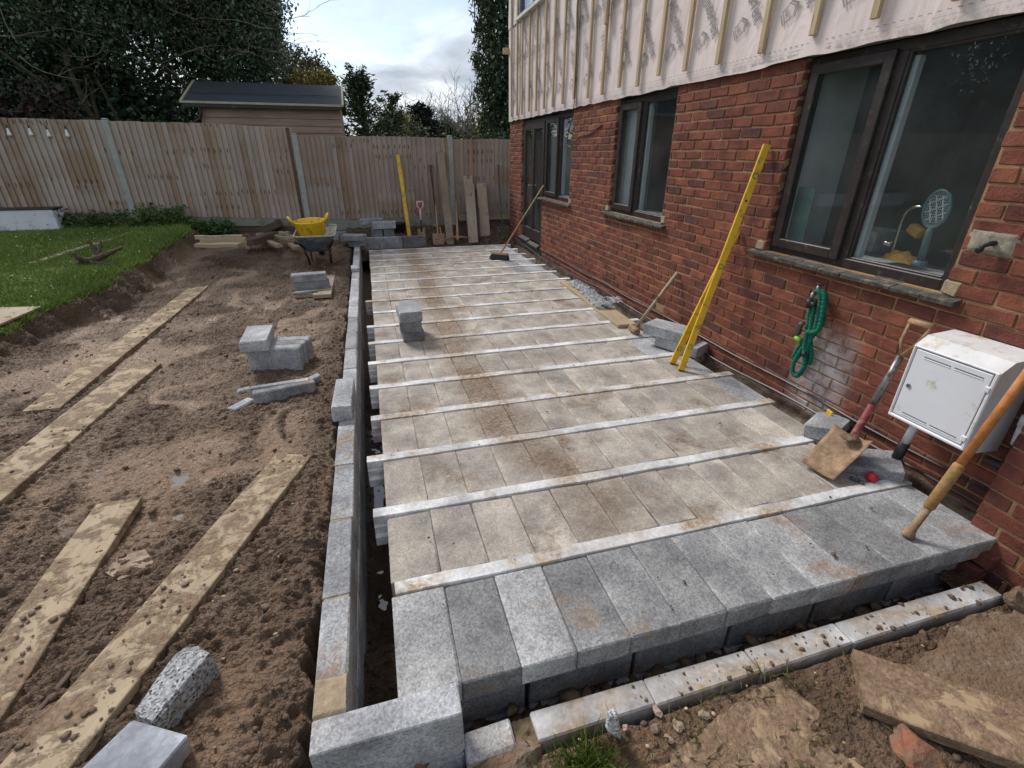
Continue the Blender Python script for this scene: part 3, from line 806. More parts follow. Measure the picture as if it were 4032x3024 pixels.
for i in range(420):     # bottom of the front trench
    x = rng.uniform(0.1, 2.6); y = rng.uniform(.965, 1.05); s = 0.006 + 0.03 * rng.random() ** 2.5
    CL.append((x, y, -0.30 + s * .2)); CS.append(s)
pebbles('mud_clods', CL, CS, M['clod'])
PL = []
for i in range(170):
    y = 1.0 + 6 * rng.random() ** 1.5; x = rng.uniform(-2.6, -0.45)
    PL.append((x, y, ground_at(x, y) + .002))
for i in range(60):
    x = rng.uniform(0.1, 2.2); y = rng.uniform(.45, .84); PL.append((x, y, -0.125))
pebbles('pebbles', PL, [0.004 + 0.006 * rng.random() ** 2 for _ in PL], M['pebble'])
TL = []
for i in range(40):
    x = rng.uniform(0.15, 2.2); TL.append((x, rng.uniform(.97, 1.06), -0.29 + .05 * rng.random()))
pebbles('mortar_droppings', TL, [0.012 + 0.035 * rng.random() ** 2 for _ in TL], M['clod_tan'], 0.5)

# ================================================================== BEAM AND BLOCK FLOOR
BEAM_Y = [1.473 + 0.4965 * i for i in range(17)]
fl = thing('beam_and_block_floor', 'beam and block floor of tan and grey concrete blocks beside the brick house', 'floor', (0, 0, 0))
BL = {}
def blk(sx, sy, sz, c=0.004, jit=0.0015, var=4, key=None):
    kk = (round(sx, 3), round(sy, 3), round(sz, 3), key)
    if kk not in BL:
        BL[kk] = []
        for i in range(var):
            V, F = cham(sx, sy, sz, c, jit)
            for cn in range(8):
                if rng.random() < .28:
                    ch = rng.uniform(.003, .013)
                    for a_ in range(3):
                        v_ = V[cn * 3 + a_]; V[cn * 3 + a_] = tuple(q_ - math.copysign(ch * rng.uniform(.3, 1), q_) * (0 if i_ == a_ else 1) for i_, q_ in enumerate(v_))
            BL[kk].append(MB().add(V, F).mesh('block'))
    return rng.choice(BL[kk])
TRAIL = [PZ((a * 1.8228, b * 1.8228), 0) for a, b in ((935, 640), (955, 690), (975, 730), (1000, 780), (1040, 830), (1070, 890), (1170, 985), (1240, 1020), (1290, 1080))]
RIGHT = {0: 2.70, 1: 2.53, 2: 2.66, 3: 2.72, 4: 2.62, 5: 2.58, 6: 2.56, 7: 2.58, 8: 2.6, 9: 2.6, 10: 2.6, 11: 2.58, 12: 2.56, 13: 2.54, 14: 2.53, 15: 2.52, 16: 2.52}
for r_ in range(17):
    y0 = 1.043 if r_ == 0 else BEAM_Y[r_ - 1] + 0.071
    y1 = BEAM_Y[r_] - 0.002
    x = -0.093 + (0.0 if r_ == 0 else rng.uniform(-.004, .004))
    j = 0
    while x < RIGHT[r_] - 0.03:
        w = min(0.215, RIGHT[r_] - x)
        ly = y1 - y0 - 0.003
        me = blk(w - 0.0018, ly, 0.1, 0.0035, 0.001)
        if r_ == 0:
            b = [0.40, 0.24, 0.43, 0.27, 0.30, 0.27, 0.31, 0.36, 0.42, 0.25, 0.24, 0.33, 0.34][min(j, 12)]
            col = (b, b * 1.0, b * 1.0, rng.choice([.25, .4, .5]))
            mt = M['block']; nm = 'grey_floor_block'
            zt = 0.001 + rng.uniform(-.003, .003)
        else:
            b = rng.uniform(0.36, 0.43)
            if rng.random() < .15: b += .06
            dT = min(math.hypot(x + w / 2 - tp_.x, (y0 + y1) / 2 - tp_.y) for tp_ in TRAIL)
            col = (b * 1.07, b * 0.955, b * 0.81, min(.95, rng.choice([.25, .35, .4, .45, .55]) + .12 * math.exp(-(dT / .3) ** 2)))
            mt = M['floor']; nm = 'floor_block'
            zt = rng.uniform(-.004, .0015)
            if x + w > RIGHT[r_] - (0.42 if r_ in (12, 13, 14, 15) else 0.12) and r_ in (3, 4, 5, 12, 13, 14, 15):
                b = rng.uniform(.26, .45); col = (b, b, b * 1.02, .1); mt = M['block']
        col = (col[0], col[1] * .995, col[2] * (.985 if mt is M['block'] else 1), col[3])
        o = ob(nm, me, None, fl, loc=(x + w / 2, (y0 + y1) / 2 + rng.uniform(-.002, .002), zt - 0.05), rot=(0, 0, rng.uniform(-.004, .004)), color=col)
        if not me.materials:
            me.materials.append(mt)
        o.material_slots[0].link = 'OBJECT'; o.material_slots[0].material = mt
        x += w; j += 1
BEND = {0: (-.077, 2.71), 1: (-.155, 2.56), 2: (-.182, 2.70), 3: (-.152, 2.735), 4: (-.155, 2.70), 5: (-.16, 2.64), 6: (-.155, 2.70), 7: (-.164, 2.66), 8: (-.09, 2.68), 9: (-.173, 2.68), 10: (-.09, 2.69), 11: (-.088, 2.67), 12: (-.09, 2.667), 13: (-.09, 2.647), 14: (-.092, 2.634), 15: (-.092, 2.626), 16: (-.094, 2.62)}
for i, y in enumerate(BEAM_Y):
    x0, x1 = BEND[i]
    mb = MB()
    pr = [(-.0345, .004), (-.032, .0075), (.032, .0075), (.0345, .004), (.036, -.042), (.046, -.05), (.046, -.088), (.062, -.103), (.062, -.15), (-.062, -.15), (-.062, -.103), (-.046, -.088), (-.046, -.05), (-.036, -.042)]
    n = len(pr); segs = 14
    V = []; F = []
    for s_ in range(segs + 1):
        xx = x0 + (x1 - x0) * s_ / segs
        dyy = 0.0025 * math.sin(s_ * 1.7 + i); dz = 0.0012 * math.sin(s_ * 2.3 + i * 2)
        V += [(xx, y + 0.035 + a + dyy, b_ + dz) for a, b_ in pr]
    for s_ in range(segs):
        F += [(s_ * n + q_, s_ * n + (q_ + 1) % n, (s_ + 1) * n + (q_ + 1) % n, (s_ + 1) * n + q_) for q_ in range(n)]
    F += [tuple(range(n)), tuple(range(segs * n, segs * n + n))]
    mb.add(V, F)
    mb.build('concrete_beam', M['beam'], fl, color=(0.66, 0.655, 0.64, (.72, .58, .64, .7, .6, .52)[i % 6]))
# blockwork that carries the floor
sup = thing('support_wall', 'grey block sleeper wall half hidden under the edge of the block floor', 'wall')
x = -0.07
while x < 2.6:
    w = min(.44, 2.62 - x)
    for c_ in range(2):
        ob('block', blk(w - .01, .1, .2, .004, .001), M['block'], sup, loc=(x + w / 2, 1.135 if c_ == 0 else 1.125, -.205 - .215 * c_), color=(.30, .30, .31, .45))
    x += .45
y = 1.25
while y < 9.35:
    for c_ in range(2):
        ob('block', blk(.1, .44, .2, .004, .001), M['block'], sup, loc=(-0.02, y + .22, -.262 - .215 * c_), color=(.27, .28, .30, .3))
    y += .45

# ================================================================== LOW BLOCK WALL
wl = thing('low_block_wall', 'low grey concrete block wall one block thick between muddy trench and floor', 'wall')
def wall_block(name, cx, cy, cz, sx, sy, sz, col, mat='block', rz=0):
    return ob(name, blk(sx, sy, sz, .004, .0015), M[mat], wl, loc=(cx, cy, cz), rot=(0, 0, rz), color=col)
def joint(parent, x0, x1, y0, y1, z0, z1):
    MB().cbox(x0, x1, y0, y1, z0, z1, .002, jit=.002).build('mortar_joint', M['mortar'], parent)
cyt = 0.994
for c_ in range(3):
    zc = 0.1 - .1075 - .2225 * c_
    off = (0.0, .225, 0.0)[c_]
    y = 0.994 + off
    if off:
        wall_block('block', -0.2905, .994 + .10, zc, .1, .205, .215, (.36, .36, .37, .3))
    while y < 9.65:
        L = .44
        if c_ == 0 and 6.9 < y < 7.6:
            L = .30
        b = rng.uniform(.34, .50)
        wall_block('block', -0.2905 + rng.uniform(-.002, .002), y + L / 2, zc, .1, L, .215, (b, b * 1.0, b * 1.01, rng.choice([.2, .35, .45])))
        joint(wl, -0.339, -0.244, y + L - .001, y + L + .011, zc - .1075, zc + .104)
        y += L + .01
    if c_ < 2:
        joint(wl, -0.338, -0.2445, 1.0, 9.65, zc - .1145, zc - .1075)
# corner block, lower corner, mortar spread
wall_block('corner_block', -0.12, .94, -.0075, .44, .1, .215, (.47, .47, .48, .35))
wall_block('block', -0.12, .94, -.232, .44, .1, .215, (.3, .3, .31, .4))
mb = MB()
X, Y = np.meshgrid(np.linspace(-.338, -.243, 26), np.linspace(.985, 1.135, 40))
Zm = 0.1 + .003 + .010 * (0.5 + .5 * fbm(X * 22, Y * 22, 3, 3)) - .02 * sst(1.10, 1.135, Y) - .014 * (1 - sst(.985, 1.0, Y))
ob('mortar_spread', gridmesh('mortar_spread', X, Y, Zm), M['mortar'], wl)
# front low course
fw = thing('front_footing_wall', 'pale muddy low block course in the mud before the block floor', 'wall')
x = .10
for i, L in enumerate((.165, .44, .44, .44, .44, .40)):
    b = (.50, .50, .52, .5, .52, .5)[i]
    ob('block', blk(L, .095, .215, .006, .003), M['beam' if i else 'block'], fw, loc=(x + L / 2, .908, -.2225), color=(b, b * .98, b * .95, .66), rot=(0, 0, rng.uniform(-.006, .006)))
    x += L
    if i == 0:
        X, Y = np.meshgrid(np.linspace(x - .01, x + .10, 20), np.linspace(.86, .955, 20))
        ob('mortar_lump', gridmesh('ml', X, Y, -.155 + clump(X, Y, .02, 8, 14)), M['clod_tan'], fw)
        x += .075
    else:
        x += .002
# far return of the wall: three blocks on edge
p0 = PZ(k(1200, 700, 352, 455, 1.586), -.02); p1 = PZ(k(1200, 700, 743, 442, 1.586), -.02)
for i, fx in enumerate((-.2, .178, .63)):
    b = (.30, .29, .19)[i]
    L = (.33, .44, .44)[i]
    x0 = (-.235, .10, .555)[i]
    wall_block('block', x0 + L / 2, 9.70, .095, L, .1, .215, (b, b, b * 1.03, .2 if i < 2 else .1))
    wall_block('block', x0 + L / 2, 9.70, -.125, L, .1, .215, (b, b, b * 1.03, .2))

# ================================================================== HOUSE
XW = 2.83
house = thing('brick_house', 'red brick house with pink membrane and timber battens on its upper storey', 'house')
OPEN = {'big': (1.765, 3.05, .985, 2.20), 'mid': (4.50, 5.70, 1.0, 2.175), 'far': (7.0, 8.22, .975, 2.165), 'door': (8.22, 9.45, .12, 2.165)}
YN, YF = -2.5, 10.25
mb = MB()
def wbox(m, y0, y1, z0, z1):
    m.box(XW + .0065, XW + .27, y0, y1, z0, z1)
wbox(mb, YN, 1.765, -.5, 2.2); wbox(mb, 3.05, 4.5, -.5, 2.2); wbox(mb, 5.7, 7.0, -.5, 2.2); wbox(mb, 9.45, YF, -.5, 2.2)
wbox(mb, 1.765, 3.05, -.5, .985); wbox(mb, 4.5, 5.7, -.5, 1.0); wbox(mb, 7.0, 8.22, -.5, .975); wbox(mb, 8.22, 9.45, -.5, .12)
bw_ = mb.build('brick_wall', M['brick_mortar'], house)
CH = 0.0764
HOLE = (4.24, 4.40, .14, .25)
def bcol():
    r_ = rng.random()
    if r_ < .14: c = (.245, .083, .048)
    elif r_ < .34: c = (.155, .052, .038)
    elif r_ < .39: c = (.118, .046, .039)
    else: c = (.200, .063, .041)
    f = rng.uniform(.9, 1.12)
    return tuple(x * f for x in c)
def cut(y0, y1, z0, z1):
    segs = [(y0, y1)]
    for (a, b, c_, d_) in list(OPEN.values()) + [HOLE]:
        if z1 > c_ + .03 and z0 < d_ - .03:
            new = []
            for s0, s1 in segs:
                if s1 <= a + .002 or s0 >= b - .002: new.append((s0, s1))
                else:
                    if s0 < a - .03: new.append((s0, a))
                    if s1 > b + .03: new.append((b, s1))
            segs = new
    return segs
bricks = []
for i in range(0, 32):
    zt = 2.199 - i * CH; zb = zt - CH + .009
    y = .30 + (.1125 if i % 2 else 0)
    while y < YF:
        for s0, s1 in cut(max(y, .3), min(y + .2165, YF), zb, zt - .0):
            if s1 - s0 > .025:
                bricks.append((s0, s1, zb, zt))
        y += .225
bricks.sort(key=lambda b: (b[0] - 0) ** 2 + (XW ** 2) if b[0] > 1.05 else 999)
BM = {}
def brick_mesh(w):
    kk = round(w, 2)
    if kk not in BM:
        BM[kk] = [MB().add(*cham(.10, kk, CH - .009, .005, .0025)).mesh('brick') for _ in range(7 if kk > .2 else 3)]
    return rng.choice(BM[kk])
for (s0, s1, zb, zt) in bricks[:298]:
    w = s1 - s0
    me = brick_mesh(w)
    c = bcol()
    if w < .13 and rng.random() < .6: c = (.25, .09, .052)
    ob('brick', me, M['brick'], bw_, loc=(XW + .05 + rng.uniform(-.002, .0015), (s0 + s1) / 2, (zb + zt) / 2), rot=(0, 0, 0), color=(*c, 1)).scale = (1, w / round(w, 2), 1)
mb = MB(); cols = []
for (s0, s1, zb, zt) in bricks[298:]:
    V, F = cham(.10, s1 - s0, zt - zb, .007, .003)
    mb.add(V, F, Matrix.Translation((XW + .05 + rng.uniform(-.002, .0015), (s0 + s1) / 2, (zb + zt) / 2)))
    cols += [bcol()] * len(F)
me = bpy.data.meshes.new('brick_courses'); me.from_pydata(mb.v, [], mb.f)
a = me.attributes.new('bc', 'FLOAT_COLOR', 'FACE')
a.data.foreach_set('color', np.array([(*c, 1) for c in cols], dtype=np.float32).ravel())
kind(ob('brick_courses', me, M['brick_far'], bw_), 'stuff')
# hollow broken through the wall (old air brick)
MB().box(XW + .03, XW + .3, HOLE[0] - .005, HOLE[1] + .005, HOLE[2] - .005, HOLE[3] + .005).build('air_hole', M['black_pl'], bw_)
# footing under the bricks
X, Z = np.meshgrid(np.linspace(0.3, 10.4, 500), np.linspace(-.5, 0.02, 24))
Xf = XW - .012 - .05 * (1 - sst(-.13, -.06, Z)) + clump(X, Z, .012, 12, 6) * (1 - sst(-.02, .02, Z)) + .02 * sst(-.03, .02, Z)
ob('footing', gridmesh('footing', Xf, X, Z), M['plinth'], house)
# projecting pier by the meter pipe
mb = MB(); mb.box(2.685, 2.84, -2.4, 1.155, -.5, 2.2)
pier = mb.build('pier', M['brick_mortar'], house)
for i in range(8, 32):
    zt = 2.199 - i * CH
    y = 1.16
    first = True
    while y > .3:
        w = .215 if (i % 2 or not first) else .1025
        ob('brick', brick_mesh(round(w, 2)), M['brick'], pier, loc=(2.68 + .05, y - w / 2, zt - CH / 2 + .005), color=(*bcol(), 1)); first = False
        y -= w + .01
    ob('brick', brick_mesh(.10), M['brick'], pier, loc=(2.78, 1.107, zt - CH / 2 + .005), rot=(0, 0, 0), color=(*bcol(), 1))
for q_ in range(3):
    ob('brick', brick_mesh(.21), M['brick'], pier, loc=(2.66 - .03 * q_, 1.10 + .01 * q_, -.10 - .078 * q_), rot=(0, .04, .05), color=(*bcol(), 1))

# --- windows and door
def bar(m, y0, y1, z0, z1, x0=XW + .045, x1=XW + .11, c=.005):
    m.cbox(x0, x1, y0, y1, z0, z1, c)
def ring(m, y0, y1, z0, z1, w, x0, x1, wb=None):
    wb = wb or w
    bar(m, y0, y0 + w, z0, z1, x0, x1); bar(m, y1 - w, y1, z0, z1, x0, x1)
    bar(m, y0 + w - .001, y1 - w + .001, z1 - w, z1, x0 + .001, x1 - .001); bar(m, y0 + w - .001, y1 - w + .001, z0, z0 + wb, x0 + .001, x1 - .001)
def pane(parent, y0, y1, z0, z1, x=XW + .075):
    mb = MB(); mb.box(x, x + .004, y0, y1, z0, z1)
    mb.build('pane', M['glass'], parent)
def window(name, key, mull, casement_left=True, sill=True):
    y0, y1, z0, z1 = OPEN[key]
    m = MB(); ring(m, y0, y1, z0, z1, .055, XW + .045, XW + .12, .06)
    bar(m, mull - .03, mull + .03, z0 + .055, z1 - .05, XW + .047, XW + .118)
    w_ = m.build(name, M['frame'], house)
    # opening light on the far side of the mullion, fixed light on the near side
    c = MB(); ring(c, mull + .022, y1 - .035, z0 + .04, z1 - .04, .062, XW + .022, XW + .07)
    c.build('casement', M['frame'], w_)
    pane(w_, mull + .075, y1 - .09, z0 + .095, z1 - .095, XW + .05)
    b = MB(); ring(b, mull + .028, mull + .05, z0 + .06, z1 - .05, .02, XW + .06, XW + .09); ring(b, y0 + .05, mull - .028, z0 + .055, z1 - .05, .018, XW + .055, XW + .085)
    b.build('glazing_bead', M['frame'], w_)
    pane(w_, y0 + .06, mull - .04, z0 + .065, z1 - .06, XW + .075)
    rv = MB()
    for a_, b2 in ((y0 + .01, y0 + .03), (y1 - .03, y1 - .01), (mull - .02, mull - .012)):
        rv.box(XW + .121, XW + (.50 if a_ != mull - .02 else .135), a_, b2, z0 + .01, z1 - .01)
    rv.box(XW + .121, XW + .32, y0 + .03, y1 - .03, z0 - .0, z0 + .05)
    rv.build('reveal', M['reveal'], w_)
    if sill:
        s_ = MB(); n = 9
        for i in range(n):
            a_ = y0 - .10 + (y1 - y0 + .22) * i / n; b2 = y0 - .10 + (y1 - y0 + .22) * (i + 1) / n
            Mt = Matrix.Translation((XW, 0, z0 - .012)) @ Matrix.Rotation(R(-9), 4, 'Y')
            s_.cbox(-.055 + rng.uniform(-.004, .004), .07, a_, b2, -.022, .006 + rng.uniform(-.003, .003), .004, Mt, .002)
        s_.build('sill', M['sill'], w_)
    return w_
wbig = window('kitchen_window', 'big', 2.43)
wmid = window('window', 'mid', 5.17)
wfar = window('window', 'far', 7.60)
MB().cbox(XW + .135, XW + .145, 5.24, 5.62, 1.08, 2.10, .002).build('blind', M['reveal'], wmid)
for w_, ml in ((wbig, 2.43), (wmid, 5.17), (wfar, 7.60)):
    MB().cbox(XW + .088, XW + .13, ml - .072, ml - .032, OPEN['big'][2] + .07, 2.12, .002).build('inner_reveal', M['reveal'], w_)
y0, y1, z0, z1 = OPEN['door']
m = MB(); ring(m, y0, y1, z0, z1, .06, XW + .045, XW + .12, .10)
dr = m.build('door', M['frame'], house)
c = MB(); ring(c, y0 + .055, y1 - .055, z0 + .06, z1 - .055, .10, XW + .03, XW + .075, .20)
bar(c, 8.80, 8.89, z0 + .2, z1 - .15, XW + .032, XW + .073); c.build('door_leaf', M['frame'], dr)
pane(dr, y0 + .14, 8.81, z0 + .24, z1 - .14, XW + .05); pane(dr, 8.88, y1 - .14, z0 + .24, z1 - .14, XW + .05)
mb = MB(); mb.tube([(XW + .03, 8.84, 1.12), (XW - .015, 8.84, 1.12)], .012); mb.tube([(XW - .015, 8.84, 1.12), (XW - .015, 8.93, 1.12)], .009); mb.build('door_handle', M['steel'], dr)
for a_, b2, zq in ((8.84, 9.42, .13), (8.26, 8.83, .10)):
    mb = MB(); mb.cbox(-.035, .05, a_, b2, -.02, .06, .006, Matrix.Translation((XW - .01, 0, zq)) @ Matrix.Rotation(R(-28), 4, 'Y')); mb.build('weather_board', M['sill'], dr)
MB().cbox(XW - .02, XW + .1, 8.18, 9.5, .0, .085, .008).build('door_step', M['sill'], dr)
# cream mortar patches at the sill ends
for y_, z_ in ((3.10, 1.02), (1.74, 1.02), (5.74, 1.04), (4.47, 1.04), (6.97, 1.01)):
    MB().cbox(XW - .004, XW + .05, y_ - .045, y_ + .04, z_ - .035, z_ + .035, .008, jit=.006).build('mortar_patch', M['mortar'], house)
# rooms behind the glass
rm = MB()
def wallq(m, x0, x1, y0, y1, z0, z1): m.box(x0, x1, y0, y1, z0, z1)
wallq(rm, 6.2, 6.3, -2.4, YF, -.1, 2.45); wallq(rm, XW + .27, 6.25, -2.4, YF, -.1, 0.0); wallq(rm, XW + .27, 6.25, -2.4, YF, 2.40, 2.5)
for yy in (0.1, 3.65, 6.3, 10.1, 8.2): wallq(rm, XW + .27, 6.2, yy, yy + .1, 0, 2.42)
rm.build('room_wall', M['plaster'], house)
MB().cbox(XW + .33, XW + .9, 1.0, 3.6, .90, .95, .01).build('worktop', M['plaster'], house)
MB().box(6.35, 12, -2.5, YF, -.4, 5.5).build('rear_body', M['brick_mortar'], house)

# --- upper storey: backing, membrane, print, battens, window
UW = (8.25, 9.5, 3.66, 5.0)
mb = MB()
mb.box(XW - .012, XW + .3, YN, UW[0], 2.205, 5.6); mb.box(XW - .012, XW + .3, UW[1], YF, 2.205, 5.6); mb.box(XW - .012, XW + .3, UW[0], UW[1], 2.205, UW[2]); mb.box(XW - .012, XW + .3, UW[0], UW[1], UW[3], 5.6)
mb.build('upper_wall', M['plaster'], house)
def memb(name, y0, y1, z0, z1, x, wav, ny, nz, seed):
    Yg, Zg = np.meshgrid(np.linspace(y0, y1, ny), np.linspace(0, 1, nz))
    zb = z0 + wav * fbm(Yg * 1.3, Yg * 0, 3, seed) + .008 * vn(Yg * 7, Yg * 0, seed + 3)
    Zq = zb * (1 - Zg) + z1 * Zg
    Xq = x - .006 - .007 * fbm(Yg * 2.2, Zq * 1.1, 3, seed + 9) - .010 * (1 - sst(0, .25, Zg)) * (0.5 + .8 * vn(Yg * 2.7, Yg * 0, seed + 5))
    return ob(name, gridmesh(name, Xq, Yg, Zq), M['membrane'], house)
mem = memb('membrane', YN, YF, 2.192, 3.66, XW - .016, .012, 700, 60, 200)
memb('membrane', YN, UW[0], 3.655, 5.5, XW - .017, .0, 120, 30, 210)
memb('membrane', UW[1], YF, 3.655, 5.5, XW - .017, .0, 30, 30, 220)
# membrane turned round the corner
MB().cbox(XW - .02, XW + .25, YF, YF + .012, 2.2, 5.5, .002).build('membrane_return', M['membrane'], house)
dg = bpy.context.evaluated_depsgraph_get()
def text_mesh(s, size, sx=1.0, space=1.0):
    cu = bpy.data.curves.new('txt', 'FONT'); cu.body = s; cu.size = size; cu.space_character = space; cu.offset = size * .012
    o = bpy.data.objects.new('txt', cu); COL.objects.link(o)
    bpy.context.view_layer.update()
    me = bpy.data.meshes.new_from_object(o.evaluated_get(bpy.context.evaluated_depsgraph_get()))
    bpy.data.objects.remove(o); bpy.data.curves.remove(cu)
    for v in me.vertices: v.co.x *= sx
    return me
XP = XW - .0375
def wall_text_matrix(y, z, ang):
    xt = Vector((0, -math.cos(ang), -math.sin(ang))); yt = Vector((0, -math.sin(ang), math.cos(ang)))
    Mx = Matrix((xt, yt, Vector((-1, 0, 0)))).transposed().to_4x4()
    return Matrix.Translation((XP, y, z)) @ Mx
me_w = text_mesh('W', .13, .72, .9); me_r = text_mesh('nderVent', .13, .66, .9)
me_o = text_mesh('o', .085, .8)
mb = MB()   # house-shaped frame round the o
def strip2(m, pts, w):
    for (a, b) in zip(pts[:-1], pts[1:]):
        a = Vector((*a, 0)); b = Vector((*b, 0)); dn = (b - a).normalized(); nn = Vector((-dn.y, dn.x, 0)) * w / 2
        m.add([a - nn - dn * w / 2, b - nn + dn * w / 2, b + nn + dn * w / 2, a + nn - dn * w / 2], [(0, 1, 2, 3)])
strip2(mb, [(.004, -.012), (.060, -.012), (.060, .070), (.032, .105), (.004, .070), (.004, -.012)], .009)
me_h = mb.mesh('letter_house')
mb = MB(); strip2(mb, [(-.062, .052), (0, .105), (.062, .052)], .018); strip2(mb, [(-.062, .028), (0, .080), (.062, .028)], .010)
strip2(mb, [(-.05, .02), (-.05, -.05), (.05, -.05), (.05, .02)], .009); strip2(mb, [(-.035, -.075), (.05, -.075)], .012)
me_logo = mb.mesh('logo'); me_bba = text_mesh('BBA', .047, .85, .95)
ANG = R(56)
def put(me, Mx, mat, off=0.0, nm='print'):
    o = ob(nm, me, mat, mem, M=Mx @ Matrix.Translation((0, 0, off)))
    return o
def word(y, z):
    Mx = wall_text_matrix(y, z, ANG)
    put(me_w, Mx, M['print'], nm='printed_word'); put(me_h, Mx @ Matrix.Translation((.10, 0, 0)), M['print'], nm='printed_word'); put(me_o, Mx @ Matrix.Translation((.112, .006, 0)), M['print'], nm='printed_word')
    put(me_r, Mx @ Matrix.Translation((.170, 0, 0)), M['print'], nm='printed_word')
def logo(y, z):
    Mx = wall_text_matrix(y, z, R(62)) @ Matrix.Scale(.78, 4)
    put(me_logo, Mx, M['print'], nm='printed_logo'); put(me_bba, Mx @ Matrix.Translation((-.042, -.032, 0)), M['print'], nm='printed_logo')
for i in range(17):
    ye = 3.53 + .4735 * (i - 3)
    word(ye + .30, 2.40 + .45)
    logo(ye + .20, 2.475)
    if ye > 2.0:
        word(ye + .06, 3.02 + .45); 
    logo(ye - .02, 3.12)
# small print along the laps: label boxes of tiny strokes and a dashed line
def small_print(z, ya, yb):
    m = MB(); y = ya
    while y < yb:
        for q_ in range(20):
            if rng.random() < .8:
                h_ = rng.uniform(.008, .02); yy = y + q_ * .0078
                m.add([(XP + .002, yy, z), (XP + .002, yy + .0055, z), (XP + .002, yy + .0055, z + h_), (XP + .002, yy, z + h_)], [(0, 1, 2, 3)])
        m.add([(XP + .002, y, z + .028), (XP + .002, y + .155, z + .028), (XP + .002, y + .155, z + .031), (XP + .002, y, z + .031)], [(0, 1, 2, 3)])
        y += .185
    kind(m.build('printed_strip', M['print_pale'], mem), 'stuff')
    m = MB(); y = ya
    while y < yb:
        m.add([(XP + .002, y, z + .052), (XP + .002, y + .022, z + .052), (XP + .002, y + .022, z + .056), (XP + .002, y, z + .056)], [(0, 1, 2, 3)]); y += .047
    kind(m.build('printed_dashes', M['print'], mem), 'stuff')
small_print(2.218, 1.0, 10.1); small_print(3.005, 4.6, 10.1); small_print(3.10, 4.6, 10.1)
BY = [9.95, 9.58, 9.276, 8.874, 8.488, 8.094, 7.703, 7.30, 6.885, 6.435, 6.018, 5.587, 5.18, 4.785, 4.356, 3.905, 3.43, 2.99, 2.575, 2.151, 1.72, 1.3]
BZ = [2.255, 2.26, 2.256, 2.276, 2.255, 2.262, 2.257, 2.266, 2.293, 2.264, 2.262, 2.291, 2.259, 2.306, 2.289, 2.277, 2.278, 2.306, 2.308, 2.295, 2.29, 2.3]
for y, z in zip(BY, BZ):
    top = 5.2
    if UW[0] - .03 < y < UW[1] + .03: top = 3.625
    L = top - z
    mb = MB(); mb.cbox(0, L, -.022, .022, -.014, .014, .002)
    o = mb.build('batten', M['batten'], house, M=frame_to((XW - .053, y, z), (XW - .053, y + rng.uniform(-.01, .01), top)) @ Matrix.Rotation(R(90), 4, 'X'))
mb = MB(); mb.cbox(0, .52, -.022, .022, -.014, .014, .002)
mb.build('batten', M['batten'], house, M=frame_to((XW - .081, 5.985, 2.93), (XW - .081, 5.985, 3.45)) @ Matrix.Rotation(R(90), 4, 'X'))
mb = MB(); mb.cbox(0, .13, -.02, .02, -.05, .05, .003); mb.build('bracket', M['batten'], house, M=Matrix.Translation((XW - .14, YF - .02, 3.33)))
# upper window
m = MB(); ring(m, UW[0], UW[1], UW[2] + .02, UW[3], .06, XW - .05, XW + .05); bar(m, 8.72, 8.80, UW[2] + .05, UW[3], XW - .045, XW + .045)
M['upvc'] = smat('blue_grey_frame', (0.10, 0.125, 0.165), .4, .1)
uwn = m.build('upper_window', M['upvc'], house)
pane(uwn, UW[0] + .05, 8.73, UW[2] + .06, UW[3] - .05, XW - .01); pane(uwn, 8.79, UW[1] - .05, UW[2] + .06, UW[3] - .05, XW - .01)
MB().box(XW + .06, XW + .1, UW[0], UW[1], UW[2], UW[3]).build('blind', M['white_pl'], uwn)
MB().cbox(XW - .10, XW + .02, UW[0] - .07, UW[1] + .07, UW[2] - .02, UW[2] + .03, .006).build('sill', M['white_top'], uwn)
# flue of thin cable down the membrane and over the brickwork
mb = MB()
c1 = [(XW - .075, 6.83, 5.2), (XW - .075, 6.80, 3.6), (XW - .08, 6.86, 3.25), (XW - .078, 6.79, 2.8), (XW - .075, 6.80, 2.3), (XW - .03, 6.93, 2.1), (XW - .02, 7.1, 1.92), (XW - .02, 7.14, 1.75), (XW - .015, 6.98, 1.72), (XW - .012, 6.7, 1.85), (XW - .01, 6.35, 1.87), (XW - .008, 6.05, 1.95)]
mb.tube(c1, .006, 6)
mb.tube([(XW - .07, 6.78, 5.2), (XW - .072, 6.765, 3.2), (XW - .07, 6.77, 2.35), (XW - .03, 6.85, 2.2)], .005, 6)
tag(mb.build('grey_cable', M['dark_iron']), 'thin dark cable hanging down the membrane to the brick wall', 'cable')
# cables along the foot of the wall
for z_, r_, nm_ in ((.118, .007, 'damp proof line'), (.035, .009, 'cable')):
    pts = [(XW - .008 - (.045 if z_ < .1 else 0) - .004 * math.sin(i * 1.3), .6 + i * .22, z_ + .006 * math.sin(i * .9) + (.02 * math.sin(i * .35) if z_ < .1 else 0)) for i in range(42)]
    if z_ > .1:
        mb = MB(); mb.tube(pts, r_, 6); mb.build('damp_course_edge', M['black_pl'], house)
    else:
        mb = MB(); mb.tube(pts, r_, 6); tag(mb.build('black_cable', M['black_pl']), 'black cable lying along the foot of the brick wall', 'cable')

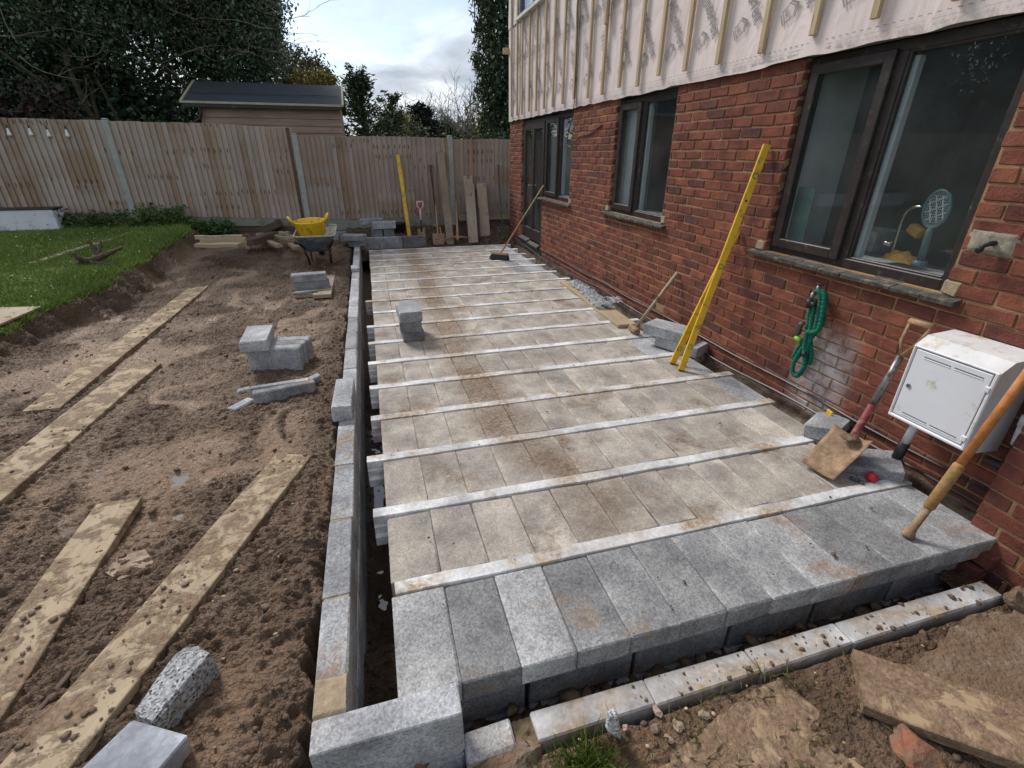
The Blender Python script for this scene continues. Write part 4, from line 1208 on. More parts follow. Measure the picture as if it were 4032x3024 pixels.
# ================================================================== FENCE
FY = 11.0
fence = thing('back_fence', 'weathered timber feather edge fence with grey concrete posts', 'fence', (0, 0, 0))
posts = [-13.2, -10.2, -7.2, -4.22, -1.21, 1.755]
ptop = [2.25, 2.22, 2.2, 2.16, 1.97, 1.965]
for x, zt in zip(posts, ptop):
    mb = MB(); mb.cbox(x - .05, x + .05, FY - .06, FY + .05, -.1, zt - .03, .008)
    mb.cbox(x - .043, x + .043, FY - .052, FY + .043, zt - .03, zt, .02)
    mb.build('post', M['post'], fence)
fgi, fgn = 1, 5
bays = [(-13.15, -10.25, 2.2, .66, .5), (-10.15, -7.25, 2.17, .66, .5), (-7.15, -4.27, 2.135, .62, .45), (-4.17, -1.26, None, None, None), (-1.16, 1.705, 1.93, .40, .235), (1.805, 3.35, 1.90, .36, .2)]
def bay_top(i, x):
    if i == 3: return float(np.interp(x, [-4.2, -2.6, -2.5, -1.2], [2.12, 2.11, 2.10, 2.055]))
    return bays[i][2] + .006 * math.sin(x * 3)
def bay_bot(i, x):
    if i == 3: return float(np.interp(x, [-4.2, -1.2], [.56, .42]))
    return bays[i][3]
for i, (xa, xb, *_r) in enumerate(bays):
    x = xa
    while x < xb - .02:
        w = min(rng.uniform(.088, .102), xb - x)
        zt = bay_top(i, x) + rng.uniform(-.006, .004); zb = bay_bot(i, x)
        mb = MB()
        w2 = w + .02
        V = [(0, 0, 0), (w2, -.004, 0), (w2, .010, 0), (0, .006, 0), (0, 0, 1), (w2, -.004, 1), (w2, .010, 1), (0, .006, 1)]
        V = [(a, -b_ - (.024 * a / w2), zb + (zt - zb) * c_) for a, b_, c_ in V]
        mb.add([(a - w2 / 2, b_, c_ - (zb + zt) / 2) for a, b_, c_ in V], [(0, 1, 2, 3), (4, 5, 6, 7), (0, 1, 5, 4), (1, 2, 6, 5), (2, 3, 7, 6), (3, 0, 4, 7)])
        f = rng.uniform(.86, 1.12); r_ = rng.random()
        c = (.415, .33, .275) if r_ < .6 else ((.43, .36, .315) if r_ < .82 else (.35, .25, .175))
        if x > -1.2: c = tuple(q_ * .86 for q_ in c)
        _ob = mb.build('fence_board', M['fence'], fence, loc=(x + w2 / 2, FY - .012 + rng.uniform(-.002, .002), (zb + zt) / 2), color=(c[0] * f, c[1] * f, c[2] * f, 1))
        fgn -= 1
        if fgn <= 0: fgi += 1; fgn = rng.randint(3, 8)
        bpy.data.objects[_ob.name].pass_index = fgi
        x += w
    zb0 = bay_bot(i, xa); gb = bays[i][4] if bays[i][4] is not None else None
    if i == 3:
        mb = MB()
        V = [(xa, FY - .025, .40), (xb, FY - .025, .28), (xb, FY - .025, .435), (xa, FY - .025, .575)]
        V = V + [(a, FY + .025, c_) for a, _b, c_ in V]
        mb.add(V, [(0, 1, 2, 3), (4, 5, 6, 7), (3, 2, 6, 7), (0, 1, 5, 4)])
        mb.build('gravel_board', M['gravel_board'], fence)
        MB().cbox(xa, xb, FY - .02, FY + .02, .1, .29, .004).build('timber_kickboard', M['old_timber'], fence)
    else:
        MB().cbox(xa, xb, FY - .03, FY + .02, gb - .12, zb0 + .012, .005).build('gravel_board', M['gravel_board'] if i != 5 else M['old_timber'], fence)
    for zr in (.75, 1.35, 1.8):
        MB().cbox(xa, xb, FY + .008, FY + .045, zr, zr + .07, .004).build('rail', M['old_timber'], fence)
mb = MB(); mb.cbox(-1.345, -1.285, FY - .05, FY - .022, .25, 2.06, .004)
mb.build('dark_upright', M['old_timber'], fence)

# string of pale bulbs on the fence
sl_ = thing('string_light', 'string of white bell shaped bulbs hung along the fence top', 'lights')
pts = []
for i, (bx, by) in enumerate(((75, 260), (255, 260), (405, 270), (560, 270))):
    b = PY(k(0, 400, bx, by, 2.115), FY - .06)
    mb = MB(); mb.lathe([(.008, .075), (.014, .06), (.018, .03), (.028, -.015), (.036, -.035), (.0, -.05)], 10, Matrix.Translation(b)); mb.build('bulb', M['bulb'], sl_, smooth=True)
    mb = MB(); mb.tube([b + Vector((0, 0, .07)), b + Vector((0, 0, .11))], .011, 6); mb.build('bulb_holder', M['black_pl'], sl_)
    pts += [b + Vector((-.18, .0, .30)), b + Vector((0, 0, .105))]
pts.append(pts[-1] + Vector((.2, 0, .2)))
mb = MB(); mb.tube([Vector((-8.5, FY - .06, 2.1))] + pts, .004, 5); mb.build('wire', M['black_pl'], sl_)

# ================================================================== SHED beyond the fence
SY = 12.3
shed = thing('garden_shed', 'timber clad garden shed with dark felt roof behind the fence', 'shed', (0, 0, 0))
sx0, sx1 = -3.05, -0.36
z = .2; i = 0
while z < 2.46:
    mb = MB()
    mb.add([(sx0, SY, z), (sx1, SY, z), (sx1, SY - .018, z + .135), (sx0, SY - .018, z + .135), (sx0, SY + .03, z), (sx1, SY + .03, z), (sx1, SY + .03, z + .135), (sx0, SY + .03, z + .135)],
           [(0, 1, 2, 3), (4, 5, 6, 7), (2, 3, 7, 6), (0, 1, 5, 4), (1, 2, 6, 5), (0, 3, 7, 4)])
    V = [(a, SY + (.018 if zz_ > z + .1 else 0) - .018 if b_ < SY + .02 else b_, zz_) for a, b_, zz_ in mb.v]
    mb.v = [(a, (SY - .018 if zz_ < z + .01 else SY) if b_ < SY + .02 else b_, zz_) for a, b_, zz_ in mb.v]
    mb.build('cladding_board', M['shed_wood'], shed)
    z += .13
mb = MB(); mb.box(sx0 + .02, sx1 - .02, SY + .031, SY + 2.3, .1, 2.47); mb.add([(sx1 - .02, SY + .03, 2.47), (sx1 - .02, SY + 2.3, 2.47), (sx1 - .02, SY + 1.17, 2.92)], [(0, 1, 2)]); mb.add([(sx0 + .02, SY + .03, 2.47), (sx0 + .02, SY + 2.3, 2.47), (sx0 + .02, SY + 1.17, 2.92)], [(0, 1, 2)])
mb.build('shed_body', M['shed_wood'], shed)
ex0, ex1 = -3.31, -.29
for s_, nm in ((-1, 'roof'), (1, 'roof')):
    ye = SY + 1.17 + s_ * 1.3
    mb = MB(); V = [(ex0, ye, 2.53), (ex1, ye, 2.53), (ex1, SY + 1.17, 3.02), (ex0, SY + 1.17, 3.02)]
    V += [(a, b_, c_ - .035) for a, b_, c_ in V]
    mb.add(V, [(0, 1, 2, 3), (4, 5, 6, 7), (0, 1, 5, 4), (1, 2, 6, 5), (2, 3, 7, 6), (3, 0, 4, 7)])
    mb.build('roof', M['felt'], shed)
MB().cbox(ex0 + .02, ex1 - .02, SY - .138, SY - .118, 2.44, 2.505, .003).build('eaves_board', M['black_pl'], shed)
MB().cbox(ex0, ex1, SY - .15, SY - .135, 2.505, 2.545, .003).build('eaves_trim', M['pale_trim'], shed)
MB().cbox(ex0 + .1, ex1 - .1, SY + .35, SY + .37, 2.738, 2.745, .001).build('felt_lap', M['felt'], shed)
for xe_ in (ex0, ex1):
    mb = MB(); mb.tube([(xe_, SY - .14, 2.525), (xe_, SY + 1.17, 3.015), (xe_, SY + 2.48, 2.525)], .028, 4); mb.build('barge_board', M['pale_trim'], shed)
mb = MB(); mb.tube([(ex0 + .30, SY - .1, 2.45), (ex0 + .30, SY - .1, 2.33), (ex0 + .26, SY - .1, 2.24), (ex0 + .05, SY - .1, 2.12), (ex0 - .05, SY - .1, 2.10)], .034, 8); mb.build('downpipe', M['black_pl'], shed)

# ================================================================== LOOSE BOARDS AND TIMBER
def board_between(name, label, A, B, w, th, mat, extra=0.0, group=None, cat='board', warp=0.004, roll=0.0):
    """board whose top left edge runs from A (far) to B (near); the width goes to the right"""
    A = Vector(A); B = Vector(B); L = (B - A).length + extra
    n = 10; V = []; F = []
    for i in range(n + 1):
        x = L * i / n; dz = warp * math.sin(i * .9 + len(label)); e0 = rng.uniform(-.002, .002); e1 = rng.uniform(-.002, .002)
        jx = rng.uniform(-.006, .006) if i in (0, n) else 0
        V += [(x + jx, e0, dz - .003), (x + jx, e0 + .004, dz), (x - jx, w + e1 - .004, dz), (x - jx, w + e1, dz - .003), (x - jx, w + e1, dz - th), (x + jx, e0, dz - th)]
    for i in range(n):
        F += [(i * 6 + j, i * 6 + (j + 1) % 6, (i + 1) * 6 + (j + 1) % 6, (i + 1) * 6 + j) for j in range(6)]
    F += [tuple(range(6)), tuple(range(n * 6, n * 6 + 6))]
    mb = MB(); mb.add(V, F)
    o = mb.build(name, M[mat], M=frame_to(A, B, roll))
    return tag(o, label, cat, group)
A0 = PZ(k(0, 1400, 2010, 710), -.05); A1 = PZ(k(0, 1400, 1170, 1650), -.05)
dA = (A1 - A0).normalized()
boards = []
boards.append(board_between('scaffold_board', 'long mud smeared scaffold board running beside the two broken blocks in mud', A0, A0 + dA * 2.3, .222, .038, 'board'))
B0 = PZ(k(0, 1400, 700, 1080), -.045); B1 = PZ(k(0, 1400, 270, 1650), -.05)
boards.append(board_between('scaffold_board', 'muddy scaffold board with a squared end beside the flat stone fragment', B0, B0 + (B1 - B0).normalized() * 2.0, .205, .04, 'board'))
C0 = PZ(k(0, 1400, 920, 70), -.06); C1 = PZ(k(0, 1400, 0, 770), -.055)
boards.append(board_between('scaffold_board', 'clod covered scaffold board lying between the longest board and the puddles', C0, C0 + (C1 - C0).normalized() * 2.5, .27, .04, 'board'))
D0 = PZ(k(0, 700, 1430, 755), -.05); D1 = PZ(k(0, 1400, 150, 405), -.05)
boards.append(board_between('scaffold_board', 'longest pale scaffold board lying across the mud towards the lawn bank', D0, D1, .235, .045, 'board'))
mb = MB(); g0 = PZ(k(0, 2124, 905, 430), -.075); g1 = PZ(k(0, 2124, 20, 1540), -.075)
board_between('half_sunk_lath', 'thin muddy lath half sunk in mud between two scaffold boards', g0, g1, .018, .03, 'old_timber', .6)
e0 = PZ(k(600, 780, 1095, 410, 2.115), .05); e1 = PZ(k(600, 780, 905, 605, 2.115), -.0)
board_between('scaffold_board', 'short board with a smear of mud across it left of the wheelbarrow', e0, e1, .225, .045, 'board')
for (a, b, lab) in ((k(1000, 700, 420, 530), k(1000, 700, 290, 850), 'left one of two boards laid as a wheelbarrow run'), (k(1000, 700, 528, 530), k(1000, 700, 425, 855), 'right one of two boards laid as a wheelbarrow run')):
    board_between('scaffold_board', lab, PZ(a, -.0), PZ(b, -.035), .228, .045, 'board_clean')
lt0, lt1 = PZ(k(0, 700, 945, 388), .40), PZ(k(0, 700, 200, 615), .285)
board_between('timber_batten', 'long narrow batten lying across the lawn grass', lt0, lt1, .11, .035, 'board_clean')
pl = [PZ(k(0, 700, *q), .16) for q in ((300, 932), (0, 1060), (-500, 1290), (-700, 960))]
mb = MB(); mb.add(pl + [p - Vector((0, 0, .018)) for p in pl], [(0, 1, 2, 3), (4, 5, 6, 7), (0, 1, 5, 4), (1, 2, 6, 5), (2, 3, 7, 6), (3, 0, 4, 7)])
tag(mb.build('plywood_sheet', M['board_clean']), 'pale plywood sheet resting over the cut edge of the lawn', 'sheet')

s = 2.115
def pile(name, label, a, b, w, th, z, mat, roll=0.0, dz=0.0):
    zz_ = z
    for _ in range(4):
        A = PZ(k(600, 780, *a, s), zz_); B = PZ(k(600, 780, *b, s), zz_)
        zz_ = max(ground_at(A.x, A.y), ground_at(B.x, B.y)) + th + (z - .09)
    return board_between(name, label, A, B, w, th, mat, roll=roll, cat='timber')
pile('timber_plank', 'rearmost thin plank of the three laid by the lawn corner', (750, 305), (355, 312), .04, .05, .14, 'board_clean')
pile('timber_plank', 'middle thin plank of the three laid by the lawn corner', (778, 325), (404, 332), .05, .06, .12, 'timber')
pile('timber_plank', 'yellow stained wide plank laid in front of two thin ones', (762, 362), (412, 364), .24, .05, .10, 'timber')
pile('timber_block', 'short sawn timber block at the end of the wide plank', (815, 358), (772, 360), .14, .10, .09, 'timber')
board_between('old_beam', 'dark rotten beam propped up slanting by the fence foot', PZ(k(600, 780, 770, 330, s), .10) + Vector((0, 0, .06)), PY(k(600, 780, 1030, 185, s), 10.75), .16, .13, 'old_timber', cat='timber')
pile('old_beam', 'dark squared timber lying under the propped rotten beam', (985, 275), (775, 345), .13, .10, .16, 'old_timber')
for i, (a, b, w, lab) in enumerate((((1003, 290), (870, 290), .07, 'pale square offcut lying rearmost in the offcut heap'), ((1085, 385), (930, 328), .10, 'slanting pale offcut at the front of the offcut heap'),
        ((1080, 318), (965, 312), .09, 'short offcut in the middle of the offcut heap'), ((1180, 330), (1000, 296), .08, 'reddish offcut slanting over the offcut heap'),
        ((1145, 278), (1060, 276), .09, 'stubby brown offcut behind the slanting ones'), ((1125, 372), (1175, 408), .12, 'stubby brick sized offcut beside the short muddy board'), ((1105, 305), (1205, 325), .08, 'grey offcut poking towards the wheelbarrow'))):
    pile('timber_offcut', lab, a, b, w, .05, .12 + .01 * i, 'timber' if i % 3 else 'board_clean')

# flat stone fragment
pts = [PZ(k(0, 2124, *q), -.075) for q in ((755, 235), (860, 130), (1050, 70), (1125, 180), (860, 295))]
mb = MB(); mb.prism([(p.x, p.y) for p in pts], -.105, -.075); tag(mb.build('stone_fragment', M['stone']), 'flat pale stone fragment lying between two muddy scaffold boards', 'stone')

# ================================================================== LOOSE CONCRETE BLOCKS
def loose(label, loc, size, rz=0, tilt=(0, 0), b=.38, dirt=.2, mat='block', name='concrete_block', group=None):
    o = ob(name, blk(*size, .005, .003, 2, key='l' + mat), None, loc=loc, rot=(tilt[0], tilt[1], rz), color=(b, b * 1.0, b * 1.02, dirt))
    if not o.data.materials:
        o.data.materials.append(M[mat])
    return tag(o, label, 'block', group)
BS = (.44, .215, .1)
cpt = Vector((.265, 4.60, 0))
loose('lowest block of the stack of three on the block floor', cpt + Vector((0, .01, .05)), (.2, .36, .1), R(2), b=.20, dirt=.4)
loose('middle block of the stack of three on the block floor', cpt + Vector((-.005, 0, .151)), (.2, .38, .1), R(-2), b=.21, dirt=.4)
loose('pale topmost block of the stack of three on the block floor', cpt + Vector((-.01, 0, .252)), (.215, .38, .1), R(2), b=.36, dirt=.2)
# pair by the brick wall
loose('lower of two blocks beside the leaning yellow levels', (2.63, 3.58, .05), (.42, .215, .1), R(-62), b=.34, dirt=.2)
loose('upper of two blocks beside the leaning yellow levels', (2.57, 3.70, .151), (.42, .225, .1), R(-60), b=.42, dirt=.15)
# mud group
ma = R(-8)
for j, (dx_, lab) in enumerate(((0, 'front one of three blocks standing on edge in the mud'), (.015, 'middle one of three blocks standing on edge in the mud'), (.03, 'rear one of three blocks standing on edge in the mud'))):
    u_ = Vector((-math.sin(ma), math.cos(ma), 0))
    loose(lab, Vector((-.942, 4.345, -.005)) + u_ * (.1015 * j) + Vector((dx_, 0, 0)), (.44, .1, .215), ma, b=.36, dirt=.05)
loose('block lying flat on top of the three upright blocks', (-1.085, 4.47, .154), (.22, .43, .1), R(2), (.0, R(1.5)), b=.47, dirt=.05)
loose('front broken strip of block lying in the mud', (-.80, 3.72, -.055), (.45, .075, .1), R(13), b=.30, dirt=.45)
loose('thin rear strip of block lying in the mud', (-.85, 3.86, -.07), (.44, .055, .07), R(7), b=.42, dirt=.1)
loose('small tilted block chip behind the broken strips', (-.60, 3.90, -.06), (.10, .05, .09), R(40), (R(20), 0), b=.42, dirt=.1)
f1 = PZ(k(0, 700, 1770, 1540), -.09); loose('square slip of block lying left of the broken strips', f1, (.10, .075, .02), R(20), b=.36, dirt=.3, name='block_slip')
f2 = PZ(k(0, 700, 1755, 1645), -.085); loose('long slip of block lying alone before the broken strips', f2, (.085, .19, .025), R(-35), b=.42, dirt=.2, name='block_slip')
# on the wall and at its far end
loose('narrow cut block lying loose on top of the low wall', (-.306, 3.06, .151), (.122, .44, .1), R(-1.5), b=.40, dirt=.15)
loose('lower of two blocks at the far end of the low wall', (-.29, 9.50, .151), (.30, .23, .1), R(3), b=.30, dirt=.25)
loose('upper of two blocks at the far end of the low wall', (-.33, 9.45, .253), (.40, .26, .1), R(-18), b=.31, dirt=.35)
loose('thin slip standing proud on the low wall top', (-.30, 7.35, .125), (.10, .24, .05), R(2), b=.38, dirt=.2)
# stack behind the far return
q = [('flat pale block topmost at the rear of the far stack', (.02, 10.25, .43), (.44, .215, .1), .33), ('pale block lying across the front of the far stack', (.24, 10.05, .38), (.44, .2, .13), .36),
     ('left grey block under the far stack', (.09, 10.1, .24), (.2, .25, .15), .24), ('right grey block under the far stack', (.31, 10.1, .24), (.2, .25, .15), .22),
     ('lowest left block of the far stack', (.14, 10.0, .1), (.2, .215, .14), .26), ('lowest right block of the far stack', (.36, 10.0, .1), (.12, .215, .14), .26)]
for lab, loc, size, b in q:
    loose(lab, loc, size, R(rng.uniform(-4, 4)), b=b, dirt=.15)
# behind the wheelbarrow
S3 = 3.1725
for lab, (px_, py_), z_, size, b in (('block standing on end behind the wheelbarrow tray', (722, 465), .1, (.14, .1, .36), .22), ('block lying beside the upright one behind the wheelbarrow', (785, 550), .08, (.2, .3, .17), .24), ('low block at the foot of the blocks behind the wheelbarrow', (712, 600), .06, (.12, .2, .2), .27)):
    p = PZ(k(1100, 780, px_, py_, S3), z_ - .03)
    loose(lab, p + Vector((0, size[1] / 2, size[2] / 2)), size, R(5), b=b, dirt=.1)
p = PZ(k(1100, 780, 742, 635, S3), .02); loose('thin pale slip of block lying right of the wheelbarrow', p + Vector((0, 0, .02)), (.30, .07, .04), R(-12), b=.42, dirt=.1, name='block_slip')
# on the barrow run
loose('lower muddy block lying on the wheelbarrow run', (-.865, 6.99, .02), (.44, .16, .1), R(4), b=.27, dirt=.35)
loose('upper muddy block lying on the wheelbarrow run', (-.89, 6.99, .121), (.44, .17, .1), R(6), b=.34, dirt=.35)
p = PZ(k(1000, 700, 375, 830), -.02); loose('thin grey slip of block on the end of the wheelbarrow run', p, (.30, .07, .03), R(10), b=.34, dirt=.1, name='block_slip')
p = PZ(k(1000, 700, 268, 842), -.08); loose('small grey chip in mud beside the wheelbarrow run', p, (.09, .06, .03), R(10), b=.30, dirt=.1, name='block_slip')
p = PZ(k(1000, 700, 525, 795), -.02); loose('tiny chip on the wheelbarrow run beside two blocks', p, (.05, .05, .04), R(30), b=.25, dirt=.1, name='block_slip')
# two broken blocks by the long scaffold board
def shaped(name, label, top, bot, mat, col, cat='block', sub=0, jit=0.004):
    n = len(top); V = [tuple(v) for v in top] + [tuple(v) for v in bot]
    bm = bmesh.new(); vs = [bm.verts.new(v) for v in V]
    bm.faces.new(vs[:n]); bm.faces.new(vs[n:][::-1])
    for i in range(n): bm.faces.new((vs[i], vs[n + i], vs[n + (i + 1) % n], vs[(i + 1) % n]))
    bmesh.ops.recalc_face_normals(bm, faces=bm.faces)
    bmesh.ops.bevel(bm, geom=list(bm.edges), offset=.006, segments=1, affect='EDGES', profile=.5)
    if sub:
        bmesh.ops.triangulate(bm, faces=bm.faces)
        bmesh.ops.subdivide_edges(bm, edges=list(bm.edges), cuts=sub, use_grid_fill=True)
        for v in bm.verts:
            v.co += Vector((rng.uniform(-jit, jit), rng.uniform(-jit, jit), rng.uniform(-jit, jit)))
    me = bpy.data.meshes.new(name); bm.to_mesh(me); bm.free()
    return tag(ob(name, me, M[mat], color=col), label, cat)
jt = [PZ(k(0, 2124, *q_), z_) for q_, z_ in (((970, 1255), .005), ((1250, 850), .03), ((1330, 785), .035), ((1420, 765), .035), ((1530, 820), .03), ((1110, 1330), .01))]
shaped('broken_block', 'broken block showing a dark pitted face lying in the mud', jt, [Vector((p.x + (.012 if i > 2 else -.01), p.y - .008, -.13)) for i, p in enumerate(jt)], 'pitted', (.46, .46, .46, .45), sub=1, jit=.0035)
shaped('concrete_block', 'smooth pale block with mud smears beside the broken pitted block',
       [PZ(k(0, 2124, *q_), .05) for q_ in ((960, 1308), (1370, 1420), (1090, 1750), (560, 1690))],
       [PZ(k(0, 2124, *q_), -.14) for q_ in ((960, 1400), (1420, 1590), (1240, 1800), (640, 1800))], 'beam', (.44, .46, .50, .62))
# beside the gas pipe
c0 = PZ(k(3000, 1600, 580, 195, s), .05); loose('rough block on the floor edge behind the shovel blade', c0 + Vector((.0, .03, .0)), (.30, .2, .1), R(28), (R(-8), R(6)), b=.36, dirt=.15)
c0 = PZ(k(3000, 1600, 860, 500, s), .03); loose('tilted dark block on the floor edge in front of the shovel blade', c0 + Vector((.03, .02, -.01)), (.32, .2, .1), R(-40), (R(6), R(-8)), b=.25, dirt=.25)
for i, q_ in enumerate(((790, 610), (830, 635), (750, 600))):
    c0 = PZ(k(3000, 1600, *q_, s), .012); loose(('middle dark crumb of three between red cap and shovel', 'dark crumb of block closest to the red cap', 'dark crumb of block closest to the shovel blade')[i], c0, (.03, .022, .02), R(40 * i), b=.12, dirt=.1, name='block_crumb')
# shard standing at the front, dark lump in the trench
sh = [PZ(k(1900, 2124, *q_), -.12) for q_ in ((905, 1400), (1015, 1480))]
tp = PZ(k(1900, 2124, 990, 1470), -.125)
zc_ = lambda q_: PY(k(1900, 2124, *q_), tp.y + .01)
poly = [zc_(q_) for q_ in ((905, 1400), (930, 1285), (985, 1270), (1000, 1350), (1018, 1480), (960, 1445))]
shaped('block_shard', 'pointed speckled shard of block standing in the front mud', poly, [p + Vector((.004, .03, -.01)) for p in poly], 'pitted', (.55, .55, .56, .1))
tp = PZ(k(2832, 2124, 1545, 290), -.28); loose('dark pitted lump of block in the front trench', tp + Vector((0, .02, .05)), (.07, .06, .10), R(20), (R(8), R(10)), b=.12, dirt=.1, mat='pitted', name='block_lump')

# ================================================================== FRONT RUBBLE, TIMBER AND STONES
def slab_poly(name, label, poly, z0, z1, mat, cat, jit=.012, st=False, div=.05, amp=.008, turn=0):
    P_ = []
    for (a, b) in zip(poly, poly[1:] + poly[:1]):
        a = Vector((*a, 0)); b = Vector((*b, 0)); n = max(1, int((b - a).length / div))
        for i in range(n):
            v = a + (b - a) * i / n
            P_.append((v.x + rng.uniform(-jit, jit), v.y + rng.uniform(-jit, jit)))
    bm = bmesh.new()
    vs = [bm.verts.new((x, y, z1)) for x, y in P_]; f = bm.faces.new(vs)
    r_ = bmesh.ops.extrude_face_region(bm, geom=[f])
    for v in [g for g in r_['geom'] if isinstance(g, bmesh.types.BMVert)]: v.co.z = z0 + 0; v.co.x *= 1.0
    bmesh.ops.triangulate(bm, faces=bm.faces)
    for _ in range(2):
        bmesh.ops.subdivide_edges(bm, edges=[e_ for e_ in bm.edges if e_.calc_length() > div * .8], cuts=1)
        bmesh.ops.triangulate(bm, faces=bm.faces)
    for v in bm.verts:
        if v.co.z > z0 + .002: v.co.z += amp * float(fbm(np.array(v.co.x * 14), np.array(v.co.y * 14), 3, 300))
    bmesh.ops.recalc_face_normals(bm, faces=bm.faces)
    me = bpy.data.meshes.new(name); bm.to_mesh(me); bm.free()
    o = ob(name, me, M[mat])
    if turn:
        Mt = Matrix.Translation((poly[0][0], poly[0][1], 0)) @ Matrix.Rotation(turn, 4, 'Z'); me.transform(Mt.inverted()); o.matrix_basis = Mt
    return kind(o, 'structure') if st else tag(o, label, cat)
slab_poly('broken_path', '', [(2.62, .80), (2.42, .79), (2.24, .818), (2.1, .80), (1.96, .765), (1.74, .735), (1.66, .55), (1.75, .1), (3.2, .1), (3.2, .7)], -.2, -.112, 'rubble', '', st=True, jit=.016, div=.035, amp=.012)
slab_poly('rotten_timber', 'mud caked rotten timber sheet splitting at its end in the front mud', [(1.09, .80), (1.27, .818), (1.335, .62), (1.42, .40), (1.25, .2), (.5, .3), (.60, .66), (.84, .735)], -.16, -.116, 'board_old', 'timber', .010, amp=.005, div=.03, turn=R(-66))
bo = board_between('scaffold_board', 'muddy board end pointing at the pale front wall', (1.434, .642, -.062), (1.434 + .74, .642 - .68, -.01), .235, .04, 'board_old', .2, roll=R(0))
p = PZ(k(2832, 2124, 1415, 1520), -.10)
def rock(name, label, c, r_, mat, cat='stone', n=2, flat=.8, seed=1):
    bm = bmesh.new(); bmesh.ops.create_icosphere(bm, subdivisions=3, radius=1)
    for v in bm.verts:
        d_ = 1 + .35 * float(fbm(np.array(v.co.x * 1.3 + seed), np.array(v.co.y * 1.3 + v.co.z), 3, seed))
        q_ = Vector(v.co)
        for ax in (Vector((.6, .5, .6)), Vector((-.7, .3, .5)), Vector((.1, -.8, .5)), Vector((0, .1, 1)), Vector((-.2, -.6, -.7))):
            ax = ax.normalized(); t_ = q_.dot(ax)
            if t_ > .68: q_ -= ax * (t_ - .68)
        v.co = Vector((q_.x * r_[0], q_.y * r_[1], q_.z * r_[2])) * d_
    me = bpy.data.meshes.new(name); bm.to_mesh(me); bm.free()
    return tag(ob(name, me, M[mat], loc=c, rot=(0, 0, seed * 1.3)), label, cat)
rock('broken_brick', 'broken red brick half buried between muddy board and rotten timber', p, (.085, .07, .045), 'redstone', seed=3)
p = PZ(k(1900, 2124, 170, 1620), -.15); rock('concrete_lump', 'rough concrete lump with stones beside the corner block', p, (.15, .09, .05), 'rubble', seed=5)
p = PZ(k(1000, 2124, 1170, 1610), -.13); rock('mud_lump', 'brown mud lump leaning on the corner block face', p + Vector((0, -.0, .02)), (.045, .03, .06), 'clod', 'lump', seed=7)
for i, (q_, lab, r_) in enumerate((((1270, 1245), 'pale flint just before the front wall', (.02, .014, .01)), ((1255, 1370), 'orange pebble on the front mud', (.018, .016, .012)), ((1420, 1350), 'pale chip of concrete on the front mud', (.026, .018, .012)), ((1610, 1275), 'flat grey pebble on the front mud', (.022, .018, .01)), ((1040, 1365), 'small grey pebble beside the speckled shard', (.012, .01, .01)), ((1355, 1450), 'thin pale flint lying on the rotten timber', (.018, .012, .006)))):
    rock('stone', lab, PZ(k(1900, 2124, *q_), -.12), r_, 'stone', seed=i + 11)
p = PZ(k(2832, 2124, 2200, 1195), -.05); rock('stone', 'white stone on the broken concrete path', p, (.03, .035, .03), 'rubble', seed=21)
p = PZ(k(2832, 2124, 2190, 430), -.08); rock('concrete_lump', 'pale broken concrete at the house end of the front wall', p, (.05, .06, .06), 'rubble', seed=22)
n = 420; c0 = PZ(k(1900, 2124, 720, 1600), -.12)
gx_ = c0.x + nr.normal(0, .055, n); gy_ = c0.y + nr.normal(-.01, .03, n)
v, q2 = blades(gx_, gy_, np.full(n, -.135), nr.uniform(.03, .075, n), np.full(n, .0022), 1.1)
tag(ob('grass_tuft', npmesh('grass_tuft', v, q2), M['grass']), 'tuft of green grass growing in the front mud', 'grass')
n = 700; xx_ = nr.uniform(.15, 1.6, n); yy_ = nr.uniform(.6, .855, n); kp = vn(xx_ * 7, yy_ * 7, 44) > .25
v, q2 = blades(xx_[kp], yy_[kp], np.full(kp.sum(), -.13), nr.uniform(.015, .05, kp.sum()), np.full(kp.sum(), .0018), 1.8)
kind(ob('dry_grass', npmesh('dry_grass', v, q2), M['drygrass']), 'stuff')

# clods sitting on the boards
CL = []; CS = []
for o, nn in zip(boards, (260, 170, 200, 190)):
    xs_b = [v.co.x for v in o.data.vertices]; w_ = max(v.co.y for v in o.data.vertices)
    L = max(xs_b); mw = o.matrix_basis
    for i in range(nn):
        a = rng.random() * L; b = rng.random() * w_
        if float(vn(np.array(a * 4.0), np.array(b * 9), 51 + nn)) < -.05: continue
        p = mw @ Vector((a, b, 0)); s_ = .002 + .012 * rng.random() ** 3.0
        CL.append((p.x, p.y, p.z + s_ * .3)); CS.append(s_)
pebbles('board_clods', CL, CS, M['clod'], .3)

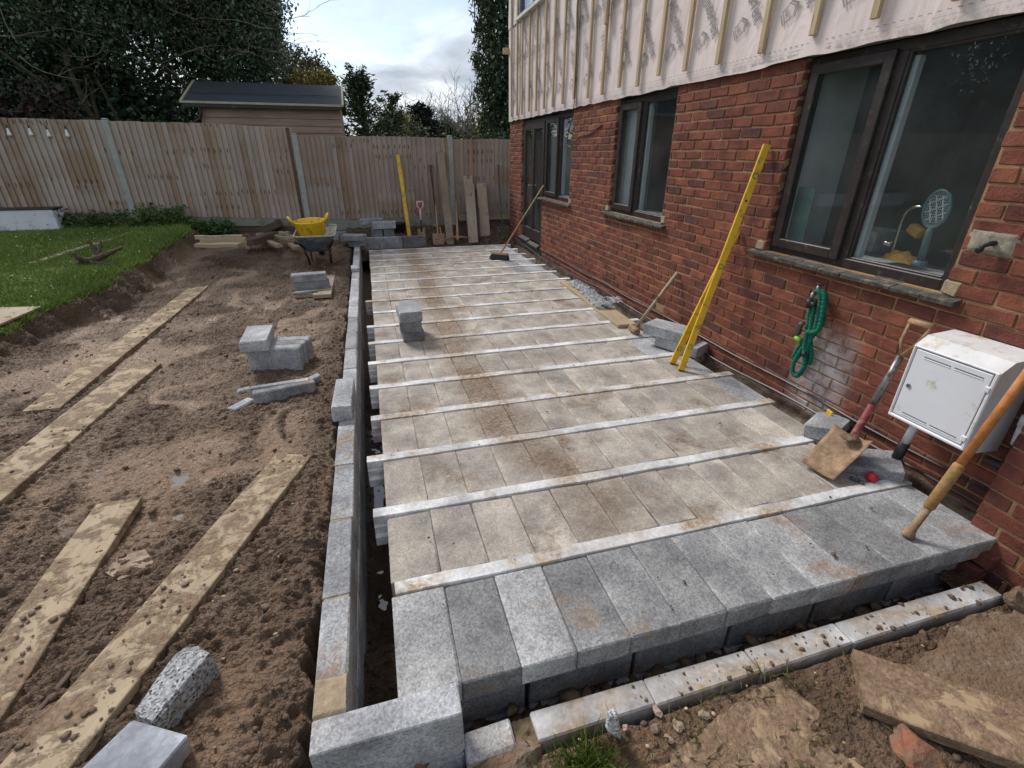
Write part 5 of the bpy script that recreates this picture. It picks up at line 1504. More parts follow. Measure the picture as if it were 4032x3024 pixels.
# ================================================================== TOOLS
def leaning(name, label, cat, base, top, group=None):
    t_ = thing(name, label, cat, M=frame_to(base, top), group=group)
    return t_, (Vector(top) - Vector(base)).length
def level(label, base, top, roll, L=None, w=.05, d_=.026, vials=(.12, .5, .88)):
    t_, LL = leaning('spirit_level', label, 'level', base, top)
    L = L or LL
    Mb = t_.matrix_basis.to_3x3(); nv_ = (CAM - (Vector(base) + Vector(top)) / 2).normalized()
    roll = math.atan2(-nv_.dot(Mb.col[1]), nv_.dot(Mb.col[2])) + roll
    Rm = Matrix.Rotation(roll, 4, 'X')
    mb = MB(); mb.cbox(0, L, -w / 2, w / 2, -d_ / 2, d_ / 2, .003, Rm)
    mb.build('level_body', M['yellow'], t_)
    for x_ in (-.004, L - .004):
        mb = MB(); mb.cbox(x_, x_ + .008, -w / 2 - .001, w / 2 + .001, -d_ / 2 - .001, d_ / 2 + .001, .003, Rm); mb.build('end_cap', M['yellow'] if x_ > 0 else M['dark_iron'], t_)
    for f_ in vials:
        Mv = Rm @ Matrix.Translation((L * f_, 0, d_ / 2 - .001))
        mb = MB(); mb.lathe([(.0, .0005), (.017, .0005), (.017, .002), (.021, .002), (.021, -.002)], 16, Mv); mb.build('vial_ring', M['dark_iron'], t_)
        mb = MB(); mb.cbox(-.013, .013, -.006, .006, .001, .004, .002, Mv); mb.build('vial', M['lime'], t_)
    mb = MB(); mb.lathe([(0, .001), (.009, .001), (.009, -.001)], 10, Rm @ Matrix.Translation((L * .78, 0, d_ / 2))); mb.build('hang_hole', M['dark_iron'], t_)
    return t_
level('longer yellow spirit level leaning on the brick wall beside the kitchen window', PZ(k(1900, 700, 1440, 1395), .006), PX((3019, 572), XW - .035), R(18))
level('shorter yellow spirit level leaning behind the longer one on the brick wall', PZ((2655, 1436), .006) + Vector((0, .03, 0)), PX((2914, 909), XW - .04) + Vector((0, .03, 0)), R(18))
def P15(x, y, z): return PZ(k(1500, 600, x, y, 2.115), z)
def PF(x, y, yy=10.93): return PY(k(1500, 600, x, y, 2.115), yy)
level('yellow spirit level leaning upright on the timber fence', P15(238, 703, .10), PF(140, 22), R(0), w=.072)

# broom
bt = PX((2141, 730), XW - .01); bb = PZ((1968, 1003), .085)
t_, L = leaning('broom', 'broom with black bristles leaning on the wall by the glazed door', 'broom', bb, bt)
mb = MB(); mb.tube([(0, 0, 0), (L, 0, 0)], .0135, 10); mb.build('handle', M['handle'], t_, smooth=True)
hd = t_.matrix_basis.inverted() @ (Matrix.Translation(bb) @ Matrix.Rotation(R(-38), 4, 'Z') @ Matrix.Rotation(R(-14), 4, 'X'))
mb = MB(); mb.cbox(-.15, .15, -.035, .035, -.005, .035, .006, hd); mb.build('broom_head', M['handle'], t_)
mb = MB()
for i in range(15):
    for j in range(4):
        a, b = -.14 + i * .02, -.028 + j * .019
        mb.add([(a - .009, b - .009, -.004), (a + .009, b - .009, -.004), (a + .009, b + .009, -.004), (a - .009, b + .009, -.004), (a * 1.12 - .012, b * 1.7 - .012, -.083), (a * 1.12 + .012, b * 1.7 - .012, -.08), (a * 1.12 + .012, b * 1.7 + .012, -.083), (a * 1.12 - .012, b * 1.7 + .012, -.08)],
               [(0, 1, 2, 3), (4, 5, 6, 7), (0, 1, 5, 4), (1, 2, 6, 5), (2, 3, 7, 6), (3, 0, 4, 7)], hd)
mb.build('bristles', M['bristle'], t_)
# maul
hb = PZ(k(1900, 700, 1100, 1100), .045); ht = PX(k(1900, 700, 1415, 690), XW - .02)
t_, L = leaning('sledge_hammer', 'sledge hammer with pale wooden handle leaning on the brick wall', 'hammer', hb, ht)
mb = MB(); mb.tube([(-.03, 0, 0), (L * .5, 0, 0), (L, 0, 0)], [.016, .0165, .019], 10); mb.build('handle', M['board_clean'], t_, smooth=True)
Mh = Matrix.Rotation(R(90), 4, 'X')
mb = MB(); mb.lathe([(0, -.085), (.028, -.085), (.036, -.07), (.034, 0), (.036, .07), (.028, .085), (0, .085)], 8, Mh); mb.build('hammer_head', M['rusty'], t_)
# shovel with T handle
F0, F1 = Vector((2.255, 1.78, .022)), Vector((2.28, 1.585, .022)); K0, K1 = Vector((2.52, 1.85, .165)), Vector((2.555, 1.635, .165))
t_ = thing('shovel', 'muddy square mouthed shovel with strap handle leaning by the meter box', 'shovel', (F0 + F1) / 2)
inv = t_.matrix_basis.inverted()
nu, nv = 12, 10; V = []; F = []
for i in range(nu + 1):
    for j in range(nv + 1):
        a, b = i / nu, j / nv
        p = (F0 * (1 - a) + K0 * a) * (1 - b) + (F1 * (1 - a) + K1 * a) * b
        up = .030 * (abs(b - .5) * 2) ** 2.2 * (0.3 + .7 * a) + .02 * max(0, a - .8) * 5 * .6
        p = p + Vector((-.25, 0, 1)) * up
        V.append(inv @ p)
for i in range(nu):
    for j in range(nv): F.append((i * (nv + 1) + j, i * (nv + 1) + j + 1, (i + 1) * (nv + 1) + j + 1, (i + 1) * (nv + 1) + j))
mb = MB(); mb.add(V, F); o = mb.build('blade', M['rusty'], t_, smooth=True); md = o.modifiers.new('solid', 'SOLIDIFY'); md.thickness = .003
SB = (K0 + K1) / 2; ST = PX(k(3300, 1250, 425, 265, 1.73), 2.70); SM = PX(k(3300, 1250, 215, 610, 1.73), 2.62)
SM = SB + (ST - SB) * .42
mb = MB(); mb.tube([inv @ (SB + (SB - ST).normalized() * .10 + Vector((0, 0, -.0))), inv @ SB, inv @ (SB + (ST - SB) * .1), inv @ SM], [.012, .024, .021, .019], 10); mb.build('socket', M['redsleeve'], t_, smooth=True)
mb = MB(); mb.tube([inv @ SM, inv @ ST], [.019, .0175], 10); mb.build('shaft', M['steel'], t_, smooth=True)
H0 = PX(k(3300, 1250, 495, 25, 1.73), 2.765); H1 = PX(k(3300, 1250, 645, 65, 1.73), 2.765)
mb = MB(); mb.tube([inv @ ST, inv @ (ST * .5 + H0 * .5 + Vector((-.01, .012, -.01))), inv @ H0], .009, 8); mb.tube([inv @ ST, inv @ (ST * .5 + H1 * .5 + Vector((-.01, -.012, -.01))), inv @ H1], .009, 8); mb.build('strap', M['rusty'], t_, smooth=True)
mb = MB(); mb.tube([inv @ (H0 + (H0 - H1) * .04), inv @ H1], .017, 10); mb.build('grip', M['handle'], t_, smooth=True)
rockp = SB + Vector((-.05, -.02, .025)); mb = MB()
o = rock('mud_clump', 'brown mud clump stuck to the shovel blade', rockp, (.05, .04, .022), 'clod', 'mud', seed=31)
# orange bar leaning in front of the meter box
pb0 = PZ((3572, 2112), .004); pb1 = PX((4032, 1487), 2.56); dirb = (pb1 - pb0).normalized()
t_, L = leaning('digging_bar', 'rusty digging bar with orange shaft leaning before the meter box', 'bar', pb0, pb0 + dirb * 1.15)
mb = MB(); mb.tube([(0, 0, 0), (.01, 0, 0), (.03, 0, 0), (.05, 0, 0), (.17, 0, 0)], [.028, .03, .022, .0165, .0175], 10); mb.build('foot', M['rusty'], t_, smooth=True)
mb = MB(); mb.tube([(.165, 0, 0), (.175, 0, 0), (.40, 0, 0), (.41, 0, 0)], [.018, .024, .024, .019], 10); mb.build('sleeve', M['orange_rust'], t_, smooth=True)
mb = MB(); mb.tube([(.405, 0, 0), (1.15, 0, 0)], [.0185, .019], 10); mb.build('shaft', M['orange'], t_, smooth=True)

# tools along the fence
b, tp = P15(343, 748, .03), PF(324, 415, 10.6)
tp = b + (PY(k(1500, 600, 324, 412, 2.115), b.y + .22) - b)
t_, L = leaning('spade', 'garden spade with faded pink handle standing in the earth by the fence', 'spade', b, tp)
mb = MB(); mb.cbox(0, .26, -.075, .075, -.003, .003, .002); mb.build('blade', M['rusty'], t_)
mb = MB(); mb.tube([(.2, 0, 0), (L * .56, 0, 0)], .017, 8); mb.build('shaft', M['dark_iron'], t_, smooth=True)
mb = MB(); mb.tube([(L * .55, 0, 0), (L - .14, 0, 0)], .019, 8); mb.tube([(L - .15, 0, 0), (L - .09, .055, 0), (L, .06, 0)], .014, 8); mb.tube([(L - .15, 0, 0), (L - .09, -.055, 0), (L, -.06, 0)], .014, 8); mb.tube([(L, -.065, 0), (L, .065, 0)], .018, 8); mb.build('handle', M['pink'], t_, smooth=True)
b, tp = P15(475, 655, .16), PF(410, 105)
t_, L = leaning('iron_bar', 'tall dark iron bar leaning on the fence beside the spade', 'bar', b, tp)
mb = MB(); mb.tube([(0, 0, 0), (.06, 0, 0), (L, 0, 0)], [.006, .016, .016], 8); mb.build('bar_shaft', M['dark_iron'], t_)
mb = MB(); mb.cbox(L - .04, L, -.03, .03, -.008, .008, .003); mb.build('chisel_end', M['dark_iron'], t_)
b, tp = P15(482, 768, .0), PF(450, 380, 10.85)
t_, L = leaning('shovel', 'old shovel with brown wooden shaft leaning on the fence', 'shovel', b, tp)
mb = MB(); mb.cbox(0, .30, -.11, .11, -.004, .004, .003); mb.build('blade', M['rusty'], t_)
mb = MB(); mb.tube([(.25, 0, 0), (L, 0, 0)], .018, 8); mb.build('shaft', M['handle'], t_, smooth=True)
b, tp = P15(520, 752, .02), PF(490, 620, 10.2)
t_, L = leaning('trowel_shovel', 'small shovel with orange blade tip beside the old shovel', 'shovel', b, tp)
mb = MB(); mb.cbox(0, .22, -.07, .07, -.004, .004, .003); mb.build('blade', M['rusty'], t_)
mb = MB(); mb.tube([(.2, 0, 0), (L, 0, 0)], .014, 8); mb.build('shaft', M['orange'], t_, smooth=True)
b, tp = P15(455, 665, .08), P15(447, 590, .08) + Vector((0, 0, .0))
tp = PY(k(1500, 600, 447, 590, 2.115), b.y + .05)
t_, L = leaning('hand_tool', 'short tool with yellow grip and dark hammer head by the iron bar', 'tool', b, tp)
mb = MB(); mb.tube([(0, 0, 0), (L, 0, 0)], .016, 8); mb.build('grip', M['yellow_pl'], t_, smooth=True)
mb = MB(); mb.tube([(L, 0, 0), (L + .28, 0, 0)], .010, 8); mb.cbox(L + .26, L + .31, -.10, .08, -.018, .018, .004); mb.build('head', M['dark_iron'], t_)
o = board_between('mossy_plank', 'tall grey mossy plank leaning on the fence by the concrete post', PF(465, -5, 10.93), P15(550, 765, .0), .145, .03, 'mossy', cat='plank')
b, tp = P15(640, 722, .10), PF(624, 392, 10.7)
t_, L = leaning('mattock', 'mattock with wooden shaft standing head down by the fence', 'mattock', b, tp)
mb = MB(); mb.tube([(-.02, 0, 0), (.15, 0, 0), (L, 0, 0)], [.03, .022, .019], 8); mb.build('shaft', M['handle'], t_, smooth=True)
mb = MB(); mb.tube([(.03, -.26, 0), (.05, -.1, 0), (.06, 0, 0), (.04, .14, 0), (.0, .26, 0)], [.007, .02, .028, .022, .012], 8); mb.build('pick_head', M['rusty'], t_, smooth=True)
def fboard(lab, aL, bL, z, w, mat='board_clean', th=.035, yy=10.9):
    A = PF(*aL, yy); B = P15(*bL, z)
    return board_between('scaffold_board', lab, A, B, w, th, mat, roll=0)
fboard('left pale board leaning on the fence with knotted foot', (700, 262), (732, 750), .03, .19, yy=10.86)
fboard('tall board leaning behind the left pale board on the fence', (682, 195), (726, 690), .10, .20, 'board_clean', yy=10.95)
fboard('right pale board leaning on the fence near the house', (796, 258), (830, 700), .08, .205, yy=10.88)
fboard('dark narrow board leaning between two pale boards', (785, 300), (805, 720), .06, .06, 'old_timber', yy=10.92)
b, tp = P15(1015, 640, .2), PF(975, 112)
t_, L = leaning('iron_rod', 'thin dark iron rod leaning on the fence by the house corner', 'rod', b, tp)
mb = MB(); mb.tube([(0, 0, 0), (L, 0, 0)], .011, 6); mb.build('rod', M['dark_iron'], t_); mb = MB(); mb.lathe([(0, -.02), (.02, 0), (0, .02)], 8, Matrix.Translation((L, 0, 0))); mb.build('rod_head', M['dark_iron'], t_)
board_between('timber_plank', 'brown plank lying at the fence foot by the house corner', (3.0, 10.86, .42), (1.85, 10.86, .42), .04, .10, 'timber', cat='plank')
board_between('timber_plank', 'dark plank lying under the brown plank at the fence foot', (3.0, 10.84, .29), (1.85, 10.84, .29), .04, .10, 'old_timber', cat='plank')
# bucket
p = P15(150, 720, .02)
t_ = thing('rubber_bucket', 'black rubber bucket behind the far blocks at the fence foot', 'bucket', (p.x, p.y, .06))
mb = MB(); mb.lathe([(0, .0), (.12, 0), (.16, .27), (.172, .275), (.168, .255), (.15, .25), (.115, .02), (0, .02)], 18); mb.build('bucket_body', M['rubber'], t_, smooth=True)
mb = MB(); mb.tube([(-.17, 0, .27), (-.14, -.12, .30), (0, -.16, .31), (.14, -.12, .30), (.17, 0, .27)], .008, 6); mb.build('bucket_handle', M['dark_iron'], t_)

# ================================================================== WHEELBARROW AND TUB
wb = thing('wheelbarrow', 'grey blue builder\'s wheelbarrow crusted with dried mortar on two boards', 'wheelbarrow', (-.86, 8.5, .0))
W0 = Vector((-.86, 8.5, 0))
def rrect(cx, cy, hx, hy, r_, z, n=5, dz=0):
    P_ = []
    for (sx_, sy_, a0) in ((1, 1, 0), (-1, 1, 90), (-1, -1, 180), (1, -1, 270)):
        for i in range(n):
            a = R(a0 + 90 * i / (n - 1))
            y_ = cy + sy_ * (hy - r_) + r_ * math.sin(a)
            P_.append((cx + sx_ * (hx - r_) + r_ * math.cos(a), y_, z + dz * (y_ - cy) / hy))
    return P_
def loft(m, loops, capb=False):
    n = len(loops[0]); V = []; F = []
    for l in loops: V += l
    for i in range(len(loops) - 1):
        F += [(i * n + j, i * n + (j + 1) % n, (i + 1) * n + (j + 1) % n, (i + 1) * n + j) for j in range(n)]
    if capb: F.append(tuple(range(n)))
    m.add(V, F)
tw = .295
mb = MB(); loft(mb, [rrect(0, .02, .16, .26, .08, .235), rrect(0, .02, .19, .30, .09, .26), rrect(0, .03, tw, .44, .10, .515, dz=.03)], True); mb.build('tray', M['barrow'], wb, smooth=True)
mb = MB(); loft(mb, [rrect(0, .03, tw - .012, .43, .09, .50, dz=.03), rrect(0, .02, .18, .29, .08, .275), rrect(0, .02, .15, .25, .07, .262)]); mb.v = mb.v; mb.build('tray_lining', M['dried_mortar'], wb, smooth=True)
mb = MB(); lp = rrect(0, .03, tw + .004, .445, .10, .515, dz=.03); mb.tube([Vector(p) for p in lp] + [Vector(lp[0])], .013, 8, False); mb.build('rim', M['dried_mortar'], wb, smooth=True)
for s_ in (-1, 1):
    g = Vector((-1.088, 7.72, .46)) - W0 if s_ < 0 else Vector((-.575, 7.72, .475)) - W0
    mb = MB(); mb.tube([g, g + Vector((-s_ * .02, .22, -.05)), Vector((s_ * .17, -.1, .235)), Vector((s_ * .12, .35, .21)), Vector((s_ * .05, .52, .16))], .017, 8); mb.build('frame_tube', M['dark_iron'], wb, smooth=True)
    mb = MB(); mb.tube([g + Vector((0, -.02, .004)), g + Vector((-s_ * .008, .12, -.022))], .022, 8); mb.build('grip', M['rubber'], wb, smooth=True)
    fx = -.155 if s_ < 0 else .168
    mb = MB(); mb.tube([Vector((s_ * .20, -.30, .30)), Vector((fx * 1.05, -.17, .12)), Vector((fx, -.15, -.01)), Vector((fx * .9, .05, .0)), Vector((s_ * .15, .16, .22))], .017, 8); mb.build('leg', M['dark_iron'], wb, smooth=True)
mb = MB(); mb.lathe([(.05, -.035), (.12, -.04), (.15, -.03), (.158, 0), (.15, .03), (.12, .04), (.05, .035)], 20, Matrix.Translation((-.01, .52, .155)) @ Matrix.Rotation(R(90), 4, 'Y')); mb.build('wheel', M['rubber'], wb, smooth=True)
mb = MB(); mb.cbox(-.075, -.005, -.403, -.398, .40, .45, .002, Matrix.Translation((-.02, .0, .035)) @ Matrix.Rotation(R(-18), 4, 'X') @ Matrix.Translation((0, -.10, -.13))); mb.build('maker_label', M['dried_mortar'], wb)
tc0 = PY(k(1100, 780, 400, 350, S3), 8.5)
tub = thing('yellow_tub', 'yellow flexible tub with two handles sitting in the wheelbarrow', 'tub', (tc0.x, 8.47, .33), R(8))
tub.rotation_euler = (R(4), R(-3), R(8))
mb = MB(); mb.lathe([(0, 0), (.165, 0), (.18, .02), (.232, .335), (.240, .345), (.235, .352), (.224, .345), (.172, .03), (0, .025)], 28); mb.build('tub_wall', M['yellow_pl'], tub, smooth=True)
for s_ in (-1, 1):
    mb = MB(); mb.tube([(s_ * .225, -.08, .34), (s_ * .275, -.07, .40), (s_ * .295, 0, .43), (s_ * .275, .07, .40), (s_ * .225, .08, .34)], .016, 8)
    mb.build('tub_handle', M['yellow_pl'], tub, smooth=True)
mb = MB(); mb.lathe([(0, .22), (.10, .23), (.19, .20), (.20, .18)], 20); mb.build('tub_fill', M['dried_mortar'], tub, smooth=True)

# ================================================================== PLANK WITH POLYTHENE BUNDLE
a0, a1 = PZ(k(1900, 700, 565, 748), .034), PZ(k(1900, 700, 985, 1070), .034)
pk = board_between('scaffold_board', 'clean tan board lying on the floor under the polythene bundle', a0, a1, .21, .034, 'timber')
bd = thing('wall_tie_bundle', 'bundle of thin steel ties in crumpled clear polythene on the tan board', 'bundle', M=pk.matrix_basis @ Matrix.Translation((.25, .115, .0)))
Lb = 1.15
mb = MB(); n = 40; V = []; F = []; m_n = 14
for i in range(n + 1):
    f_ = i / n
    for j in range(m_n):
        a = 2 * math.pi * j / m_n
        w_ = (.075 + .03 * f_) * (1 + .25 * math.sin(i * 1.1 + j * 2.1) * .5) * (1 if 0 < i < n else .7); h_ = (.042 + .012 * math.sin(i * .7)) * (1 + .22 * math.sin(i * 1.9 + j * 1.3))
        V.append((f_ * Lb, w_ * math.cos(a) + .02 * math.sin(f_ * 5), max(.002, h_ * .55 + h_ * .75 * math.sin(a)) + rng.uniform(0, .006)))
for i in range(n): F += [(i * m_n + j, i * m_n + (j + 1) % m_n, (i + 1) * m_n + (j + 1) % m_n, (i + 1) * m_n + j) for j in range(m_n)]
mb.add(V, F); mb.build('polythene', M['film'], bd)
for i in range(16):
    a = rng.uniform(-.05, .05); h_ = rng.uniform(.008, .045)
    mb = MB(); mb.tube([(.02, a, h_), (Lb - rng.uniform(-.03, .06), a * .6 + rng.uniform(-.01, .01), h_)], .0035, 5); mb.build('steel_tie', M['galv'], bd)
p = PZ(k(1900, 700, 1015, 940), .05)
mb = MB(); X, Y = np.meshgrid(np.linspace(-.11, .11, 14), np.linspace(-.08, .08, 12))
ob('polythene_flap', gridmesh('flap', X, Y, .05 + .05 * fbm(X * 14, Y * 14, 3, 71)), M['film'], bd, loc=(Lb - .22, .16, -.01))
# ================================================================== WALL FITTINGS
tapp = PX(k(2700, 900, 808, 400, 1.586), XW - .07)
t_ = thing('garden_tap', 'worn brass garden tap with cross handle on the brick wall', 'tap', (XW, tapp.y, tapp.z))
mb = MB(); mb.tube([(0, 0, .0), (-.06, 0, 0), (-.085, 0, -.01), (-.092, 0, -.05)], [.013, .014, .014, .012], 10); mb.tube([(-.055, 0, 0), (-.055, 0, .045)], [.016, .010], 10); mb.build('tap_body', M['steel'], t_, smooth=True)
mb = MB(); mb.tube([(-.055, -.032, .055), (-.055, .032, .055)], .006, 8); mb.tube([(-.055, 0, .04), (-.055, 0, .06)], .008, 8); mb.build('tap_handle', M['dark_iron'], t_, smooth=True)
mb = MB(); mb.tube([(-.092, 0, -.045), (-.092, 0, -.10)], [.022, .018], 10); mb.build('hose_connector', M['black_pl'], t_, smooth=True)
ho = thing('garden_hose', 'green scrunched fabric hose hanging in loops from the garden tap', 'hose', (XW - .07, tapp.y, tapp.z - .3))
def hp(q_, dx): return PX(k(2700, 900, *q_, 1.586), XW - .045 - dx) - Vector(ho.location)
def smooth_path(P_, per=10):
    P_ = [P_[0]] + P_ + [P_[-1]]; out = []
    for i in range(1, len(P_) - 2):
        for s_ in range(per):
            t = s_ / per; a, b, c_, d_ = P_[i - 1:i + 3]
            out.append(.5 * ((2 * b) + (c_ - a) * t + (2 * a - 5 * b + 4 * c_ - d_) * t * t + (3 * b - a - 3 * c_ + d_) * t ** 3))
    return out + [P_[-2]]
strands = [([(808, 440), (800, 500), (785, 580), (778, 640), (760, 700), (700, 790), (668, 860), (672, 905), (700, 918), (735, 870), (748, 800), (775, 700), (808, 620), (830, 530), (842, 440), (828, 392), (808, 400)], .03),
           ([(820, 392), (860, 398), (873, 440), (862, 520), (845, 600), (808, 650), (775, 660), (765, 740), (755, 800), (772, 842), (786, 780), (778, 700), (758, 640)], .012),
           ([(830, 398), (848, 450), (838, 560), (815, 640), (770, 700), (735, 760), (690, 810), (675, 800), (700, 750), (745, 690), (765, 600), (775, 520), (795, 450)], .0),
           ([(845, 395), (866, 430), (852, 540), (828, 630), (790, 650), (758, 648), (748, 700), (742, 760), (738, 860), (705, 905)], .045)]
for st_, dx in strands:
    pth = smooth_path([hp(q_, dx) for q_ in st_], 12)
    mb = MB(); mb.tube(pth, [.0145 + .003 * math.sin(i * 2.1) for i in range(len(pth))], 8); mb.build('hose_loop', M['hose'], ho, smooth=True)
mb = MB(); mb.tube([hp((735, 590), .03), hp((712, 600), .03), hp((700, 650), .03), hp((682, 672), .03)], [.014, .022, .022, .014], 10); mb.build('spray_nozzle', M['black_pl'], ho, smooth=True)
mb = MB(); mb.tube([hp((690, 675), .03), hp((715, 700), .03)], .018, 10); mb.build('nozzle_collar', M['lime'], ho, smooth=True)
for q_ in ((800, 462), (742, 770)):
    mb = MB(); mb.tube([hp(q_, .05), hp((q_[0] - 6, q_[1] + 26), .05)], .017, 10); mb.build('hose_coupling', M['black_pl'], ho, smooth=True)
# pipe stub with mortar patch
pp = PX(k(3432, 700, 1035, 545, 2.115), XW)
t_ = thing('pipe_stub', 'bent dark pipe stub in a grey mortar patch on the brick wall', 'pipe', pp)
X, Y = np.meshgrid(np.linspace(-.105, .11, 20), np.linspace(-.055, .05, 14))
ob('mortar_patch', gridmesh('mp', -.009 - .004 * fbm(X * 20, Y * 20, 3, 9) + .014 * sst(.6, 1, np.maximum(np.abs(X) / .11, np.abs(Y) / .055)), X + .015, Y), M['mortar_grey'], t_)
mb = MB(); mb.tube([(.02, 0, 0), (-.03, 0, 0), (-.05, .015, -.01), (-.058, .028, -.045)], .0125, 10); mb.tube([(-.052, .02, -.022), (-.056, .025, -.036)], .0155, 10); mb.build('pipe_bend', M['dark_iron'], t_, smooth=True)
# meter box
bx0, bx1 = 2.585, XW - .002
by0, by1, bz0, bz1 = 1.262, 1.64, .372, .775
mbx = thing('meter_box', 'white plastic gas meter box with stained sloping top on the brick wall', 'meter box', (bx1, (by0 + by1) / 2, bz0))
o_ = Vector(mbx.location)
prof = [(bx0, bz0), (bx0, bz1), (bx0 + .06, bz1 + .045), (bx1, bz1 + .058), (bx1, bz0 - .04), (bx0 + .05, bz0 - .022)]
mb = MB(); n = len(prof); V = [(x - o_.x, by0 - o_.y, z - o_.z) for x, z in prof] + [(x - o_.x, by1 - o_.y, z - o_.z) for x, z in prof]
fc = [(i, (i + 1) % n, n + (i + 1) % n, n + i) for i in range(n)]
mb.add(V, [tuple(range(n)), tuple(range(n, 2 * n))] + [f for i, f in enumerate(fc) if i not in (1, 2)])
me = mb.mesh('box_body'); bm = bmesh.new(); bm.from_mesh(me); bmesh.ops.recalc_face_normals(bm, faces=bm.faces); bm.to_mesh(me); bm.free()
ob('box_body', me, M['white_pl'], mbx)
mb = MB(); tv = [V[i] for i in (1, 2, 3, n + 1, n + 2, n + 3)]; mb.add(tv, [(0, 1, 4, 3), (1, 2, 5, 4)]); mb.build('box_top', M['white_top'], mbx)
def fbox(m, y0, y1, z0, z1, d0, d1, c=.002): m.cbox(bx0 - d1 - o_.x, bx0 - d0 - o_.x, y0 - o_.y, y1 - o_.y, z0 - o_.z, z1 - o_.z, c)
mb = MB(); fbox(mb, by0 + .0, by1 - .0, bz0 + .0, bz0 + .018, -.004, .010, .005); fbox(mb, by0, by1, bz1 - .012, bz1, -.004, .006, .004); fbox(mb, by0, by0 + .018, bz0, bz1, -.004, .009, .005); fbox(mb, by1 - .014, by1, bz0, bz1, -.004, .009, .005); mb.build('door_surround', M['white_pl'], mbx)
mb = MB(); fbox(mb, by0 + .018, by1 - .014, bz0 + .018, bz1 - .012, -.002, .0008); mb.build('door_gap', M['groove'], mbx)
mb = MB(); fbox(mb, by0 + .0225, by1 - .018, bz0 + .022, bz1 - .017, .0, .005, .003); dd = mb.build('box_door', M['white_pl'], mbx)
for y_a, y_b, z_ in ((by0 + .05, by0 + .175, bz1 - .045), (by0 + .19, by0 + .315, bz1 - .045), (by0 + .05, by0 + .175, bz0 + .045), (by0 + .19, by0 + .315, bz0 + .045)):
    mb = MB(); fbox(mb, y_a, y_b, z_ - .004, z_ + .004, .004, .0056, .0005); mb.build('vent_slot', M['groove'], dd)
    mb = MB(); fbox(mb, y_a, y_b, z_ - .008, z_ - .0035, .004, .0075, .001); mb.build('slot_lip', M['white_pl'], dd)
for z_ in (bz1 - .085, bz0 + .06):
    mb = MB(); fbox(mb, by0 + .008, by0 + .03, z_ - .014, z_ + .014, .002, .014, .003); mb.build('hinge', M['white_pl'], mbx)
mb = MB(); mb.lathe([(0, .006), (.006, .006), (.006, .010), (.011, .010), (.011, .004)], 14, Matrix.Translation((bx0 - o_.x, by1 - .045 - o_.y, (bz0 + bz1) / 2 - .01 - o_.z)) @ Matrix.Rotation(R(-90), 4, 'Y')); mb.build('lock', M['groove'], dd)
mg = text_mesh('G', .03, .9)
ob('letter', mg, M['white_top'], dd, M=Matrix.Translation((bx0 - .0062 - o_.x, by1 - .03 - o_.y, bz0 + .05 - o_.z)) @ Matrix((Vector((0, -1, 0)), Vector((0, 0, 1)), Vector((-1, 0, 0)))).transposed().to_4x4())
g0 = PX(k(2832, 1400, 1415, 520), 2.72); g1 = PX(k(2832, 1400, 1350, 630), 2.72); g2 = PX(k(2832, 1400, 1260, 790), 2.72); g3 = PX(k(2832, 1400, 1215, 860), 2.72)
t_ = thing('gas_pipe', 'white gas pipe with black sleeve going into the earth under the meter box', 'pipe', g3)
mb = MB(); mb.tube([g0 + Vector((0, 0, .05)) - g3, g0 - g3, g1 - g3], .021, 12); mb.build('white_pipe', M['white_pl'], t_, smooth=True)
mb = MB(); mb.tube([g1 - g3, g2 - g3], .0265, 12); mb.build('black_sleeve', M['black_pl'], t_, smooth=True)
mb = MB(); mb.tube([g2 - g3, g3 - g3, (g3 - g2) * 1.5], .023, 12); mb.build('pipe_foot', M['mortar_grey'], t_, smooth=True)
q0 = [PX(k(3232, 1400, *q_, 1.586), 2.76) for q_ in ((1275, 445), (1225, 560), (1190, 650), (1150, 690), (1100, 678), (1035, 650))]
t_ = thing('waste_pipe', 'black waste pipe with bend low on the wall beside the meter box', 'pipe', q0[3])
mb = MB(); mb.tube([p - q0[3] for p in smooth_path(q0[1:], 5)], .021, 10); mb.build('pipe_bend', M['black_pl'], t_, smooth=True)
mb = MB(); mb.tube([q0[0] - q0[3] + Vector((0, 0, .05)), q0[0] - q0[3]], .028, 10); mb.tube([q0[0] - q0[3], q0[1] - q0[3]], .024, 10); mb.build('pipe_collar', M['white_pl'], t_, smooth=True)
p = PZ(k(3000, 1600, 910, 595, s), .02)
mb = MB(); mb.lathe([(0, .03), (.02, .028), (.028, .015), (.03, -.015), (0, -.02)], 14, Matrix.Rotation(R(35), 4, 'Y')); tag(mb.build('red_cap', M['red'], loc=p, smooth=True), 'shiny red plastic cap on the floor by the gas pipe', 'cap')
p = PZ(k(3000, 1600, 545, 80, s), -.05); p = PX(k(3000, 1600, 545, 85, s), 2.775)
mb = MB(); mb.cbox(-.004, .004, -.022, .022, -.05, .05, .003); tag(mb.build('yellow_tab', M['yellow_pl'], loc=p, rot=(R(8), 0, 0)), 'yellow marker tab in the trench at the foot of the wall', 'tab')

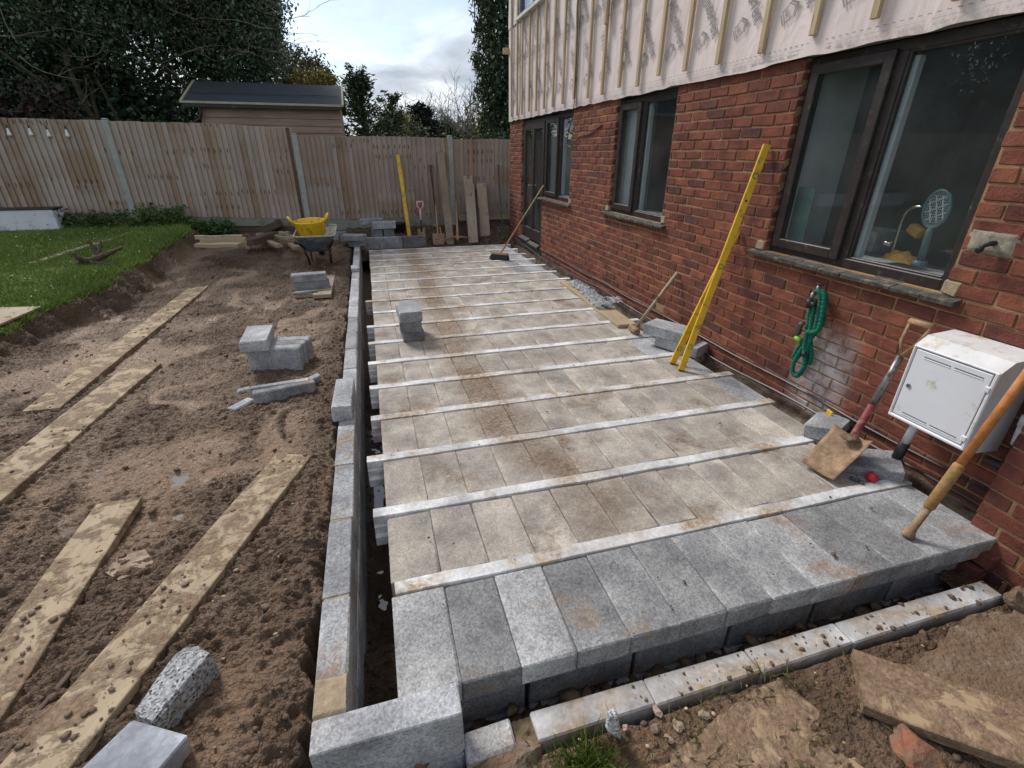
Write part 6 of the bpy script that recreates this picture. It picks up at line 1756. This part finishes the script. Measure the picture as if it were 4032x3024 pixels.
# things on the kitchen window sill, behind the glass
XS = XW + .22
rk = PX(k(3432, 700, 540, 262, 2.115), XS); rb = PX(k(3432, 700, 400, 715, 2.115), XS)
t_ = thing('bug_racket', 'teal electric bug racket standing on the kitchen window sill', 'racket', rb)
u_ = (rk - rb).normalized(); sd_ = Vector((1, 0, 0)).cross(u_).normalized()
cc = rk - rb
def el(a, f=1.0): return cc + sd_ * (.068 * f * math.cos(a)) + u_ * (.098 * f * math.sin(a))
mb = MB(); mb.tube([el(i * 2 * math.pi / 28) for i in range(29)], .008, 8, False); mb.build('racket_rim', M['teal'], t_, smooth=True)
mb = MB()
for i in range(-6, 7):
    f_ = i / 7; h_ = math.sqrt(1 - f_ * f_)
    mb.tube([cc + sd_ * .068 * f_ + u_ * .098 * h_, cc + sd_ * .068 * f_ - u_ * .098 * h_], .0012, 4, False)
    mb.tube([cc + u_ * .098 * f_ + sd_ * .068 * h_, cc + u_ * .098 * f_ - sd_ * .068 * h_], .0012, 4, False)
for i, f_ in enumerate((-.5, 0, .5)):
    mb.tube([cc + sd_ * .068 * (f_ - .3) + u_ * .07, cc + sd_ * .068 * (f_ + .3) - u_ * .07], .0035, 5); mb.tube([cc + sd_ * (-.055) + u_ * (f_ * .09 - .02), cc + sd_ * .055 + u_ * (f_ * .09 + .03)], .0035, 5)
mb.build('racket_mesh', M['mesh_wire'], t_)
mb = MB(); mb.tube([cc - u_ * .1, cc - u_ * .12, u_ * .02], [.012, .018, .02], 10); mb.build('racket_handle', M['teal'], t_, smooth=True)
mb = MB(); mb.lathe([(0, .02), (.034, .018), (.038, 0), (.036, -.015), (0, -.015)], 14); mb.build('racket_base', M['teal'], t_, smooth=True)
fp = [PX(k(3432, 700, *q_, 2.115), XS + .1) for q_ in ((165, 640), (190, 560), (220, 460), (255, 350), (300, 275), (360, 243), (420, 240))]
t_ = thing('kitchen_tap', 'tall curved kitchen tap behind the window glass', 'tap', fp[0])
mb = MB(); mb.tube([p - fp[0] for p in smooth_path(fp, 4)], .008, 8); mb.build('tap_spout', M['chrome'], t_, smooth=True)
pk_ = PX(k(3432, 700, 125, 545, 2.115), XS + .08); mb = MB(); mb.tube([pk_ - fp[0] + Vector((0, .03, 0)), pk_ - fp[0] - Vector((0, .03, 0))], .015, 10); mb.build('tap_lever', M['chrome'], t_, smooth=True)
cl = PX(k(3432, 700, 250, 655, 2.115), XS)
X, Y = np.meshgrid(np.linspace(-.10, .10, 26), np.linspace(-.075, .075, 22)); rr = np.clip(1 - (X / .10) ** 2 - (Y / .075) ** 2, 0, 1)
tag(ob('mustard_cloth', gridmesh('cloth', X * .7, Y * 1.3, -.02 + rr ** .5 * (.04 + .03 * fbm(X * 30, Y * 30, 3, 15))), M['mustard'], loc=cl), 'crumpled mustard yellow cloth on the kitchen window sill', 'cloth')
sp_ = PX(k(3432, 700, 375, 445, 2.115), XS + .2); mb = MB(); mb.cbox(-.03, .03, -.05, .05, -.03, .03, .012); tag(mb.build('yellow_sponge', M['mustard'], loc=sp_, rot=(R(25), 0, 0)), 'yellow sponge standing behind the window glass by the tap', 'sponge')
gp = PX(k(2832, 0, 590, 1500), XW + .16); mb = MB(); mb.cbox(-.006, .006, -.095, .085, -.26, .13, .004); tag(mb.build('green_panel', M['green_box'], loc=gp), 'flat green grey panel standing inside the kitchen window', 'panel')
bs = PX(k(2832, 700, 1110, 440), XW + .42); mb = MB(); mb.lathe([(0, -.07), (.14, -.07), (.17, .06), (.18, .06), (.15, -.06)], 4, Matrix.Rotation(R(45), 4, 'Z')); tag(mb.build('grey_basin', M['barrow'], loc=bs), 'grey washing up bowl behind the kitchen window glass', 'bowl')

# ================================================================== GARDEN BITS
z_ = .39
t_ = thing('white_trough', 'long white panelled trough lying on the grass along the fence', 'trough', (-6.6, 10.55, z_))
L = 1.42
V = [(-L, -.14, 0), (L, -.14, 0), (L, -.20, .38), (-L, -.20, .38)]
mb = MB(); mb.cbox(-L, L, -.16, -.135, .0, .36, .004); mb.build('front_panel', M['white_panel'], t_)
mb = MB(); mb.cbox(L - .02, L + .003, -.135, .14, .0, .34, .004); mb.build('end_panel', M['white_panel'], t_)
mb = MB(); mb.cbox(-L, -L + .02, -.135, .14, 0, .34, .004); mb.build('end_panel', M['white_panel'], t_)
mb = MB(); mb.cbox(-L, L, .14, .165, 0, .36, .004); mb.build('back_panel', M['white_panel'], t_)
mb = MB(); mb.cbox(-L - .01, L + .01, -.175, .18, .362, .385, .005); mb.build('top_lip', M['black_pl'], t_)
rt = PZ(k(0, 700, 690, 605), .30)
rt.z = float(lawn_z(np.array(rt.x), np.array(rt.y))) 
t_ = thing('tree_root', 'dark upturned tree root lying on the lawn edge', 'root', rt)
for i, pth in enumerate(([(-.25, 0, .02), (-.1, .02, .06), (.05, 0, .12), (.12, .03, .25), (.16, .05, .38)], [(.0, 0, .08), (.18, -.05, .15), (.35, -.03, .22), (.48, 0, .27)], [(-.1, 0, .05), (-.18, -.1, .14), (-.2, -.12, .24)], [(.02, .05, .1), (.0, .12, .25), (-.05, .1, .40)], [(-.05, 0, .03), (.2, -.12, .02), (.4, -.15, .03)])):
    mb = MB(); mb.tube(smooth_path([Vector(p) * .8 for p in pth], 4), [.05 * (1 - .75 * j / (len(pth) * 4 - 4)) + .006 * math.sin(j * 2) for j in range(len(smooth_path([Vector(p) for p in pth], 4)))], 8); mb.build('root_limb', M['old_timber'], t_, smooth=True)

# ================================================================== PLANTS BEYOND AND ALONG THE FENCE
def leaf_quads(C, size, asp=.5, up=None, spread=1.0):
    """one bent leaf (two triangles as a quad strip of 4 points) per centre"""
    n = len(C)
    d_ = nr.normal(0, 1, (n, 3)) * spread
    if up is not None:
        d_ = d_ + up
    d_ /= np.linalg.norm(d_, axis=1, keepdims=True) + 1e-9
    w = np.cross(d_, nr.normal(0, 1, (n, 3))); w /= np.linalg.norm(w, axis=1, keepdims=True) + 1e-9
    s_ = (size * nr.uniform(.6, 1.4, n))[:, None]
    nn = np.cross(d_, w)
    V = np.stack([C - d_ * s_ * .5, C + w * s_ * asp * .5 + nn * s_ * .1, C + d_ * s_ * .5, C - w * s_ * asp * .5 + nn * s_ * .1], 1)
    return V.reshape(-1, 3), np.arange(4 * n).reshape(-1, 4)
def in_ell(n, c, r, hollow=.35):
    d_ = nr.normal(0, 1, (n, 3)); d_ /= np.linalg.norm(d_, axis=1, keepdims=True)
    rad = (hollow ** 3 + (1 - hollow ** 3) * nr.random(n)) ** (1 / 3)
    return np.asarray(c) + d_ * rad[:, None] * np.asarray(r)
def clusters(centres, per, sig):
    n = len(centres)
    return (np.repeat(centres, per, 0) + nr.normal(0, 1, (n * per, 3)) * sig)
def branch(m, p, d, L, r, depth, wob=.35, n=5, gather=None, nside=6, kids=(2, 4)):
    pts = [Vector(p)]; dd = Vector(d).normalized()
    for i in range(n):
        dd = (dd + Vector((rng.uniform(-wob, wob), rng.uniform(-wob, wob), rng.uniform(-wob * .6, wob * .8)))).normalized()
        pts.append(pts[-1] + dd * (L / n))
    m.tube(pts, [r * (1 - .6 * i / n) for i in range(n + 1)], nside, False)
    if gather is not None:
        gather.append((pts[-1], depth))
    if depth > 0:
        for _ in range(rng.randint(*kids)):
            i = rng.randint(2, n); dv_ = (dd * .6 + Vector((rng.uniform(-1, 1), rng.uniform(-1, 1), rng.uniform(-.3, .8)))).normalized()
            branch(m, pts[i], dv_, L * rng.uniform(.5, .75), r * .5, depth - 1, wob, max(3, n - 1), gather, max(4, nside - 1), kids)

def tree(name, label, base, cat='tree', group=None):
    return thing(name, label, cat, base, group=group)

# --- two broad dark evergreens
def evergreen(label, base, lobes, nclus, per, trunkdirs, seed, tw=26):
    t_ = tree('evergreen_tree', label, base)
    B = Vector(base)
    m = MB()
    for d_, L, r_ in trunkdirs:
        branch(m, Vector((0, 0, -.3)), d_, L, r_, 1, .18, 6)
    m.build('trunk', M['bark'], t_, smooth=True)
    C = []
    for c, r_, w in lobes:
        C.append(in_ell(int(nclus * w), c, r_, .55))
    C = np.concatenate(C)
    L_ = clusters(C, per, np.array([.17, .17, .12]))
    V, Q = leaf_quads(L_, np.full(len(L_), .078), .55)
    ob('crown', npmesh('crown', V, Q), M['holly'], t_)
    m = MB()
    for i in range(tw):
        c, r_, w = lobes[i % len(lobes)]
        p = Vector(c) + Vector((rng.uniform(-.9, .9) * r_[0], -r_[1] * rng.uniform(.5, .95), rng.uniform(-1.0, .3) * r_[2]))
        branch(m, p, (rng.uniform(-1, 1), -.15, rng.uniform(-.7, .5)), rng.uniform(.6, 1.3), .011, 2, .4, 5, None, 4, (2, 3))
    kind(m.build('bare_branches', M['twig'], t_, smooth=True), 'stuff')
    return t_
b1 = PY((530, 470), 13.6)
evergreen('dark evergreen tree with leaning trunk behind the fence left of the shed', (b1.x, 13.6, .3),
          [((-.2, .3, 4.6), (2.3, 1.7, 1.7), .34), ((-2.4, .5, 3.6), (1.9, 1.5, 1.9), .26), ((1.2, .4, 5.2), (1.8, 1.5, 1.5), .22), ((-3.8, .8, 2.6), (1.5, 1.2, 1.6), .18)], 3400, 28,
          [(Vector((-.22, -.05, 1)), 3.3, .11)], 1, 64)
b2 = PY((715, 440), 14.2)
evergreen('dark evergreen tree spreading over the shed roof', (b2.x, 14.2, .3),
          [((.9, .4, 4.9), (1.7, 1.4, 1.6), .34), ((1.2, .6, 3.7), (1.15, 1.3, .9), .24), ((-.6, .6, 5.2), (1.9, 1.5, 1.6), .26), ((1.75, .4, 4.3), (.6, 1.0, 1.1), .16)], 2500, 28,
          [(Vector((.08, 0, 1)), 3.2, .10), (Vector((-.2, .1, 1)), 3.0, .06)], 2, 50)
# evergreen mass further left and behind (also what the kitchen window mirrors)
for i, (x, y, h, rr) in enumerate(((-9.6, 13.6, 6.2, 2.4), (-12.6, 13.8, 6.6, 2.5), (-15.5, 12.5, 6.8, 2.6), (-5.2, 16.6, 6.6, 3.0), (-7.4, 15.6, 5.2, 2.4))):
    t_ = tree('evergreen_tree', ('tall dark evergreen tree at the left end of the fence', 'tall dark evergreen tree reflected in the kitchen window', 'tall dark evergreen at the garden corner', 'tall dark evergreen standing behind the leaning one', 'bushy dark evergreen behind the reddish hedge')[i], (x, y, .3))
    m = MB(); branch(m, Vector((0, 0, -.2)), (0.05, 0, 1), h * .7, .14, 0, .08, 6); m.build('trunk', M['bark'], t_, smooth=True)
    C = np.concatenate([in_ell(500, (0, 0, h * .58), (rr, 1.8, h * .42), .5), in_ell(260, (rr * .5, -.4, h * .38), (rr * .7, 1.3, h * .3), .5), in_ell(420, (0, .3, h * .25), (rr * 1.05, 1.0, h * .28), .1)])
    L_ = clusters(C, 22, np.array([.22, .22, .16])); V, Q = leaf_quads(L_, np.full(len(L_), .135), .6); ob('crown', npmesh('crown', V, Q), M['holly'], t_)
# reddish hedge low behind the left fence
C = np.stack([nr.uniform(-10, -5.1, 900), nr.uniform(12.0, 12.6, 900), nr.uniform(.5, 2.75, 900)], -1); L_ = clusters(C, 9, .09); V, Q = leaf_quads(L_, np.full(len(L_), .09), .7)
tag(ob('beech_hedge', npmesh('beech_hedge', V, Q), M['beech']), 'dark reddish hedge just behind the fence under the evergreens', 'hedge')

def bush(name, label, px_, y, r, z, mat, n, per, leaf, sig=.1, asp=.5, up=None, trunk=True, hollow=.4, lobes=5, group=None, spread=1.0):
    """leafy mass: px_ = picture point of its middle"""
    c = PY(px_, y)
    t_ = tree(name, label, (c.x, y, z))
    if trunk:
        m = MB(); branch(m, Vector((0, 0, -.2)), (0, 0, 1), (c.z - z) * .7, .05 + .015 * r[0], 0, .08, 5); m.build('trunk', M['bark'], t_, smooth=True)
    C = [in_ell(n // 2, (0, 0, c.z - z), r, hollow)]
    for i in range(lobes):
        a = rng.uniform(0, 6.28); e_ = rng.uniform(-.8, .9)
        C.append(in_ell(n // (2 * lobes), (r[0] * .75 * math.cos(a), r[1] * .6 * math.sin(a), c.z - z + r[2] * .8 * e_), (r[0] * .45, r[1] * .45, r[2] * .38), .2))
    C = np.concatenate(C); L_ = clusters(C, per, sig)
    V, Q = leaf_quads(L_, np.full(len(L_), leaf), asp, up, spread); ob('crown', npmesh('crown', V, Q), M[mat], t_)
    return t_
bush('olive_bush', 'brownish green shrub beyond the shed roof ridge', (1165, 300), 19, (1.15, 1.0, .75), .3, 'olive', 520, 12, .11)
bush('golden_shrub', 'yellow green shrub tips showing above the shed ridge', (1235, 325), 16.5, (.62, .6, .28), .3, 'golden', 200, 12, .10, .07, .4)
# drooping spray conifer right of the shed
def spray_conifer(label, px_, y, H, Wd, mat, nb, leaf, base_z=.3, droop=.25, tipup=.3, name='conifer', per=46, lean=0):
    c = PY(px_, y); t_ = tree(name, label, (c.x, y, base_z))
    m = MB(); m.tube([(0, 0, -.2), (0, 0, H * .6), (lean, 0, H * 1.0)], [.12, .08, .015], 7, False); m.build('trunk', M['bark'], t_, smooth=True)
    C = []; U = []
    for i in range(nb):
        f = rng.random(); z = H * (.12 + .85 * f); L = Wd * (1 - f * .82) * rng.uniform(.6, 1.15); a = rng.uniform(0, 6.28)
        for j in range(per):
            q = (j + rng.random()) / per
            p = Vector((math.cos(a) * L * q + lean * f, math.sin(a) * L * q, z - droop * L * q + tipup * L * q * q * 1.3))
            C.append(p + Vector((rng.gauss(0, .05), rng.gauss(0, .05), rng.gauss(0, .045)))); U.append((math.cos(a) * 1.2, math.sin(a) * 1.2, rng.uniform(-.5, .9)))
    V, Q = leaf_quads(np.array(C), np.full(len(C), leaf), .3, np.array(U), .6); ob('crown', npmesh('crown', V, Q), M[mat], t_)
    return t_
tip = PY((1425, 285), 17)
spray_conifer('feathery green conifer with upswept sprays right of the shed', (1440, 500), 17, tip.z - .3, 1.55, 'spruce', 120, .15, tipup=.75, droop=.1, lean=-.1)
spray_conifer('lower feathery conifer leaning out beside the shed', (1520, 520), 18, 3.0, 1.2, 'spruce', 60, .14, tipup=.8, droop=.1, lean=.3)
bush('golden_shrub', 'yellow tipped shrub right of the feathery conifer', (1545, 500), 19.5, (.45, .5, .4), .3, 'golden', 260, 10, .12, .1, .4)
bush('round_shrub', 'dull green shrub between conifers above the fence', (1585, 520), 22, (1.0, .8, .6), .3, 'olive', 300, 10, .14, .1, .5)
tip = PY((1643, 400), 24)
spray_conifer('dark pointed fir standing before the bare tree', (1660, 520), 24, tip.z - .3, 2.2, 'fir', 110, .24, droop=.35, tipup=.2, name='fir_tree')
def bare_tree(label, px_, y, H, r, nb, seed, up=.5, weep=False, name='bare_tree', base_z=.3):
    c = PY(px_, y); t_ = tree(name, label, (c.x, y, base_z))
    m = MB(); m.tube([(0, 0, -.2), (.05, 0, H * .25), (0, 0, H * .5)], [.16, .12, .06], 7, False); m.build('trunk', M['bark'], t_, smooth=True)
    m = MB()
    for i in range(nb):
        z = H * rng.uniform(.22, .5); a = rng.uniform(0, 6.28); el_ = rng.uniform(.5, 1.6)
        branch(m, Vector((0, 0, z)), (math.cos(a), math.sin(a), el_), min(r / .7, (H - z) * .62) * rng.uniform(.6, .9), .06, 3, .22, 5, None, 4, (3, 4))
    m.build('branches', M['baretwig'], t_)
    if weep:
        m = MB()
        for i in range(150):
            a = rng.uniform(0, 6.28); q = math.sqrt(rng.random()) * r; z = H * rng.uniform(.55, 1.0) * (1 - .25 * (q / r) ** 2)
            p = Vector((math.cos(a) * q, math.sin(a) * q, z)); L = rng.uniform(.6, 1.6)
            m.tube([p, p + Vector((math.cos(a) * .15, math.sin(a) * .15, -.15)), p + Vector((math.cos(a) * .22 + rng.uniform(-.1, .1), math.sin(a) * .22, -L))], [.012, .009, .005], 3, False)
        kind(m.build('twigs', M['baretwig'], t_), 'stuff')
    return t_
tb = PY((1640, 350), 30); bare_tree('bare branched tree with rounded crown behind the dark fir', (1650, 520), 30, tb.z, 3.0, 22, 5)
tb = PY((1760, 420), 27); bare_tree('small bare tree right of the dark fir', (1745, 520), 27, tb.z, 1.4, 10, 6)
tb = PY((1855, 300), 24); bare_tree('pale weeping bare birch beside the tall conifer', (1880, 520), 24, tb.z, 1.6, 10, 7, weep=True)
for i, (px_, y, r, mat, lab) in enumerate((((1800, 535), 34, (2.2, 1, .8), 'olive', 'low hazy green shrub far behind the fence'), ((1700, 535), 26, (1.2, .8, .6), 'cypress', 'dark low shrub under the bare tree'), ((1590, 530), 28, (1.2, .8, .8), 'spruce', 'green shrub left of the dark fir'))):
    bush('far_shrub', lab, px_, y, r, .3, mat, 260, 10, .2, .15, trunk=True)
bush('golden_conifer', 'golden yellow drooping conifer above the fence by the house corner', (1985, 520), 15.5, (.85, .7, .55), .3, 'golden', 420, 14, .16, .09, .22, np.array([0, 0, -.9]), spread=.8)
C = np.stack([nr.uniform(1.9, 4.2, 300), nr.uniform(12.2, 12.8, 300), nr.uniform(.9, 2.02, 300)], -1); L_ = clusters(C, 12, .07); V, Q = leaf_quads(L_, np.full(len(L_), .08), .5)
tag(ob('clipped_hedge', npmesh('clipped_hedge', V, Q), M['cypress']), 'dark green clipped hedge just above the fence by the house', 'hedge')
# tall cypress clad in ivy by the house corner
cx_ = PY((1990, 250), 14.2)
t_ = tree('tall_cypress', 'tall dark cypress clad with ivy beside the house corner', (cx_.x + .25, 14.2, .3))
m = MB(); branch(m, Vector((0, 0, -.2)), (0, 0, 1), 7.5, .2, 0, .03, 7); m.build('trunk', M['bark'], t_, smooth=True)
n = 5200; z = nr.uniform(1.6, 8.6, n); prof_ = np.interp(z, [1.6, 2.2, 3.2, 5, 7, 8.6], [.75, .9, 1.0, 1.08, 1.12, 1.0]) * (1 + .10 * vn(z * 2.6, z * 0, 3))
a = nr.uniform(0, 2 * np.pi, n); rad = prof_ * np.sqrt(nr.uniform(.35, 1.0, n)); C = np.stack([np.cos(a) * rad, np.sin(a) * rad, z], -1)
L_ = clusters(C, 7, .07); V, Q = leaf_quads(L_, np.full(len(L_), .13), .28, np.array([0, 0, 1.0]), .75); ob('crown', npmesh('crown', V, Q), M['cypress'], t_)
n = 700; z = nr.uniform(1.8, 7, n); a = nr.uniform(-2.3, -.5, n); C = np.stack([np.cos(a) * 1.02, np.sin(a) * 1.02, z], -1); L_ = clusters(C, 9, .08); V, Q = leaf_quads(L_, np.full(len(L_), .10), .9); ob('ivy', npmesh('ivy', V, Q), M['ivy'], t_)

# weeds along the fence foot
wl_ = []
for x0, x1, n, zh in ((-5.35, -4.3, 260, .28), (-4.15, -3.3, 260, .32), (-3.3, -2.55, 240, .18), (-5.5, -5.1, 80, .22)):
    x = nr.uniform(x0, x1, n); y = nr.uniform(10.45, 10.92, n); wl_.append(np.stack([x, y, np.where(x < -3.25, .40, .28) + nr.random(n) ** 1.6 * zh * (.6 + .6 * (vn(x * 5, y * 2, 5) * .5 + .5))], -1))
L_ = clusters(np.concatenate(wl_), 7, .035); V, Q = leaf_quads(L_, np.full(len(L_), .05), .65)
kind(ob('fence_weeds', npmesh('fence_weeds', V, Q), M['weed']), 'stuff')
